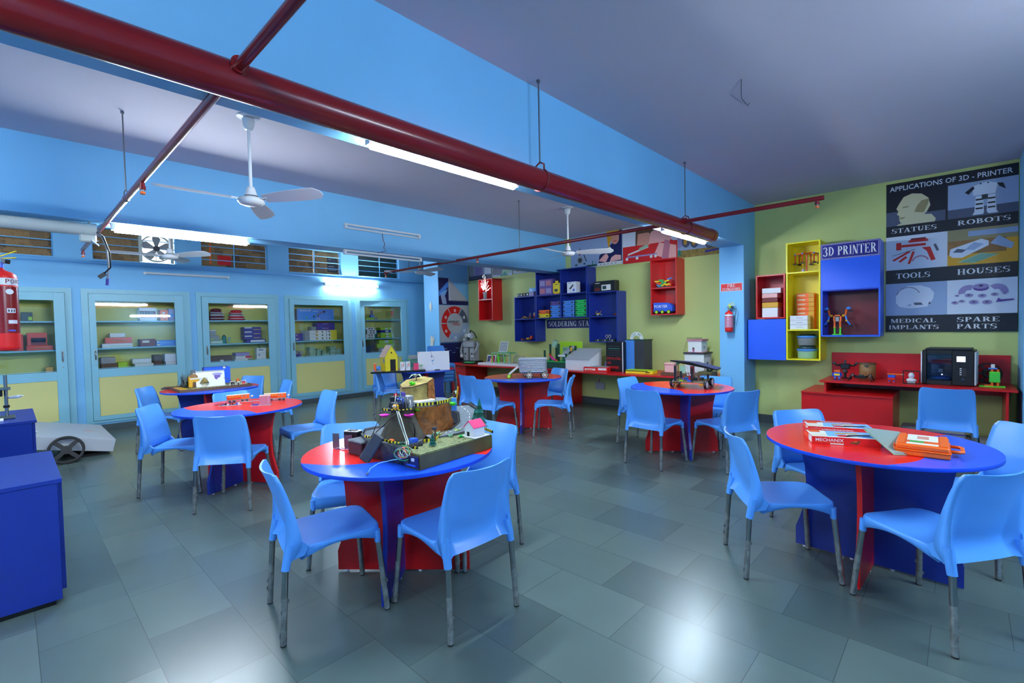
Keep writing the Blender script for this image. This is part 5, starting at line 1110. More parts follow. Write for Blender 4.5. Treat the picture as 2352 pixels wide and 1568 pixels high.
b = MB('navy'); b.box(-.12, -.004, -.012, -.005, .01, .07, 'navy', c=.001); b.box(-.10, -.07, -.02, -.012, .03, .05, 'darkgrey'); b.box(-.05, -.03, -.018, -.012, .045, .06, 'white'); b.box(-.09, -.02, -.016, -.012, .018, .026, 'blue')
for k in range(16):
    a = 2 * PI * k / 16; r_ = .03 + .022 * rr.random(); cxx = -.10 + .02 * rr.random(); czz = .075 + .02 * rr.random()
    b.tube([(cxx + r_ * math.cos(a + t_ * .5) * (1 + .1 * math.sin(t_ + k)), -.03 + .02 * math.sin(k + t_ * .3) - .006, czz + r_ * .6 * math.sin(a + t_ * .5)) for t_ in range(9)], .0016, ('white', 'mint', 'orange', 'lilac', 'green', 'darkred', 'teal', 'tan')[k % 8], n=5)
b.build('circuit_board', D)
b = MB('brown'); b.tube([(-.245, .17, .10), (-.24, .17, .16), (-.25, .165, .20)], .004, 'black', n=6); b.tube([(-.13, .22, .082), (-.125, .225, .16), (-.13, .22, .165)], .005, 'brown', n=6); b.box(-.14, -.12, .21, .23, .158, .172, 'darkgrey'); b.build('lamp_post', D)
b = MB('orange'); b.box(-.34, -.28, .045, .07, .092, .102, 'orange_lam', c=.004); b.box(-.325, -.295, .048, .067, .102, .112, 'orange', c=.004); b.build('toy_car', D)
b = MB('green'); b.box(-.51, -.45, .06, .085, .0907, .10, 'green', c=.004); b.box(-.495, -.465, .063, .082, .10, .108, 'green', c=.003); b.build('toy_car', D)
b = MB('blue'); b.box(-.215, -.175, .10, .14, .0907, .12, c=.002); b.box(-.21, -.18, .098, .1, .095, .115, 'sky'); b.build('blue_module', D)
b = MB('sky'); b.X = T(-.285, .53, .205) @ RZ(.5); b.box(-.018, .018, -.004, .004, 0, .085, 'sky', c=.002); b.box(-.006, .005, -.0046, -.004, .035, .055, 'white'); b.X = Matrix.Identity(4); b.build('blue_card', D)
b = MB('gold'); b.X = T(-.30, .565, .25) @ RY(.2); b.box(-.004, .004, -.002, .002, 0, .11); b.X = Matrix.Identity(4); b.build('yellow_stick', D)
b = MB('lightblue'); b.tube([(-.11, -.02, .05), (-.15, -.06, .045), (-.19, -.12, .035), (-.19, -.17, .02), (-.165, -.205, .006)], .0026, n=6); b.X = T(-.158, -.212, .0055) @ RZ(-.8); b.box(-.022, .01, -.006, .006, -.0045, .0045, 'silver', c=.001); b.X = Matrix.Identity(4); b.build('usb_lead', D)
b = MB('black'); b.tube([(-.46, .17, .30), (-.475, .12, .24), (-.45, .05, .17), (-.425, .01, .13)], .0025, n=6); b.build('black_lead', D)
t = tag(MB('darkgrey').box(-.034, .034, -.0075, .0075, 0, .17, c=.006).build('power_bank', None, (-2.425, 1.338, .7665)), 'black power bank leaning against the front of the mountain road model', 'power bank')
d_ = Vector((.055, .065, .135)).normalized(); c_ = Vector((1.6, -2.0, .7)); y_ = (c_ - d_ * d_.dot(c_)).normalized(); x_ = y_.cross(d_)
t.rotation_euler = Matrix(((x_.x, y_.x, d_.x), (x_.y, y_.y, d_.y), (x_.z, y_.z, d_.z))).to_euler()
G = thing('motor_box', 'black motor box with a white top and metal flaps beside the mountain road model', 'gadget', (-2.83, 1.43, TZ), math.radians(25))
b = MB('black'); b.box(0, .10, 0, .055, .0005, .10, c=.003); b.build('body', G)
b = MB('white'); b.box(.0, .10, 0, .055, .1005, .104); b.box(.02, .08, .012, .04, .104, .108, 'black'); b.box(.045, .055, .005, .05, .104, .109, 'black'); b.build('top_plate', G)
for (x, y, a, l) in ((-.055, -.035, .1, .065), (.03, -.03, .5, .055)):
    b = MB('steel'); b.X = T(x, y, 0) @ RZ(a); b.box(0, .045, -.0015, .0015, .0005, .03 + l); b.X = Matrix.Identity(4); b.build('flap', G)
b = MB('white'); b.X = T(.13, -.01, .032); b.X = Matrix.Identity(4); spoked(b, (.115, .01, .034), (1, -.4, 0), .034, .02, 'black', 'cream', 5); b.build('wheel', G)
b = MB('violet')
for k, m_ in enumerate(('violet', 'brickpink', 'white')): b.tube([(-.03 + .012 * i, -.05 - .012 * math.sin(i * .8 + k * 2), .006 + .004 * math.cos(i * .8 + k * 2)) for i in range(16)], .002, m_, n=5)
b.build('twisted_wire', G)

# ================================================================== RIGHT TABLE: game boxes, book, case
def gamebox(name, label, corners_c, rz, w, d, h, z, top=True):
    t = thing(name, label, 'game box', corners_c, rz); b = MB('red'); b.box(0, w, 0, d, 0, h, 'red'); b.build('carton', t)
    b = MB('white'); e = .0008; zz = h + e
    def q(pts, m, k): b.flat([(x * w, y * d) for x, y in pts], h + .0004 + k * .0003, m)
    q([(0, 0), (1, 0), (1, 1), (0, 1)], 'paper', 0); q([(0, .72), (1, .72), (1, 1), (0, 1)], 'red', 1); q([(.25, .1), (1, .1), (1, .72), (.3, .72)], 'lightblue', 1); q([(.45, .15), (.7, .15), (.85, .5), (.6, .45)], 'white', 2); q([(.5, .1), (.9, .3), (.95, .45), (.6, .35)], 'darkgrey', 3); q([(.4, .35), (.75, .5), (.78, .6), (.42, .5)], 'gold', 3)
    q([(.42, .08), (.6, .12), (.55, .3), (.4, .25)], 'red', 3); q([(0, 0), (.22, 0), (.26, .35), (.0, .35)], 'cream', 2); q([(.03, .5), (.2, .5), (.2, .72), (.03, .72)], 'orange', 2); q([(.75, .1), (.98, .1), (.98, .3), (.8, .28)], 'sky', 2)
    X0 = T(.28 * w, .78 * d, h + .0006); write(b, 'MECHANIX', X0, .5 * w, .14 * d, 'white')
    b.X = Matrix(((1, 0, 0, 0), (0, 0, -1, -e * .5), (0, 1, 0, 0), (0, 0, 0, 1))); X_ = b.X.copy(); b.X = Matrix.Identity(4)
    write(b, 'MECHANIX', X_ @ T(.05 * w, .40 * h, 0), .42 * w, .42 * h, 'white'); b.X = X_; b.box(.05 * w, .47 * w, .28 * h, .32 * h, 0, .0006, 'orange'); b.box(.27 * w, .47 * w, .06 * h, .22 * h, 0, .0006, 'paper'); b.flat([(.55 * w, .3 * h), (.68 * w, .2 * h), (.72 * w, .7 * h), (.6 * w, .6 * h)], .0008, 'brown'); b.flat([(.58 * w, .5 * h), (.66 * w, .5 * h), (.66 * w, .7 * h)], .001, 'orange'); b.X = Matrix.Identity(4)
    b.box(-.0006, 0, d * .05, d * .4, h * .1, h * .9, 'paper'); b.box(-.0008, 0, d * .5, d * .9, h * .3, h * .7, 'orange'); b.build('print', t); return t
gamebox('game_box', 'nearer red game box lettered MECHANIX on the right table', (-.648, 3.287, TZ), math.radians(22), .34, .25, .045, 0)
gamebox('game_box', 'farther red game box partly hidden behind the nearer one', (-.735, 3.61, TZ), math.radians(20), .36, .22, .040, 0)
t = thing('booklet', 'grey green booklet leaning between the red game box and the orange case', 'book', (-.262, 3.265, TZ), math.radians(128))
b = MB('mint'); b.X = RY(0) @ RX(math.radians(0)); 
# sloping slab: low edge on the table, high edge resting on the box
b.add([(-.0, 0, .001), (.0, -.20, .001), (.26, -.20, .058), (.26, 0, .085), (0, 0, .006), (0, -.20, .006), (.26, -.20, .063), (.26, 0, .090)], [(0, 3, 2, 1), (4, 5, 6, 7), (0, 1, 5, 4), (1, 2, 6, 5), (2, 3, 7, 6), (3, 0, 4, 7)], 'mint'); b.build('cover', t)
b = MB('cream'); b.add([(.004, -.004, .0065), (.004, -.196, .0065), (.256, -.196, .0632), (.256, -.004, .0902), (.004, -.004, .012), (.004, -.196, .012), (.256, -.196, .069), (.256, -.004, .096)], [(0, 3, 2, 1), (0, 1, 5, 4), (1, 2, 6, 5), (2, 3, 7, 6), (3, 0, 4, 7)], 'paper'); b.build('pages', t)
b = MB('booklet_cover'); b.add([(0, 0, .0125), (0, -.2, .0125), (.26, -.2, .0695), (.26, 0, .0965), (0, 0, .0135), (0, -.2, .0135), (.26, -.2, .0705), (.26, 0, .0975)], [(0, 3, 2, 1), (4, 5, 6, 7), (0, 1, 5, 4), (1, 2, 6, 5), (2, 3, 7, 6), (3, 0, 4, 7)]); b.build('front_cover', t)
t = thing('orange_case', 'orange plastic tool case with a white label lying on the right table', 'case', (-.262, 3.30, TZ), math.radians(2))
b = MB('orange'); b.box(0, .225, 0, .31, .0005, .030, c=.006); b.build('base', t)
b = MB('orange'); b.box(.002, .223, .002, .308, .032, .062, c=.008); b.box(-.004, .229, -.004, .314, .0275, .034, c=.002); b.box(.008, .04, .012, .298, .062, .0665, c=.003); b.box(.185, .217, .012, .298, .062, .0665, c=.003); b.build('lid', t)
b = MB('paper'); b.box(.048, .178, .02, .29, .0622, .0630); b.box(.048, .178, .06, .12, .063, .0634, 'orange'); b.box(.06, .12, .07, .11, .0634, .0637, 'green'); b.box(.09, .14, .17, .25, .063, .0634, 'skin'); b.build('label', t)
b = MB('orange'); b.tube([(.228, .08, .03), (.262, .085, .03), (.275, .10, .03), (.275, .20, .03), (.262, .215, .03), (.228, .22, .03)], .009, n=8); b.build('carry_handle', t)
for yy in (.04, .25): b = MB('orange'); b.box(-.008, -.002, yy, yy + .03, .012, .05, c=.002); b.build('latch', t)

# ================================================================== SOLAR ROVER
t = thing('solar_rover', 'four wheeled rover with a tilted solar panel roof on the far right round table', 'robot', (-2.25, 5.42, TZ), math.radians(10)); t.scale = (1.06, 1.06, 1.06)
W = .047
for (x, y) in ((.16, -.15), (.16, .13), (-.20, -.10), (-.20, .17)):
    b = MB('white'); spoked(b, (x, y, W), (1, -.15, 0), W, .026, 'black', 'white'); b.build('wheel', t)
for (x, y) in ((.12, -.15), (.12, .13), (-.16, -.10), (-.16, .17)): b = MB('gold'); b.box(x - .03, x + .028, y - .012, y + .012, .03, .055, c=.003); b.build('motor', t)
b = MB('black'); b.box(-.20, .15, -.17, .20, .062, .066); b.box(-.19, .14, -.16, .19, .0665, .072, 'ply'); b.build('deck', t)
for (x, y, h) in ((-.16, -.14, .235), (.02, -.155, .215), (.12, .15, .13), (-.17, .16, .15)): b = MB('black'); b.box(x - .009, x + .009, y - .012, y + .012, .0725, h); b.build('post', t)
b = MB('darkgrey')
vs = [(-.20, -.18, .300), (.0, -.18, .285), (.26, -.10, .205), (.24, .22, .20), (.0, .22, .26), (-.2, .2, .27)]
b.add([(x, y, z - .012) for x, y, z in vs] + [(x, y, z) for x, y, z in vs], [(5, 4, 3, 2, 1, 0)] + [(i, (i + 1) % 6, 6 + (i + 1) % 6, 6 + i) for i in range(6)], 'black'); b.add([(x, y, z + .0004) for x, y, z in vs], [(0, 1, 4, 5), (1, 2, 3, 4)], 'navy')
b.add([(x * .98, y * .98, z - .0125) for x, y, z in vs], [(0, 1, 4, 5), (1, 2, 3, 4)], 'dark_red_lam'); b.build('solar_panel', t)
b = MB('red'); b.box(-.02, .0, -.14, -.12, .0725, .15, 'red'); b.cyl((-.025, -.141, .145), (-.025, -.15, .145), .01, m='white', n=10); b.cyl((-.0, -.141, .145), (-.0, -.15, .145), .01, m='white', n=10); b.box(-.03, .01, -.16, -.12, .0725, .09, 'blue'); b.build('sensor_mast', t)
b = MB('black')
for k in range(14): p = Vector((rr.uniform(-.1, .1), rr.uniform(-.1, .15), .075)); q = p + Vector((rr.uniform(-.07, .07), rr.uniform(-.07, .07), 0)); b.tube([p, (p + q) / 2 + Vector((0, 0, .05)), q], .002, ('orange', 'black', 'darkred', 'green', 'white')[k % 5], n=5)
b.box(.0, .09, -.02, .08, .0725, .10, 'darkgrey'); b.box(-.12, -.05, .0, .1, .0725, .095, 'blue'); b.box(-.12, -.08, -.13, -.09, .0725, .085, 'lime'); b.build('electronics', t)
# ================================================================== BASKET ROBOT
t = thing('basket_robot', 'grey perforated basket on spoked wheels with yellow wheeled front arms', 'robot', (-4.48, 5.17, TZ), math.radians(38)); t.scale = (1.15, 1.15, 1.15)
b = MB('greybox')
def pwall(b, p0, p1, n, m, h0=.085, h1=.235, rows=7, out=0.0):
    """perforated wall made of bars and rails"""
    a, c = Vector(p0), Vector(p1)
    for k in range(n + 1): p = a.lerp(c, k / n); q = p * 1.0; b.cyl((p.x * (1 - .04), p.y * (1 - .04), h0), (p.x, p.y, h1), .0045 if k % n else .008, m=m, n=5, caps=False)
    for r_ in range(rows + 1):
        z = h0 + (h1 - h0) * r_ / rows; f = .96 + .04 * r_ / rows; b.tube([(a.x * f, a.y * f, z), (c.x * f, c.y * f, z)], .0055 if r_ % rows else .008, m, n=5)
hx, hy = .165, .105
for p, q, n in (((-hx, -hy), (hx, -hy), 20), ((hx, -hy), (hx, hy), 12), ((hx, hy), (-hx, hy), 20), ((-hx, hy), (-hx, -hy), 12)): pwall(b, p + (0,), q + (0,), n, 'lightgrey')
b.box(-hx * .96, hx * .96, -hy * .96, hy * .96, .080, .086, 'lightgrey'); b.box(-hx + .01, hx - .01, -hy * 0 - .094, -.0925, .087, .225, 'greybox') if False else None
b.build('basket', t)
b = MB('lightgrey')
for q in ((-hx - .012, hx + .012, -hy - .012, -hy + .002), (-hx - .012, hx + .012, hy - .002, hy + .012), (-hx - .012, -hx + .002, -hy, hy), (hx - .002, hx + .012, -hy, hy)): b.box(q[0], q[1], q[2], q[3], .232, .246, c=.003)
b.build('rim', t)
b = MB('white'); b.box(-hx + .012, hx - .012, -hy + .012, hy - .012, .0865, .089, 'white'); b.build('liner', t)
b = MB('grey'); b.box(-.15, .18, -.08, .08, .058, .0795, 'grey', c=.003); b.build('chassis', t)
for (x, y, m_) in ((-.04, -.135, 'cream'), (.15, -.135, 'cream'), (-.10, .12, 'cream'), (.12, .12, 'cream')): b = MB('white'); spoked(b, (x, y, .045), (0, 1, 0), .045, .022, 'black', m_); b.build('wheel', t)
for y in (-.07, .075):
    b = MB('cream'); b.X = T(-.175, y, .15) @ RY(math.radians(-38 + 180)); b.box(0, .16, -.012, .012, -.012, .012, 'cream', c=.003); b.X = Matrix.Identity(4); b.cyl((-.17, y, .15), (-.13, y, .19), .012, m='lightgrey', n=8); ar = b.build('arm', t)
    b = MB('yellow'); b.cyl((-.30, y - .014, .027), (-.30, y + .014, .027), .022, m='lime', n=18); b.X = T(-.30, y, .027) @ RX(PI / 2); b.lathe([(.022, -.011), (.027, -.011), (.027, .011), (.022, .011)], n=18, m='black'); b.X = Matrix.Identity(4); b.build('front_wheel', ar)
b = MB('lightgrey'); b.add([(-.20, -.09, .17), (-.20, .09, .17), (-.165, .09, .225), (-.165, -.09, .225), (-.20, -.09, .165), (-.20, .09, .165), (-.165, .09, .22), (-.165, -.09, .22)], [(0, 1, 2, 3), (7, 6, 5, 4), (0, 4, 5, 1), (1, 5, 6, 2), (2, 6, 7, 3), (3, 7, 4, 0)]); b.build('front_flap', t)
# ================================================================== TOY TRAINS (carriages on strips)
def carriage(label, x, y, rz):
    t = thing('toy_carriage', label, 'toy train', (x, y, TZ), rz); b = MB('cream'); b.box(-.12, .12, -.022, .022, .0215, .028, 'greybox'); b.box(-.105, .105, -.019, .019, .0285, .072, 'orange', c=.003); b.box(-.105, .02, -.0198, .0198, .035, .05, 'orange_lam'); b.build('body', t)
    b = MB('cream'); b.box(-.11, .11, -.022, .022, .0725, .08, 'cream', c=.003); b.build('roof', t)
    b = MB('darkgrey')
    for k in range(6): b.box(-.09 + .03 * k, -.074 + .03 * k, -.0202, .0202, .052, .066, 'gold' if k < 4 else 'slate' if False else 'greybox')
    b.build('windows', t)
    for xx in (-.08, -.04, .04, .08): b = MB('darkgrey'); b.cyl((xx, -.02, .012), (xx, .02, .012), .0115, n=12); b.build('wheel', t)
    b = MB('silver'); b.cyl((.12, -.01, .05), (.14, -.012, .052), .008, m='cream', n=8); b.cyl((.12, .01, .045), (.135, .012, .04), .006, m='white', n=8); b.build('headlamp', t)
carriage('orange and cream toy carriage on the left of the toy train table', -5.60, 1.66, math.radians(-18+90+10)); carriage('orange and cream toy carriage half hidden behind the pink printed box', -5.36, 1.95, math.radians(64))
b = MB('lightgrey'); b.box(-.25, .25, -.012, .012, .0003, .004); b.X = Matrix.Identity(4); tag(b.build('track_strip', None, (-5.50, 1.82, TZ), math.radians(62)), 'thin pale strip linking the two toy carriages', 'toy track')
t = thing('circuit_strip', 'pale strip with small electronic parts in front of the left toy carriage', 'circuit', (-5.40, 1.53, TZ), math.radians(60))
b = MB('lightgrey'); b.box(-.10, .10, -.03, .03, .0003, .004); b.build('strip', t)
b = MB('black')
for k in range(9): b.box(-.09 + .02 * k, -.078 + .02 * k, -.02 + .004 * (k % 3), .0 + .004 * (k % 4), .0042, .014 + .006 * (k % 3), ('darkgrey', 'purple', 'black', 'white', 'steel', 'darkred', 'teal', 'blue', 'white')[k])
b.tube([(.1, 0, .01), (.16, .02, .006), (.19, .08, .004), (.15, .14, .004)], .0016, 'darkred', n=5); b.tube([(-.1, 0, .01), (-.16, .05, .004), (-.15, .11, .006), (-.09, .12, .008)], .0022, 'darkred', n=5); b.build('components', t)
b = MB('brickpink'); b.box(-.05, .05, -.014, .014, .0045, .10, 'brickpink'); b.box(-.0505, .0505, -.0145, .0145, .093, .103, 'cream'); b.X = face_B(0, 0, 0)
for k in range(8): b.box(.028, .034, .015 + .01 * k, .019 + .01 * k, .0142, .0147, 'white')
b.X = Matrix.Identity(4); b.box(-.13, .055, -.02, .03, .0003, .0043, 'lightgrey'); b.box(-.12, -.06, -.016, .0, .0045, .022, 'purple')
tag(b.build('printed_box', None, (-5.11, 1.76, TZ), math.radians(62)), 'small pink patterned box on a pale strip, right end of the toy train table', 'box')
# ================================================================== CASTLE MODEL TRAY (near the cupboards)
t = thing('castle_model', 'brown tray model with an orange castle, huts and a fence', 'model', (-7.07, 1.44, TZ + .0005), math.radians(90))
# local x runs along +y (world), local y runs toward -x (world)
b = MB('brown'); b.box(0, .84, 0, .60, 0, .008, 'brown')
for q in ((0, .84, 0, .012), (0, .84, .588, .6), (0, .012, .012, .588), (.828, .84, .012, .588)): b.box(q[0], q[1], q[2], q[3], .008, .034, 'brown')
b.build('tray', t)
b = MB('grass'); b.box(.012, .828, .012, .588, .0082, .022, 'grass'); b.box(.015, .12, .02, .5, .0222, .027, 'gold'); b.box(.15, .24, .02, .12, .0222, .027, 'yellow'); b.build('ground', t)
b = MB('cream')
for k in range(13): b.box(.26 + .043 * k, .263 + .043 * k, .012, .016, .034, .062, 'cream')
b.box(.26, .78, .013, .015, .045, .048, 'cream'); b.build('fence', t)
b = MB('gold'); b.box(.17, .29, .30, .36, .0275, .13, 'gold', c=.003); b.box(.17, .185, .30, .36, .13, .17, 'gold'); b.X = T(.23, .33, .155) @ RX(PI / 2); b.cyl((0, 0, -.025), (0, 0, .025), .045, m='wood', n=22); b.X = Matrix.Identity(4); b.box(.185, .275, .296, .30, .13, .15, 'cream')
b.box(.21, .25, .2985, .30, .028, .08, 'brown'); b.X = T(.23, .2992, .08) @ RX(PI / 2); b.cyl((0, 0, -.0005), (0, 0, .0005), .02, m='brown', n=16); b.X = Matrix.Identity(4); b.build('castle', t)
b = MB('darkgrey')
for k in range(60): p = Vector((.10 + .14 * rr.random(), .34 + .1 * rr.random(), .03)); b.tube([p, p + Vector((rr.uniform(-.04, .04), rr.uniform(-.02, .02), .1 + .08 * rr.random())), p + Vector((rr.uniform(-.06, .06), 0, .04 * rr.random()))], .0022, ('darkgrey', 'black', 'mint', 'grey')[k % 4], n=4)
b.box(.13, .20, .38, .44, .028, .10, 'black'); b.build('wire_tangle', t)
b = MB('mint'); b.X = T(.34, .28, .0275); b.lathe([(.0, .13), (.055, .05), (.0, .05)], n=16, m='tan'); b.lathe([(.028, 0), (.028, .05)], n=14, m='cream'); b.X = T(.75, .30, .0275); b.lathe([(0, .075), (.03, .04), (0, .04)], n=10, m='orange'); b.lathe([(.018, 0), (.018, .04)], n=10, m='cream'); b.X = Matrix.Identity(4); b.build('hut', t)
b = MB('cream')
for (x0, x1, z1) in ((.60, .66, .08), (.68, .72, .07), (.74, .79, .085)):
    for xx in (x0, x1): b.box(xx, xx + .006, .12, .126, .023, z1, 'cream')
    b.box(x0, x1, .12, .126, z1 - .008, z1, 'cream'); b.box(x0 + .01, x1 - .004, .128, .15, .023, z1 - .02, 'red' if x0 > .7 else 'black')
b.X = T(.60, .2, .1) @ RY(.5); b.box(-.06, .08, 0, .006, 0, .006, 'brown'); b.X = Matrix.Identity(4); b.build('frame_models', t)
b = MB('paper'); b.box(.24, .30, .50, .55, .023, .24, 'silver', c=.004); b.box(.26, .28, .48, .49, .1, .2, 'paper'); b.box(.36, .41, .50, .54, .023, .21, 'greybox'); b.X = T(.42, .46, .16) @ RZ(-.1); b.box(-.03, .03, 0, .004, 0, .055, 'brightgreen'); b.X = Matrix.Identity(4); b.box(.30, .42, .45, .5, .023, .14, 'teal'); b.build('upright_parts', t)
cal = thing('desk_calendar', 'white spiral desk calendar standing on the castle model tray', 'calendar', (-7.33, 1.85, TZ + .0235), math.radians(82))
b = MB('paper'); b.X = RX(math.radians(-14)); b.box(-.165, .165, 0, .003, 0, .215, 'white', c=.001); b.X = T(0, .10, 0) @ RX(math.radians(14)); b.box(-.165, .165, -.003, 0, 0, .21, 'greybox'); b.X = Matrix.Identity(4); b.build('board', cal)
b = MB('lilac'); b.X = RX(math.radians(-14)) @ Matrix(((1, 0, 0, 0), (0, 0, -1, -.0004), (0, 1, 0, 0), (0, 0, 0, 1))); X_ = b.X.copy()
b.flat(circle(.08, .165, .06, 16, .018), .0002, 'lilac'); b.flat([(.04, .15), (.12, .15), (.11, .115), (.085, .11), (.075, .085), (.05, .10)], .0003, 'purple'); b.X = Matrix.Identity(4)
for k, s in enumerate(('', 'BALANCE', 'SYSTEM')):
    if s: write(b, s, X_ @ T(-.135, .13 - .022 * k, 0), .10, .012, 'darkgrey')
b.build('print', cal)
b = MB('silver')
for k in range(20): b.X = T(-.15 + .0158 * k, .052, .212) @ RY(PI / 2); b.lathe([(.006, 0), (.0075, .0012), (.006, .0024)], n=8)
b.X = Matrix.Identity(4); b.build('spiral', cal)
t = thing('blue_box_file', 'blue open box file standing behind the desk calendar', 'box file', (-7.66, 2.02, TZ + .022), math.radians(88))
b = MB('blue_lam2'); b.box(-.16, .16, 0, .008, .001, .235, 'blue_lam2'); b.box(.152, .16, .008, .14, .001, .22, 'violet'); b.box(-.16, .16, .132, .14, .001, .235, 'blue_lam'); b.box(-.16, -.152, .008, .132, .001, .22, 'violet'); b.box(.07, .10, -.002, .0, .21, .237, 'cream'); b.build('case', t)
b = MB('olive'); b.box(0, .10, -.02, .5, .0005, .018, 'darkgrey'); b.box(.0, .10, .0, .42, .019, .028, 'brown', c=.002); b.box(.02, .08, .25, .36, .029, .034, 'mint'); tag(b.build('card_strips', None, (-7.80, 1.42, TZ), math.radians(-20)), 'dark card strips sticking out at the left of the castle model tray', 'card')
# ================================================================== CORNER TABLE: toy house tray, cards, whiteboard
t = thing('toy_house_model', 'yellow toy house with a striped roof on a black tray with little white towers', 'model', (-7.06, 4.55, TZ + .0005), math.radians(55)); t.scale = (1.2, 1.2, 1.2)
b = MB('black'); b.box(-.34, .42, -.13, .13, 0, .022, 'black', c=.008); b.box(-.33, .41, -.12, .12, .0222, .026, 'darkgrey'); b.build('tray', t)
b = MB('yellow'); hx, hz0, hz1, ap = .09, .0265, .24, .38
b.add([(-hx - .09, -.09, hz0), (hx - .09, -.09, hz0), (hx - .09, -.09, hz1), (-.09, -.09, ap), (-hx - .09, -.09, hz1), (-hx - .09, .09, hz0), (hx - .09, .09, hz0), (hx - .09, .09, hz1), (-.09, .09, ap), (-hx - .09, .09, hz1)], [(0, 1, 2, 3, 4), (9, 8, 7, 6, 5), (1, 6, 7, 2), (0, 4, 9, 5)], 'yellow'); hb = b.build('house_walls', t)
b = MB('black'); b.box(-.11, -.03, -.0925, -.0905, hz0 + .001, .19, 'black'); b.build('doorway', hb); b = MB('black'); b.X = T(-.09, -.092, .285) @ RX(PI / 2); b.cyl((0, 0, 0), (0, 0, .001), .012, n=14); b.X = Matrix.Identity(4); b.box(-.182, -.180, -.06, .0, .14, .2, 'greybox'); b.build('gable_window', hb)
hb.rotation_euler.z = math.radians(25); hb.location = (-.0084, .038, 0)
b = MB('ply')
for s in (-1, 1):
    n_ = Vector((s * .14, 0, .09)).normalized() * .005
    for k in range(6):
        y0 = -.10 + .033 * k; q = [Vector((-.09 + s * .105, y0, hz1 - .02)), Vector((-.09 + s * .105, y0 + .033, hz1 - .02)), Vector((-.09, y0 + .033, ap + .004)), Vector((-.09, y0, ap + .004))]
        b.add(q + [p + n_ for p in q], [(0, 1, 2, 3), (7, 6, 5, 4), (0, 4, 5, 1), (1, 5, 6, 2), (2, 6, 7, 3), (3, 7, 4, 0)], 'lpink' if k % 2 else 'ply')
ro = b.build('roof', t); ro.rotation_euler.z = math.radians(25); ro.location = (-.0084, .038, 0)
for (x, y) in ((.10, -.06), (.175, -.04)):
    b = MB('white'); b.box(x - .035, x + .03, y - .03, y + .03, .0265, .15, 'white', c=.002); b.box(x - .015, x - .008, y - .0315, y - .03, .06, .12, 'brickpink'); b.box(x + .005, x + .015, y - .0315, y - .03, .08, .13, 'orange'); b.build('white_tower', t)
b = MB('pink'); b.box(.25, .32, -.06, .0, .0265, .12, c=.002); b.build('pink_block', t)
b = MB('orange'); b.box(-.30, -.27, -.05, .05, .0265, .13, 'orange'); b.build('orange_post', t)
for (x, y, z) in ((.10, -.06, .15), (.19, .02, .17), (.36, -.02, .08)): b = MB('brightgreen'); tuft(b, x, y, z, .03, .02, 'brightgreen', 14, int(x * 100), .005); b.cyl((x, y, .0265), (x, y, z), .002, m='green', n=5); b.build('palm', t)
t = thing('picture_card', 'grey card with a green picture standing behind the toy house tray', 'card', (-7.10, 5.0, TZ + .0005), math.radians(58))
b = MB('greybox'); b.X = RX(math.radians(-12)); b.box(-.13, .13, 0, .008, 0, .27, 'greybox', c=.002); b.box(-.10, .09, -.001, 0, .05, .20, 'teal'); b.box(-.08, .05, -.0015, -.001, .16, .165, 'mint'); b.box(-.08, .03, -.0015, -.001, .14, .145, 'mint'); b.X = Matrix.Identity(4); b.box(-.02, .02, .02, .11, 0, .02, 'greybox'); b.build('card', t)
t = thing('whiteboard', 'white foam board with a small drawing standing on the corner table', 'board', (-6.76, 5.14, TZ + .0005), math.radians(63))
b = MB('white'); b.X = RX(math.radians(-6)); b.box(-.28, .28, 0, .012, 0, .335, 'white', c=.001); b.X = Matrix.Identity(4); b.build('board', t)
b = MB('darkgrey'); b.X = RX(math.radians(-6)) @ Matrix(((1, 0, 0, 0), (0, 0, -1, -.0004), (0, 1, 0, 0), (0, 0, 0, 1)))
b.tube([(-.05, .335, 0), (-.04, .30, .001), (-.04, .26, .001), (-.01, .25, .001), (.01, .22, .001), (-.005, .17, .001), (-.03, .16, .001), (-.01, .10, .001)], .0022, 'darkgrey', n=4); b.box(-.05, -.02, .23, .26, 0, .001, 'lilac'); b.box(-.04, -.005, .165, .18, 0, .001, 'sky'); b.flat([(-.27, .32), (-.25, .32), (-.255, .305), (-.265, .31)], .0006, 'orange'); b.box(.01, .10, .0, .015, 0, .004, 'black'); b.X = Matrix.Identity(4); b.build('drawing', t)
# ================================================================== COUNTER OBJECTS (long wall)
CT = .7005
t = thing('waste_bot_figure', 'tall grey scrap built robot figure at the left end of the red counter', 'robot', (-8.20, 7.30, CT))
b = MB('grey'); b.box(-.28, .28, -.12, .12, 0, .045, 'black', c=.01); b.build('base', t)
b = MB('greybox'); b.box(-.19, -.03, -.08, .08, .0455, .34, 'greybox', c=.01); b.box(.04, .19, -.08, .08, .0455, .34, 'greybox', c=.01); b.box(-.20, .20, -.09, .09, .345, .50, 'grey', c=.02); b.box(-.18, .18, -.092, -.09, .36, .47, 'greybox', c=.001)
for zz in (.12, .22, .31): b.box(-.195, .195, -.084, -.08, zz, zz + .008, 'grey')
for sx in (-.11, .115): b.cyl((sx, -.081, .2), (sx, -.09, .2), .022, m='darkgrey', n=12); b.cyl((sx, -.081, .09), (sx, -.09, .09), .014, m='grey', n=10)
b.build('body', t)
for sx in (-1, 1):
    b = MB('greybox'); b.tube([(sx * .19, 0, .46), (sx * .27, -.02, .42), (sx * .26, -.08, .28), (sx * .20, -.12, .18)], [.03, .035, .028, .03], n=10); b.sph((sx * .19, -.12, .15), .045, 'lightgrey', 10); b.build('arm', t)
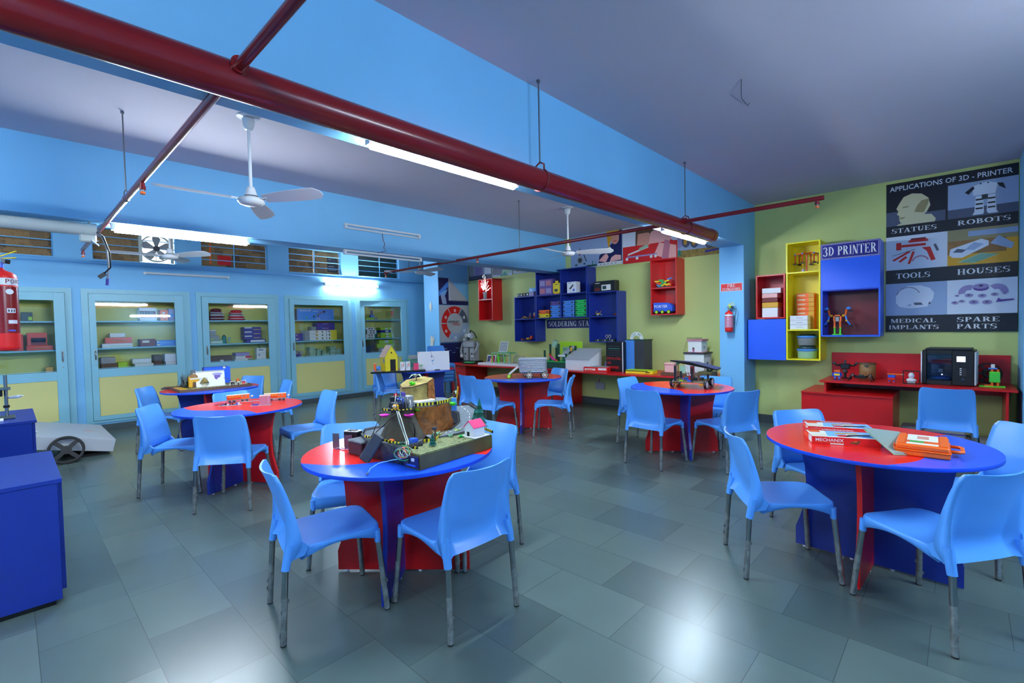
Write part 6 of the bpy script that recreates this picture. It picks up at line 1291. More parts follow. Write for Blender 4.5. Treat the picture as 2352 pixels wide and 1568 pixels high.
b = MB('lightgrey'); b.sph((0, 0, .60), .085, 'lightgrey', 14); b.cyl((-.06, -.07, .63), (-.06, -.10, .63), .03, m='white', n=14); b.cyl((.06, -.07, .63), (.06, -.10, .63), .03, m='white', n=14); b.cyl((-.06, -.101, .63), (-.06, -.103, .63), .015, m='black', n=10); b.cyl((.06, -.101, .63), (.06, -.103, .63), .015, m='black', n=10); b.cyl((0, -.07, .55), (0, -.1, .55), .04, m='darkgrey', n=14); b.tube([(-.1, 0, .5), (0, .0, .74), (.12, 0, .68), (.2, 0, .56)], .016, 'darkgrey', n=8); b.sph((-.2, -.02, .52), .035, 'white', 10); b.build('head', t)
b = MB('black'); b.box(-.17, .17, -.11, .11, 0, .022, 'black', c=.004); b.box(-.10, .14, -.10, .02, .0225, .045, 'green', c=.008); tag(b.build('green_tray', None, (-7.93, 7.02, CT)), 'green dish on a black board in front of the grey robot figure', 'tray')
t = thing('photo_card', 'small framed photo card leaning on the red counter', 'photo', (-7.56, 7.30, CT), 0)
b = MB('white'); b.X = RX(math.radians(-12)); b.box(-.14, .14, 0, .01, 0, .19, 'paper', c=.002); b.box(-.12, .11, -.001, 0, .02, .17, 'navy'); b.flat([], 0) if False else None; b.box(-.03, .07, -.0016, -.001, .03, .12, 'lpink'); b.box(-.02, .05, -.0018, -.0016, .11, .16, 'darkgrey'); b.X = Matrix.Identity(4); b.box(-.02, .02, .02, .08, 0, .01, 'greybox'); b.build('frame', t)
t = thing('greenhouse_model', 'white based model with bright green frames and a small solar panel', 'model', (-6.98, 7.12, CT))
b = MB('white'); b.box(-.60, .55, -.19, .16, 0, .045, 'white', c=.003); b.build('base', t)
b = MB('green')
for x in (-.22, -.05, .12, .28):
    for y in (-.12, .08): b.cyl((x, y, .0455), (x, y, .26), .011, m='mint' if x > 0 else 'brightgreen', n=8)
for y in (-.12, .08): b.cyl((-.24, y, .255), (.30, y, .255), .012, m='mint', n=8)
for k in range(8): b.box(-.2 + .06 * k, -.17 + .06 * k, -.13, .09, .262, .272, 'green' if k % 2 else 'mint')
b.box(-.12, .12, -.1, .05, .19, .2, 'teal'); b.build('green_frame', t)
t2 = MB('white'); t2.X = T(-.12, .10, .27) @ RZ(.15) @ RX(math.radians(-20)); t2.box(-.105, .105, -.004, .004, 0, .23, 'white', c=.002)
for i in range(6):
    for j in range(10): t2.box(-.09 + .032 * i, -.068 + .032 * i, -.0052, -.004, .012 + .021 * j, .028 + .021 * j, 'tealdark')
t2.X = Matrix.Identity(4); t2.cyl((-.12, .1, .05), (-.12, .12, .3), .008, m='brown', n=8); t2.build('small_solar_panel', t)
b = MB('pink'); b.cyl((-.38, .05, .0455), (-.38, .05, .17), .035, n=14); b.cyl((-.38, .05, .17), (-.38, .05, .19), .02, m='pink', n=10); b.build('pink_bottle', t)
b = MB('lightgrey'); b.X = T(.38, .02, .0455)
b.tube([(-.12, 0, 0), (-.10, 0, .12), (0, 0, .17), (.1, 0, .12), (.12, 0, 0)], .008, 'greybox', n=6); b.tube([(-.12, .06, 0), (-.10, .06, .12), (0, .06, .17), (.1, .06, .12), (.12, .06, 0)], .008, 'ply', n=6); b.box(-.1, .1, 0, .06, .05, .06, 'lightgrey'); b.X = Matrix.Identity(4); b.cyl((.52, .05, .0455), (.52, .05, .2), .02, m='greybox', n=10); b.build('arch_parts', t)
t = thing('waste_plant_model', 'green based model with dark green pillars, a chute and a lime sign', 'model', (-5.53, 7.20, CT))
b = MB('dkgreen'); b.box(-.40, .34, -.20, .18, 0, .12, 'dkgreen', c=.004); b.box(-.39, .33, -.19, .17, .1205, .135, 'green', c=.003); b.build('base', t)
for (x, y, h) in ((-.36, -.05, .33), (-.22, -.05, .45), (-.15, .05, .40), (-.02, -.05, .46), (.22, .0, .42), (.30, .05, .42), (.20, -.12, .28)): b = MB('dkgreen'); b.box(x - .015, x + .015, y - .015, y + .015, .1355, h, 'dkgreen'); b.build('pillar', t)
b = MB('paper'); b.X = T(.10, .13, .1355); b.box(-.22, .30, 0, .004, .05, .36, 'lime'); b.box(-.16, .14, -.001, 0, .10, .26, 'mint'); b.X = Matrix.Identity(4)
write(b, 'PLASTIC', face_B(-.04, .1285, .33), .22, .035, 'darkgrey'); write(b, 'WASTE', face_B(-.02, .1285, .27), .18, .035, 'darkgrey'); b.build('lime_sign', t)
b = MB('paper'); b.add([(.08, -.12, .25), (.20, -.14, .25), (.30, .06, .42), (.18, .08, .42), (.08, -.12, .24), (.20, -.14, .24), (.30, .06, .41), (.18, .08, .41)], [(0, 1, 2, 3), (7, 6, 5, 4), (0, 4, 5, 1), (1, 5, 6, 2), (2, 6, 7, 3), (3, 7, 4, 0)], 'lightgrey'); b.cyl((.05, -.14, .24), (.2, -.16, .24), .02, m='white', n=10); b.build('chute', t)
b = MB('clear_plastic'); b.cyl((-.16, 0, .40), (-.12, 0, .52), .06, .05, 'mint', n=14); b.build('hopper', t)
b = MB('red'); b.tube([(-.2, -.1, .26), (-.1, -.12, .17), (.02, -.14, .14)], .022, 'orange_lam', n=8); b.tube([(-.16, -.13, .22), (-.02, -.15, .15)], .014, 'magenta', n=8); b.cyl((.09, -.04, .1355), (.09, -.04, .25), .03, m='teal', n=12); b.cyl((.09, -.04, .25), (.09, -.04, .3), .012, m='white', n=8); b.build('pipes', t)
b = MB('gold'); b.cyl((.31, -.1, .1355), (.31, -.1, .34), .004, n=6); b.cyl((.31, -.1, .34), (.31, -.1, .40), .02, n=10); b.build('yellow_tag', t)
t = thing('white_bin_box', 'white box with a sloping lid on the red counter', 'box', (-5.05, 7.10, CT), math.radians(-3))
b = MB('white'); b.add([(-.20, -.14, 0), (.34, -.14, 0), (.34, .22, 0), (-.20, .22, 0), (-.20, -.14, .19), (.34, -.14, .19), (.34, .22, .36), (-.20, .22, .36)], [(0, 3, 2, 1), (0, 1, 5, 4), (1, 2, 6, 5), (2, 3, 7, 6), (3, 0, 4, 7), (4, 5, 6, 7)], 'white'); b.build('body', t)
b = MB('lightgrey'); b.add([(-.21, -.15, .188), (.35, -.15, .188), (.35, .22, .363), (-.21, .22, .363), (-.21, -.15, .202), (.35, -.15, .202), (.35, .22, .377), (-.21, .22, .377)], [(0, 3, 2, 1), (0, 1, 5, 4), (1, 2, 6, 5), (2, 3, 7, 6), (3, 0, 4, 7), (4, 5, 6, 7)], 'lightgrey'); b.build('lid', t)
b = MB('red'); b.box(-.22, .22, -.13, .13, 0, .075, 'red', c=.002); b.box(-.215, .215, -.125, .125, .0752, .079, 'greybox'); b.box(-.2, .0, -.1305, -.13, .02, .05, 'paper'); b.box(.05, .2, -.1305, -.13, .025, .06, 'white'); b.box(-.17, -.05, -.131, -.1305, .025, .035, 'orange_lam'); tag(b.build('kit_box', None, (-4.60, 7.04, CT), math.radians(10)), 'flat red and grey kit box in front of the white sloping box', 'box')
b = MB('lilac'); b.box(-.07, .07, -.05, .05, 0, .14, 'lilac', c=.003); b.box(-.04, .04, -.0505, -.05, .04, .1, 'sky'); tag(b.build('small_box', None, (-4.57, 7.36, CT)), 'small blue grey box beside the black purifier box', 'box')
t = thing('air_purifier_box', 'black box with vent slots and red hand painted writing', 'box', (-4.30, 7.22, CT), math.radians(-4))
b = MB('black'); b.box(-.17, .17, -.13, .15, 0, .50, 'black', c=.003); b.build('body', t)
b = MB('darkgrey')
for k in range(5): b.box(-.12, .11, -.133, -.1305, .27 + .038 * k, .282 + .038 * k, 'darkgrey' if k != 3 else 'teal')
b.build('vent_slots', t)
b = MB('red')
for k, s in enumerate(('SYNTS ATAL', 'AIR', 'PURIFIER')): write(b, s, face_B(-.155, -.1302, .20 - .075 * k), (.29, .09, .25)[k], .042, 'red')
b.build('red_lettering', t)
b = MB('white'); b.box(.165, .18, -.136, -.1305, 0, .50, 'white'); b.build('white_strip', t)
t = thing('dust_bin', 'sky blue and black waste box with an arched USE ME handle', 'bin', (-3.99, 7.30, CT), math.radians(-3))
b = MB('black'); b.box(-.15, .20, -.12, .14, 0, .53, 'darkgrey', c=.002); b.build('body', t)
b = MB('sky'); b.box(-.15, .02, -.125, -.1205, 0, .53, 'sky'); b.build('front_panel', t)
b = MB('dkgreen'); b.box(-.165, .215, -.13, .15, .531, .543, 'dkgreen'); b.build('lid', t)
b = MB('paper'); b.X = T(-.01, .0, .5435) @ RX(PI / 2)
for q in band(0, 0, .125, .065, 0, 180, 18): b.prism(q, -.004, .004, 'paper')
b.X = Matrix.Identity(4)
for k, ch in enumerate('USE ME'):
    if ch != ' ': a = math.radians(150 - 22 * k); write(b, ch, T(-.01, -.0042, .5435) @ Matrix(((1, 0, 0, 0), (0, 0, -1, 0), (0, 1, 0, 0), (0, 0, 0, 1))) @ RZ(a - PI / 2) @ T(-.011, .078, 0), .022, .034, 'teal')
b.build('arched_handle', t)
b = MB('yellow'); b.box(-.24, .22, -.10, .10, 0, .05, 'yellow', c=.003); b.box(-.24, .14, -.1005, -.10, .035, .047, 'black'); b.box(-.24, .22, -.10, .10, .0502, .056, 'lime'); b.box(.225, .225, 0, 0, 0, 0) if False else None; b.box(.10, .17, -.101, -.1005, .015, .03, 'black'); tag(b.build('yellow_box_file', None, (-3.78, 7.06, CT), math.radians(6)), 'flat yellow file box on the counter edge in front of the waste box', 'file')
t = thing('fort_model', 'white two storey tower model with pink battlements on the red counter', 'model', (-2.98, 7.38, CT))
b = MB('paper'); b.box(-.16, .14, -.15, .15, 0, .32, 'paper', c=.002); b.build('lower_storey', t)
b = MB('darkgrey'); b.box(-.175, .155, -.165, .165, .3205, .345, 'darkgrey'); b.build('ledge', t)
b = MB('paper'); b.box(-.12, .09, -.11, .11, .3455, .52, 'paper', c=.002); b.box(-.05, -.02, -.1115, -.11, .37, .42, 'darkgrey'); b.box(.0905, .0915, -.03, .02, .40, .44, 'greybox'); b.build('upper_storey', t)
b = MB('pink'); b.box(-.135, .105, -.125, .125, .5205, .545, 'brickpink'); b.box(-.13, .1, -.12, .12, .346, .350, 'pink'); b.build('pink_parapet', t)
b = MB('black')
for k in range(11): b.X = T(-.125 + .022 * k, -.118, .5455); b.cyl((0, 0, 0), (0, 0, .035), .003, m='black', n=5); b.tube([(-.009, 0, .018), (.009, 0, .022)], .0025, 'tealdark', n=4)
b.X = Matrix.Identity(4)
for k in range(7): b.cyl((-.15 - .012 * k * .5, -.12, .50 - .022 * k), (-.135 - .012 * k * .5, -.12, .50 - .022 * k), .003, m='dkgreen', n=5)
b.build('railing', t)
b = MB('darkgrey'); b.X = face_B(0, -.1505, 0); b.box(-.09, .04, .20, .204, 0, .001, 'darkgrey'); b.box(.036, .04, .17, .20, 0, .001, 'darkgrey'); b.flat(circle(-.02, .08, .07, 20, .05), .0008, 'white'); b.X = Matrix.Identity(4); b.build('painted_gate', t)
b = MB('red'); b.cyl((-.02, -.14, .345), (-.02, -.14, .365), .008, m='blue', n=8); b.cyl((-.02, -.14, .365), (-.02, -.14, .385), .009, m='pink', n=8); b.sph((-.02, -.14, .392), .008, 'skin', 8); b.build('guard_figure', t)
t = thing('village_model', 'brown tray model with a peach hut, a green tree and white arches', 'model', (-3.02, 7.06, CT))
b = MB('brown'); b.box(-.38, .40, -.12, .12, 0, .045, 'brown', c=.002); b.box(.20, .40, -.11, .11, .0455, .08, 'olive'); b.build('tray', t)
b = MB('skin'); b.box(-.34, -.19, -.06, .06, .0455, .155, 'lpink', c=.003); b.box(-.355, -.175, -.07, .07, .1555, .19, 'lpink', c=.012); b.build('hut', t)
b = MB('teal'); b.cyl((-.13, -.04, .0455), (-.13, -.04, .17), .006, m='brown', n=6)
for k in range(14): a = k * 2.4; b.X = T(-.13, -.04, .20) @ RY(a) @ RZ(k); b.add([(0, -.012, 0), (.08, 0, .0), (0, .012, 0)], [(0, 1, 2)], 'green' if k % 3 else 'teal')
b.X = Matrix.Identity(4); b.sph((-.13, -.04, .20), .03, 'teal', 8); b.build('green_tree', t)
b = MB('white')
for k in range(4): b.box(.02 + .035 * k, .035 + .035 * k, -.09, -.08, .0455, .15, 'white')
b.box(-.08, .0, -.09, -.085, .0455, .16, 'mint'); b.box(.08, .14, -.095, -.085, .05, .16, 'darkred'); b.build('arches', t)
b = MB('dkgreen'); b.cyl((.30, 0, .0805), (.30, 0, .22), .012, m='tealdark', n=8); tuft(b, .34, 0, .081, .06, .05, 'dkgreen', 26, 3, .005); b.build('bush', t)
# switch box low on the wall
b = MB('lightgrey'); b.box(-.10, .10, -.03, -.0005, -.065, .065, 'lightgrey', c=.004); b.cyl((-.02, -.01, .065), (-.02, -.01, .13), .006, m='magenta', n=8); tag(b.build('socket_box', None, (-4.98, YB, .345)), 'small grey socket box low on the wall under the red counter', 'socket')
# ================================================================== WALL SHELF CONTENTS
def item(name, label, cat, x, y, z, fn, rz=0, group=None):
    b = MB('white'); fn(b); return tag(b.build(name, None, (x, y, z), rz), label, cat, group)
ZB = lambda z: z + .0006
# light tree
t = thing('light_tree', 'glowing white bead tree on the narrow red wall shelf', 'lamp', (-7.86, 7.46, ZB(1.655 + .474)))
b = MB('greybox'); b.lathe([(.07, 0), (.07, .012), (.045, .02), (.04, .10), (.05, .17), (.0, .175)], n=16); b.build('trunk', t)
b = MB('led_white')
for k in range(15):
    a = 2 * PI * k / 15 * 2.4; el = .15 + 1.4 * ((k * 7) % 15) / 15; L = .22 + .10 * ((k * 3) % 7) / 7
    for j in range(3, 11):
        s = j / 10; p = (L * s * math.cos(el) * math.cos(a) * .62, -.02 + L * s * math.cos(el) * math.sin(a) * .38, .17 + L * 1.25 * s * math.sin(el)); b.sph(p, .0065 + .003 * (j == 10), 'led_white', 6)
b.build('led_beads', t)
item('small_toy', 'tiny dark toy in the lower half of the narrow red wall shelf', 'toy', -7.62, 7.48, ZB(1.673), lambda b: (b.box(-.06, .03, -.02, .02, 0, .02, 'black'), b.cyl((.0, 0, .02), (.03, 0, .045), .006, m='gold', n=6)))
for k, (m_, h, w) in enumerate((('tealdark', .07, .08), ('darkgrey', .065, .07), ('black', .07, .07), ('darkgrey', .075, .07), ('lilac', .09, .13))):
    item('small_box', ('leftmost', 'second', 'third', 'fourth', 'rightmost, pinkish')[k] + ' little box on top of the left dark blue shelf', 'box', -6.80 + .085 * k + (.02 if k == 4 else 0), 7.48, ZB(2.125), lambda b: (b.box(-w / 2 + .002, w / 2 - .002, -.06, .06, 0, h, m_, c=.002), b.box(-w * .3, w * .2, -.0608, -.06, h * .3, h * .7, 'white' if k % 2 else 'greybox')))
item('small_box', 'pale blue box lying on the pinkish little box above the left dark blue shelf', 'box', -6.41, 7.48, ZB(2.2155), lambda b: (b.box(-.09, .09, -.06, .06, 0, .07, 'lightblue', c=.002), b.box(-.06, -.01, -.0608, -.06, .015, .05, 'posterwhite')))
def toycar(c1, c2, s=1.0):
    def f(b):
        b.box(-.09 * s, .09 * s, -.03 * s, .03 * s, .02 * s, .045 * s, c1, c=.004); b.box(-.04 * s, .05 * s, -.025 * s, .025 * s, .045 * s, .075 * s, c2, c=.004)
        for x in (-.06 * s, .06 * s):
            for y in (-.032 * s, .032 * s): b.cyl((x, y - .006, .024 * s), (x, y + .006, .024 * s), .0235 * s, m='black', n=12)
    return f
item('toy_digger', 'yellow toy strip machine in the left blue shelf, upper bay', 'toy', -6.69, 7.47, ZB(1.186 + .474), lambda b: (b.box(-.08, .04, -.02, .02, .0, .02, 'darkgrey'), b.X.__class__ and b.tube([(-.06, 0, .02), (0, 0, .05), (.07, 0, .02)], .01, 'gold', n=6)))
item('toy_car', 'dark red toy car with a ring in the left blue shelf, upper bay', 'toy', -6.53, 7.47, ZB(1.186 + .474), lambda b: (toycar('darkred', 'darkred', .7)(b), b.tube([(.02 * math.cos(a), 0, .085 + .03 * math.sin(a)) for a in [i * .5 for i in range(13)]], .004, 'greybox', n=5)))
item('toy_car', 'orange and green toy vehicle in the left blue shelf, upper bay', 'toy', -6.37, 7.47, ZB(1.186 + .474), lambda b: (toycar('tealdark', 'orange_lam', .62)(b), b.box(-.05, .05, -.02, .02, .05, .1, 'orange', c=.003), b.box(-.045, .045, -.02, .02, .1, .12, 'mint')))
item('toy_car', 'orange toy racing car in the left blue shelf, lower bay', 'toy', -6.60, 7.47, ZB(1.186 + .018), lambda b: (toycar('rust', 'gold', .8)(b), b.box(-.16, -.11, -.04, .04, .02, .03, 'rust'), b.cyl((-.15, -.03, .022), (-.15, -.02, .022), .022, m='orange_lam', n=10), b.box(.08, .12, -.02, .02, .04, .1, 'orange_lam')))
item('toy_truck', 'blue toy tractor with yellow arms in the right blue shelf, upper bay', 'toy', -4.86, 7.47, ZB(1.183 + .477), lambda b: (toycar('lightblue', 'gold', .75)(b), b.tube([(-.06, 0, .05), (-.03, 0, .1)], .006, 'gold', n=5), b.tube([(.03, 0, .06), (.06, 0, .1)], .006, 'gold', n=5)))
item('toy_car', 'small orange toy at the right side of the right blue shelf', 'toy', -4.49, 7.47, ZB(1.183 + .477), toycar('orange_lam', 'rust', .6))
def scrap(b):
    for k in range(9): b.box(-.22 + .05 * k, -.19 + .05 * k, -.03, .03, 0, .02 + .01 * (k % 3), ('tan', 'cream', 'dkgreen')[k % 3]); b.cyl((-.21 + .05 * k, -.035, .015), (-.21 + .05 * k, -.028, .015), .014, m='black', n=8)
    for x in (.03, .09): b.X = T(x, 0, .09) @ RX(PI / 2); b.lathe([(.022, -.002), (.03, 0), (.022, .002)], n=12, m='cream'); b.X = Matrix.Identity(4); b.cyl((x, 0, .02), (x, 0, .065), .003, m='cream', n=5)
item('metal_model', 'long cream metal model with two rings in the right blue shelf, lower bay', 'model', -4.72, 7.47, ZB(1.183 + .018), scrap)
item('carton_pile', 'purple boxed kit with four panels in the large blue shelf', 'box', -6.04, 7.48, ZB(1.648 + .472), lambda b: (b.box(-.17, .17, -.08, .08, 0, .31, 'purple', c=.003), [b.box(-.15 + .155 * i, -.02 + .155 * i, -.0808, -.08, .03 + .15 * j, .13 + .15 * j, 'lilac' if (i + j) % 2 else 'brickpink') for i in (0, 1) for j in (0, 1)], b.box(-.17, .17, -.0812, -.0808, .15, .16, 'purple')))
item('yellow_kit', 'yellow hanging kit pack beside the purple kit box', 'pack', -5.77, 7.42, ZB(1.648 + .472), lambda b: (b.box(-.09, .09, -.02, .02, .02, .22, 'yellow', c=.006), b.box(-.03, .03, -.02, .02, .22, .26, 'yellow', c=.004), b.box(-.07, .07, -.02, .02, 0, .02, 'gold'), b.box(-.05, .03, -.0208, -.02, .05, .1, 'tealdark'), b.box(-.04, .05, -.0208, -.02, .18, .19, 'tealdark')))
item('white_kit_box', 'white boxed gadget with a dark picture in the large blue shelf', 'box', -5.40, 7.46, ZB(1.648 + .472), lambda b: (b.box(-.105, .105, -.07, .07, 0, .21, 'white', c=.002), b.X.__class__ and b.add([(-.06, -.0708, .08), (-.02, -.0708, .07), (.05, -.0708, .14), (.03, -.0708, .16)], [(0, 1, 2, 3)], 'darkgrey'), b.add([(.03, -.0708, .03), (.07, -.0708, .03), (.07, -.0708, .07), (.04, -.0708, .08)], [(0, 1, 2, 3)], 'blue'), b.box(-.08, .0, -.0708, -.07, .18, .19, 'greybox')))
item('monitor_box', 'black carton with a picture of a small screen on top of the right blue shelf', 'box', -4.68, 7.47, ZB(2.10), lambda b: (b.box(-.22, .22, -.07, .07, 0, .19, 'black', c=.002), b.box(-.06, .13, -.0708, -.07, .02, .12, 'paper'), b.box(-.04, .04, -.0712, -.0708, .04, .1, 'tealdark'), b.box(-.19, -.10, -.0708, -.07, .15, .16, 'white'), b.box(-.2, -.1, -.0708, -.07, .02, .07, 'darkred')))
def case(m):
    def f(b):
        b.box(-.128, .128, -.10, .10, 0, .076, m, c=.008); b.box(-.129, .129, -.1008, .1, .036, .040, 'darkgrey')
        b.box(-.115, -.085, -.106, -.10, .02, .052, 'black', c=.002); b.box(.085, .115, -.106, -.10, .02, .052, 'black', c=.002); b.tube([(-.05, -.10, .04), (-.045, -.113, .04), (.045, -.113, .04), (.05, -.10, .04)], .006, m, n=6)
    return f
Z0 = 1.648 + .018
for k, m_ in enumerate(('yellow', 'orange')): item('plastic_case', m_ + ' plastic case in the left short pile of the large blue shelf', 'case', -6.115, 7.50, ZB(Z0) + .079 * k, case(m_))
for k, m_ in enumerate(('sky', 'sky', 'sky', 'purple')): item('plastic_case', ('bottom blue', 'middle blue', 'upper blue', 'purple topmost')[k] + ' plastic case in the pile right of the orange one', 'case', -5.805 if k < 4 else -5.8, 7.50, ZB(Z0) + .079 * k, case(m_), group='stacked plastic cases')
for k in range(4): item('plastic_case', ('lowest', 'second', 'third', 'topmost')[k] + ' blue plastic case in the pile left of the green ones', 'case', -5.495, 7.50, ZB(Z0) + .079 * k, case('sky'), group='stacked plastic cases')
for k in range(4): item('plastic_case', ('lowest', 'second', 'third', 'topmost')[k] + ' green plastic case in the right hand pile', 'case', -5.205, 7.50, ZB(Z0) + .079 * k, case('green'), group='stacked plastic cases')
def blockbot(b):
    for k in range(16): b.box(rr.uniform(-.12, .08), 0, 0, 0, 0, 0) if False else None
    R_ = random.Random(4)
    for k in range(18):
        x, z = R_.uniform(-.12, .12), R_.uniform(.02, .16); b.X = T(x, R_.uniform(-.03, .03), z) @ RY(R_.uniform(-.6, .6)); b.box(-.04, .04, -.01, .01, -.01, .01, ('green', 'orange', 'yellow', 'sky', 'red')[k % 5]); b.X = Matrix.Identity(4)
    b.box(-.12, .12, -.04, .04, 0, .015, 'tealdark')
item('block_robot', 'tangled multicoloured block robot in the upper bay of the right red shelf', 'toy', -3.58, 7.46, ZB(1.641 + .451), blockbot)
t = thing('porter_toy', 'blue toy vehicle lettered PORTER with three yellow wheels in the red shelf', 'toy', (-3.57, 7.45, ZB(1.641 + .018)))
b = MB('sky'); b.prism([(-.16, .05), (.15, .05), (.16, .12), (.10, .17), (.02, .18), (-.16, .18)], -.05, .05, 'blue'); 
b = MB('blue'); b.X = Matrix(((1, 0, 0, 0), (0, 0, -1, 0), (0, 1, 0, 0), (0, 0, 0, 1))); b.prism([(-.16, .04), (.16, .04), (.165, .12), (.12, .165), (.04, .185), (-.16, .185)], -.06, .06, 'blue'); b.X = Matrix.Identity(4); write(b, 'PORTER', face_B(-.145, -.0602, .10), .23, .045, 'paper'); b.box(-.17, .16, -.06, .06, .02, .04, 'black'); b.build('body', t)
for x in (-.10, .0, .11): b = MB('yellow'); b.cyl((x, -.078, .032), (x, -.062, .032), .0315, m='black', n=18); b.cyl((x, -.080, .032), (x, -.078, .032), .024, m='lime', n=16); b.build('wheel', t)
# red box: packets
for k, (m_, h, w, l) in enumerate((('white', .135, .20, 'tall white packet at the bottom of the small red box pile'), ('gold', .075, .205, 'yellow packet above the tall white one in the small red box'), ('darkred', .06, .20, 'dark red packet in the middle of the small red box pile'), ('lpink', .062, .195, 'pink packet in the small red box pile'), ('white', .075, .24, 'long white packet topping the small red box pile'))):
    z = 1.537 + .018 + sum((.136, .076, .061, .063)[:k]); item('packet', l, 'packet', -1.965 + (w - .2) / 2, 7.47, ZB(z), lambda b: b.box(-w / 2, w / 2, -.10, .10, 0, h - .0012, m_, c=.005))
# yellow shelf
t = thing('carousel_robot', 'orange eight legged carousel robot on a green base in the yellow shelf', 'robot', (-1.54, 7.50, ZB(.967 + 1.187)))
b = MB('mint'); b.lathe([(0, 0), (.06, 0), (.055, .012), (0, .014)], n=18, m='mint'); b.cyl((0, 0, .014), (0, 0, .25), .008, m='orange_lam', n=8); b.cyl((-.04, .01, .014), (-.05, .01, .2), .006, m='gold', n=8); b.box(-.06, -.03, -.01, .02, .014, .045, 'lilac'); b.build('stand', t)
for k in range(6):
    a = 2 * PI * k / 6 + .35; d = Vector((math.cos(a), math.sin(a), 0)); b = MB('orange'); b.tube([(0, 0, .25), tuple(d * .07 + Vector((0, 0, .262))), tuple(d * .135 + Vector((0, 0, .245)))], .009, 'orange', n=6); b.tube([tuple(d * .135 + Vector((0, 0, .245))), tuple(d * .137 + Vector((0, 0, .13)))], .008, 'orange_lam', n=6); b.sph(tuple(d * .135 + Vector((0, 0, .247))), .013, 'sky', 8); p = d * .14; b.box(p.x - .02, p.x + .025, p.y - .014, p.y + .014, .11, .13, 'black', c=.004); b.build('arm', t)
for k in range(3): item('component_box', ('lowest', 'middle', 'upper')[k] + ' of the three white boxes piled in the yellow shelf', 'box', -1.60, 7.42, ZB(.967 + .416) + .062 * k, lambda b: (b.box(-.105, .105, -.09, .09, 0, .060, 'white', c=.003), b.box(-.03, .05, -.0905, -.09, .025, .032, 'greybox')), group='white boxes in the yellow shelf')
for k in range(8): item('component_box', ('lowest', 'second', 'third', 'fourth', 'fifth', 'sixth', 'seventh', 'topmost')[k] + ' of the orange kit boxes piled behind the white ones', 'box', -1.565, 7.60, ZB(.967 + .416) + .0615 * k, lambda b: (b.box(-.105, .105, -.07, .07, 0, .060, 'orange', c=.002), b.box(.04, .1055, -.0704, -.07, .003, .057, 'gold'), b.box(-.09, .0, -.0706, -.07, .025, .04, 'cream')), group='orange kit boxes in the yellow shelf')
for k, l in enumerate(('lower round container with a sky blue rim in the yellow shelf', 'upper round container with a dark lid in the yellow shelf')):
    t = thing('round_container', l, 'container', (-1.53, 7.48, ZB(.985) + .178 * k)); b = MB('greybox'); b.lathe([(0, 0), (.105, 0), (.11, .01), (.115, .10)], n=26, m='mint' if k == 0 else 'grey'); b.build('bowl', t)
    b = MB('sky'); b.lathe([(.115, .10), (.125, .105), (.125, .125), (.115, .13), (.10, .13)], n=26, m='sky'); b.lathe([(.10, .13), (.10, .15), (.09, .17), (0, .172)] if k == 0 else [(.10, .13), (.09, .15), (0, .155)], n=26, m='tealdark'); b.build('lid', t)
# robot in the blue cabinet
t = thing('humanoid_robot', 'orange, blue and green jointed robot standing in the dark red bay', 'robot', (-1.18, 7.44, ZB(1.303)))
b = MB('green'); b.box(-.055, .055, -.04, .03, 0, .012, 'brightgreen', c=.003)
for s in (-1, 1): b.cyl((s * .03, 0, .012), (s * .032, 0, .09), .011, m='brightgreen', n=8); b.sph((s * .032, 0, .10), .016, 'gold', 8); b.cyl((s * .032, 0, .10), (s * .03, 0, .19), .012, m='orange', n=8)
b.build('legs', t)
b = MB('orange'); b.box(-.045, .045, -.012, .012, .245, .262, 'orange'); b.box(-.045, -.028, -.012, .012, .18, .262, 'orange'); b.box(.028, .045, -.012, .012, .18, .262, 'orange'); b.box(-.02, .02, -.014, .01, .175, .235, 'greybox', c=.004); b.build('torso', t)
for s in (-1, 1):
    b = MB('orange'); b.tube([(s * .05, 0, .25), (s * .085, 0, .25), (s * .10, 0, .33)], .012, 'orange', n=8); b.tube([(s * .09, 0, .25), (s * .10, -.01, .19), (s * .14, -.02, .13)], .011, 'sky', n=8); b.sph((s * .065, 0, .25), .018, 'gold', 8); b.sph((s * .12, 0, .345), .024, 'sky', 8, (1.2, .8, .8)); b.box(s * .14 - .025, s * .14 + .025, -.03, 0, .30, .318, 'black', c=.004); b.box(s * .14 - .025, s * .14 + .025, -.04, 0, .105, .122, 'black', c=.004); b.sph((s * .10, -.01, .185), .016, 'gold', 8); b.build('arm', t)
# ================================================================== DESK OBJECTS
DT = .7455
def robot_black(b):
    b.box(-.04, .04, -.03, .03, 0, .012, 'black', c=.003); b.cyl((0, 0, .012), (0, 0, .09), .014, m='black', n=8); b.box(-.05, .05, -.025, .025, .12, .19, 'black', c=.008); b.sph((0, 0, .09), .03, 'darkgrey', 8); b.cyl((0, 0, .19), (0, 0, .235), .012, m='darkgrey', n=8)
    for s in (-1, 1): b.tube([(s * .05, 0, .17), (s * .09, 0, .165), (s * .12, -.01, .19)], .013, 'black', n=8); b.sph((s * .12, -.01, .195), .02, 'darkgrey', 8)
item('black_robot', 'black humanoid robot with spread arms behind the small block robot', 'robot', -1.09, 7.40, DT, robot_black)
def blocky(b):
    b.box(-.03, .03, -.02, .02, .095, .125, 'orange', c=.003); b.box(-.038, .038, -.022, .022, .045, .094, 'blue', c=.003); b.box(-.03, .03, -.0235, -.022, .055, .078, 'yellow')
    for s in (-1, 1): b.box(s * .022 - .01, s * .022 + .01, -.03, .015, 0, .02, 'violet', c=.003); b.box(s * .022 - .008, s * .022 + .008, -.01, .01, .02, .045, 'sky'); b.box(s * .045 - .006, s * .045 + .006, -.012, .012, .04, .085, 'blue', c=.003); b.cyl((s * .012, -.0205, .11), (s * .012, -.022, .11), .004, m='black', n=8)
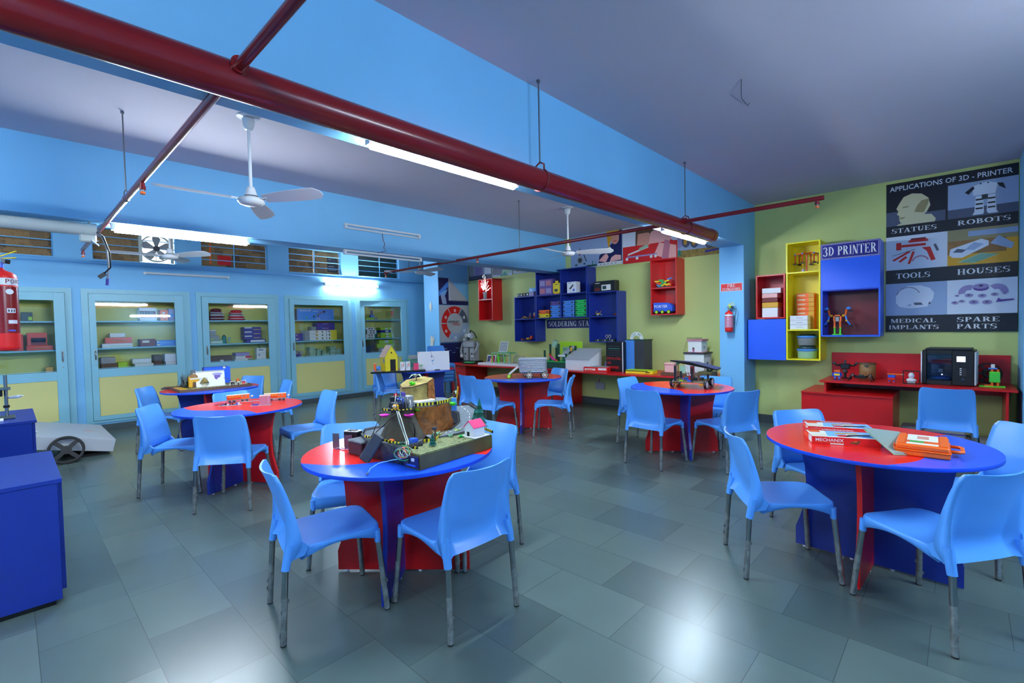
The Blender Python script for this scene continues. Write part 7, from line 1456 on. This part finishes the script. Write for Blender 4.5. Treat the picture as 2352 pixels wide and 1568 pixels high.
item('block_robot', 'small orange, blue and yellow block robot on the left of the red desk', 'robot', -1.14, 7.17, DT, blocky)
def spider(b):
    b.box(-.06, .06, -.04, .04, .03, .06, 'black', c=.006); b.box(-.025, .025, -.02, .02, .06, .075, 'darkgrey')
    for s in (-1, 1):
        for q in (-1, 1): b.tube([(s * .05, q * .03, .045), (s * .09, q * .06, .075), (s * .12, q * .085, .002)], .008, 'black', n=6)
        b.sph((s * .088, 0, .062), .014, 'white', 8)
item('spider_robot', 'black four legged robot in front of the brown carton', 'robot', -.90, 7.20, DT, spider)
item('brown_carton', 'plain brown round carton with a dark emblem on the red desk', 'carton', -.865, 7.45, DT, lambda b: (b.lathe([(0, 0), (.085, 0), (.088, .20), (.0, .20)], n=24, m='wood'), b.lathe([(.0885, .185), (.0905, .19), (.0905, .205), (0, .206)], n=24, m='brown'), b.add([(-.03, -.0905, .18), (.03, -.0905, .18), (0, -.0905, .15)], [(0, 2, 1)], 'tealdark')))
def cannon(b):
    b.box(-.035, .035, -.02, .02, .06, .09, 'blue', c=.003); b.box(-.035, .035, -.02, .02, .03, .059, 'red', c=.003)
    for s in (-1, 1): b.box(s * .022 - .012, s * .022 + .012, -.03, .015, 0, .012, 'red', c=.002); b.box(s * .022 - .007, s * .022 + .007, -.008, .008, .012, .03, 'blue')
    b.box(-.04, .09, -.012, .012, .092, .108, 'orange', c=.003); b.box(.09, .115, -.01, .01, .094, .106, 'paper', c=.002)
item('block_robot', 'small blue and red block robot carrying an orange beam', 'robot', -.60, 7.16, DT, cannon)
t = thing('bust_stand', 'small white printed bust in a black open frame on the desk', 'ornament', (-.42, 7.15, DT))
b = MB('black'); b.box(-.075, .075, -.03, .03, 0, .008, 'black'); b.box(-.075, .075, -.03, .03, .142, .15, 'black'); b.box(-.075, -.069, -.03, .03, .008, .142, 'black'); b.box(.069, .075, -.03, .03, .008, .142, 'black'); b.build('frame', t)
b = MB('white'); b.sph((0, 0, .095), .032, 'white', 14, (.9, .9, 1.15)); b.sph((0, 0, .04), .05, 'white', 14, (1, .45, .5)); b.cyl((0, 0, .04), (0, 0, .075), .016, m='white', n=12); b.sph((0, -.03, .092), .007, 'white', 8); b.box(-.035, .035, -.032, -.025, .009, .022, 'greybox'); b.build('bust', t)
# desktop printer
t = thing('desktop_printer', 'black and white desktop 3D printer with a glass door and a lit screen', 'printer', (-.10, 7.36, DT), math.radians(-4))
b = MB('black'); w, d, h = .215, .19, .41
b.box(-w, -.175, -d, d, .003, h - .02, 'black', c=.006); b.box(.035, w, -d, d, .003, h - .02, 'black', c=.006); b.box(-.175, .035, -d, d, .003, .06, 'black'); b.box(-.175, .035, -d, d, h - .08, h - .02, 'black'); b.box(-w + .02, w - .02, -d + .01, d - .01, h - .02, h, 'darkgrey', c=.012); b.box(-.175, .035, d - .01, d, .06, h - .08, 'lightgrey'); b.build('housing', t)
b = MB('white'); b.box(-w - .014, -w + .0, -d + .005, d - .005, .01, h - .035, 'white', c=.005); b.box(w, w + .014, -d + .005, d - .005, .01, h - .035, 'white', c=.005); b.build('side_panel', t)
b = MB('pane_glass'); b.box(-.172, .032, -d - .003, -d, .05, h - .06, 'dark_acrylic'); b.build('glass_door', t)
b = MB('white'); b.box(.075, .145, -d - .002, -d, h - .145, h - .085, 'screen_white', c=.0005); b.build('screen', t)
b = MB('white'); [b.box(.10, .115, -d - .0015, -d, .12 + .022 * k, .13 + .022 * k, 'white') for k in range(4)]; [b.box(.12, .15, -d - .0012, -d, .12 + .022 * k, .123 + .022 * k, 'grey') for k in range(4)]; b.box(.115, .135, -d - .0015, -d, .07, .075, 'sky'); b.build('buttons', t)
b = MB('blue'); b.box(-.15, .01, -.12, .08, .065, .072, 'sky'); b.box(-.08, -.02, -.06, .0, .072, .09, 'violet', c=.003); b.box(-.11, -.07, -.07, -.02, .072, .082, 'blue'); b.build('print_bed', t)
b = MB('lightgrey'); b.box(-.09, -.05, -.05, .0, .13, .17, 'lightgrey', c=.004); b.cyl((-.07, -.025, .10), (-.07, -.025, .13), .006, m='steel', n=8); b.cyl((-.17, 0, .15), (.03, 0, .15), .004, m='steel', n=6); b.sph((-.06, -.03, .105), .008, 'screen_white', 8); b.build('print_head', t)
# spool and green robot
t = thing('filament_spool', 'large black filament spool standing on the desk beside the printer', 'spool', (.215, 7.47, DT))
b = MB('black'); b.X = T(0, 0, .125) @ RX(PI / 2)
for s in (-.035, .035):
    b.lathe([(.100, s - .002), (.115, s - .002), (.115, s + .002), (.100, s + .002), (.100, s - .002)], n=30, m='black'); b.lathe([(.02, s - .002), (.05, s - .002), (.05, s + .002), (.02, s + .002), (.02, s - .002)], n=24, m='black')
    for k in range(6): old = b.X; b.X = old @ RZ(k * PI / 3); b.box(.045, .105, -.008, .008, s - .0018, s + .0018, 'black'); b.X = old
b.lathe([(.085, -.033), (.085, .033)], n=30, m='navy'); b.lathe([(.02, -.033), (.02, .033)], n=16, m='black'); b.X = Matrix.Identity(4); b.build('spool', t)
b = MB('orange_lam'); b.box(-.06, .04, -.05, .05, 0, .012, 'orange_lam', c=.002); b.build('cradle', t)
t = thing('green_block_robot', 'green ribbed toy robot on an orange frame in front of the spool', 'robot', (.25, 7.25, DT))
b = MB('lime'); b.box(-.11, .09, -.05, .05, 0, .010, 'brightgreen', c=.002); b.box(-.07, .0, -.03, .03, .010, .022, 'orange'); b.build('base_plate', t)
b = MB('orange'); 
for x in (-.01, .035): b.box(x - .01, x + .01, -.01, .01, .0105, .19, 'orange', c=.003)
b.build('frame', t)
b = MB('green'); b.box(-.032, .05, -.03, -.0105, .05, .165, 'brightgreen', c=.004); [b.box(-.034, .052, -.032, -.03, .058 + .011 * k, .062 + .011 * k, 'green') for k in range(9)]; b.build('ribbed_panel', t)
b = MB('sky'); b.box(-.04, .03, -.02, .02, .1905, .205, 'sky', c=.003); b.box(-.02, .01, -.025, -.02, .2055 - .0, .245, 'paper'); b.box(-.02, .01, -.02, .0, .205, .21, 'paper'); b.build('head', t)
# things under the desk
for k, (l, x, z, w, h, m_) in enumerate((('pale instrument case with a blue stripe, at the bottom under the desk', -.22, 0.001, .30, .13, 'greybox'), ('second pale instrument case lying on the first under the desk', -.24, .135, .28, .10, 'greybox'), ('grey block case at the right under the desk', .26, .001, .11, .16, 'grey'))):
    t = thing('equipment_case', l, 'case', (x, 7.33, z)); b = MB(m_); b.box(-w, w, -.14, .14, 0, h, m_, c=.01); b.build('shell', t)
    b = MB('violet'); b.box(-w * .98, w * .98, -.1412, -.14, h * .55, h * .68, 'violet'); b.build('stripe', t)
# ================================================================== LEFT EDGE OBJECTS
t = thing('white_carton', 'long white carton with a small red mark lying on the floor by the cupboards', 'carton', (-7.80, .86, 0))
b = MB('lightgrey'); b.X = T(0, 0, .03) @ RX(math.radians(-13)); b.box(-1.45, 0, -1.1, 0, .0, .155, 'lightgrey', c=.003); b.build('box', t)
b = MB('skin')
for k in range(5): b.X = T(0, 0, .03) @ RX(math.radians(-13)) @ T(-.72, -.20, .1552) @ RZ(k * PI / 5); b.box(-.07, .07, -.004, .004, 0, .0006, 'skin')
b.build('red_mark', t)
b = MB('black'); b.box(-1.40, -.10, -.45, -.03, .0005, .028, 'black'); b.box(-1.35, -.12, -1.05, -.80, .0005, .195, 'black'); b.build('packing_base', t)
t = thing('spoked_disc', 'black four spoked disc leaning on the long white carton', 'wheel', (-7.63, .425, .0), math.radians(90))
b = MB('rubber'); b.X = T(0, 0, .001) @ RX(math.radians(66)); R_ = .168
b.X = b.X @ T(0, R_, 0); b.lathe([(R_ - .03, -.006), (R_, -.006), (R_, .006), (R_ - .03, .006), (R_ - .03, -.006)], n=40)
for k in range(4): old = b.X; b.X = old @ RZ(k * PI / 2 + .75); b.box(0, R_ - .02, -.022, .022, -.005, .005, 'rubber'); b.X = old
b.cyl((0, 0, -.006), (0, 0, .006), .05, n=20); b.X = Matrix.Identity(4); b.build('disc', t)
t = thing('lab_stand', 'chrome lab stand with a grey dish and pipe clip on the farther blue cabinet', 'lab stand', (-5.98, -.03, .8065))
b = MB('steel'); b.box(-.12, .10, -.09, .05, 0, .012, 'steel', c=.004); b.build('base', t)
b = MB('chrome'); b.cyl((0, .0, .0125), (0, .0, .37), .012, n=14); b.build('rod', t)
b = MB('silver'); b.box(-.02, .02, -.02, .02, .09, .11, 'black', c=.003); b.build('boss', t); b = MB('silver'); b.box(-.12, .06, -.14, .03, .245, .26, 'silver', c=.005); b.box(-.12, .03, -.14, -.02, .19, .244, 'black', c=.004); b.build('clamp', t)
b = MB('white'); b.X = T(.0, .03, .175) @ RZ(.5) @ RY(-.1); b.cyl((-.07, 0, 0), (.10, 0, 0), .008, .014, 'white', n=10); b.cyl((.10, 0, 0), (.15, 0, .002), .009, .004, 'white', n=10); b.X = Matrix.Identity(4); b.build('probe', t)
b = MB('white'); b.box(-.08, .03, -.06, .04, 0, .015, 'white', c=.003); tag(b.build('white_tag', None, (-5.78, -.09, .8065)), 'small white block at the left frame edge on the farther blue cabinet', 'block')

b = MB('darkgrey'); b.tube([(-1.148, 3.645, 3.222), (-1.20, 3.80, 3.20), (-1.241, 3.947, 3.215), (-1.249, 4.052, 3.22), (-1.235, 4.07, 3.20), (-1.224, 4.077, 3.222)], .0025, n=5); tag(b.build('ceiling_wire'), 'thin loose grey wire on the right ceiling bay', 'wire')
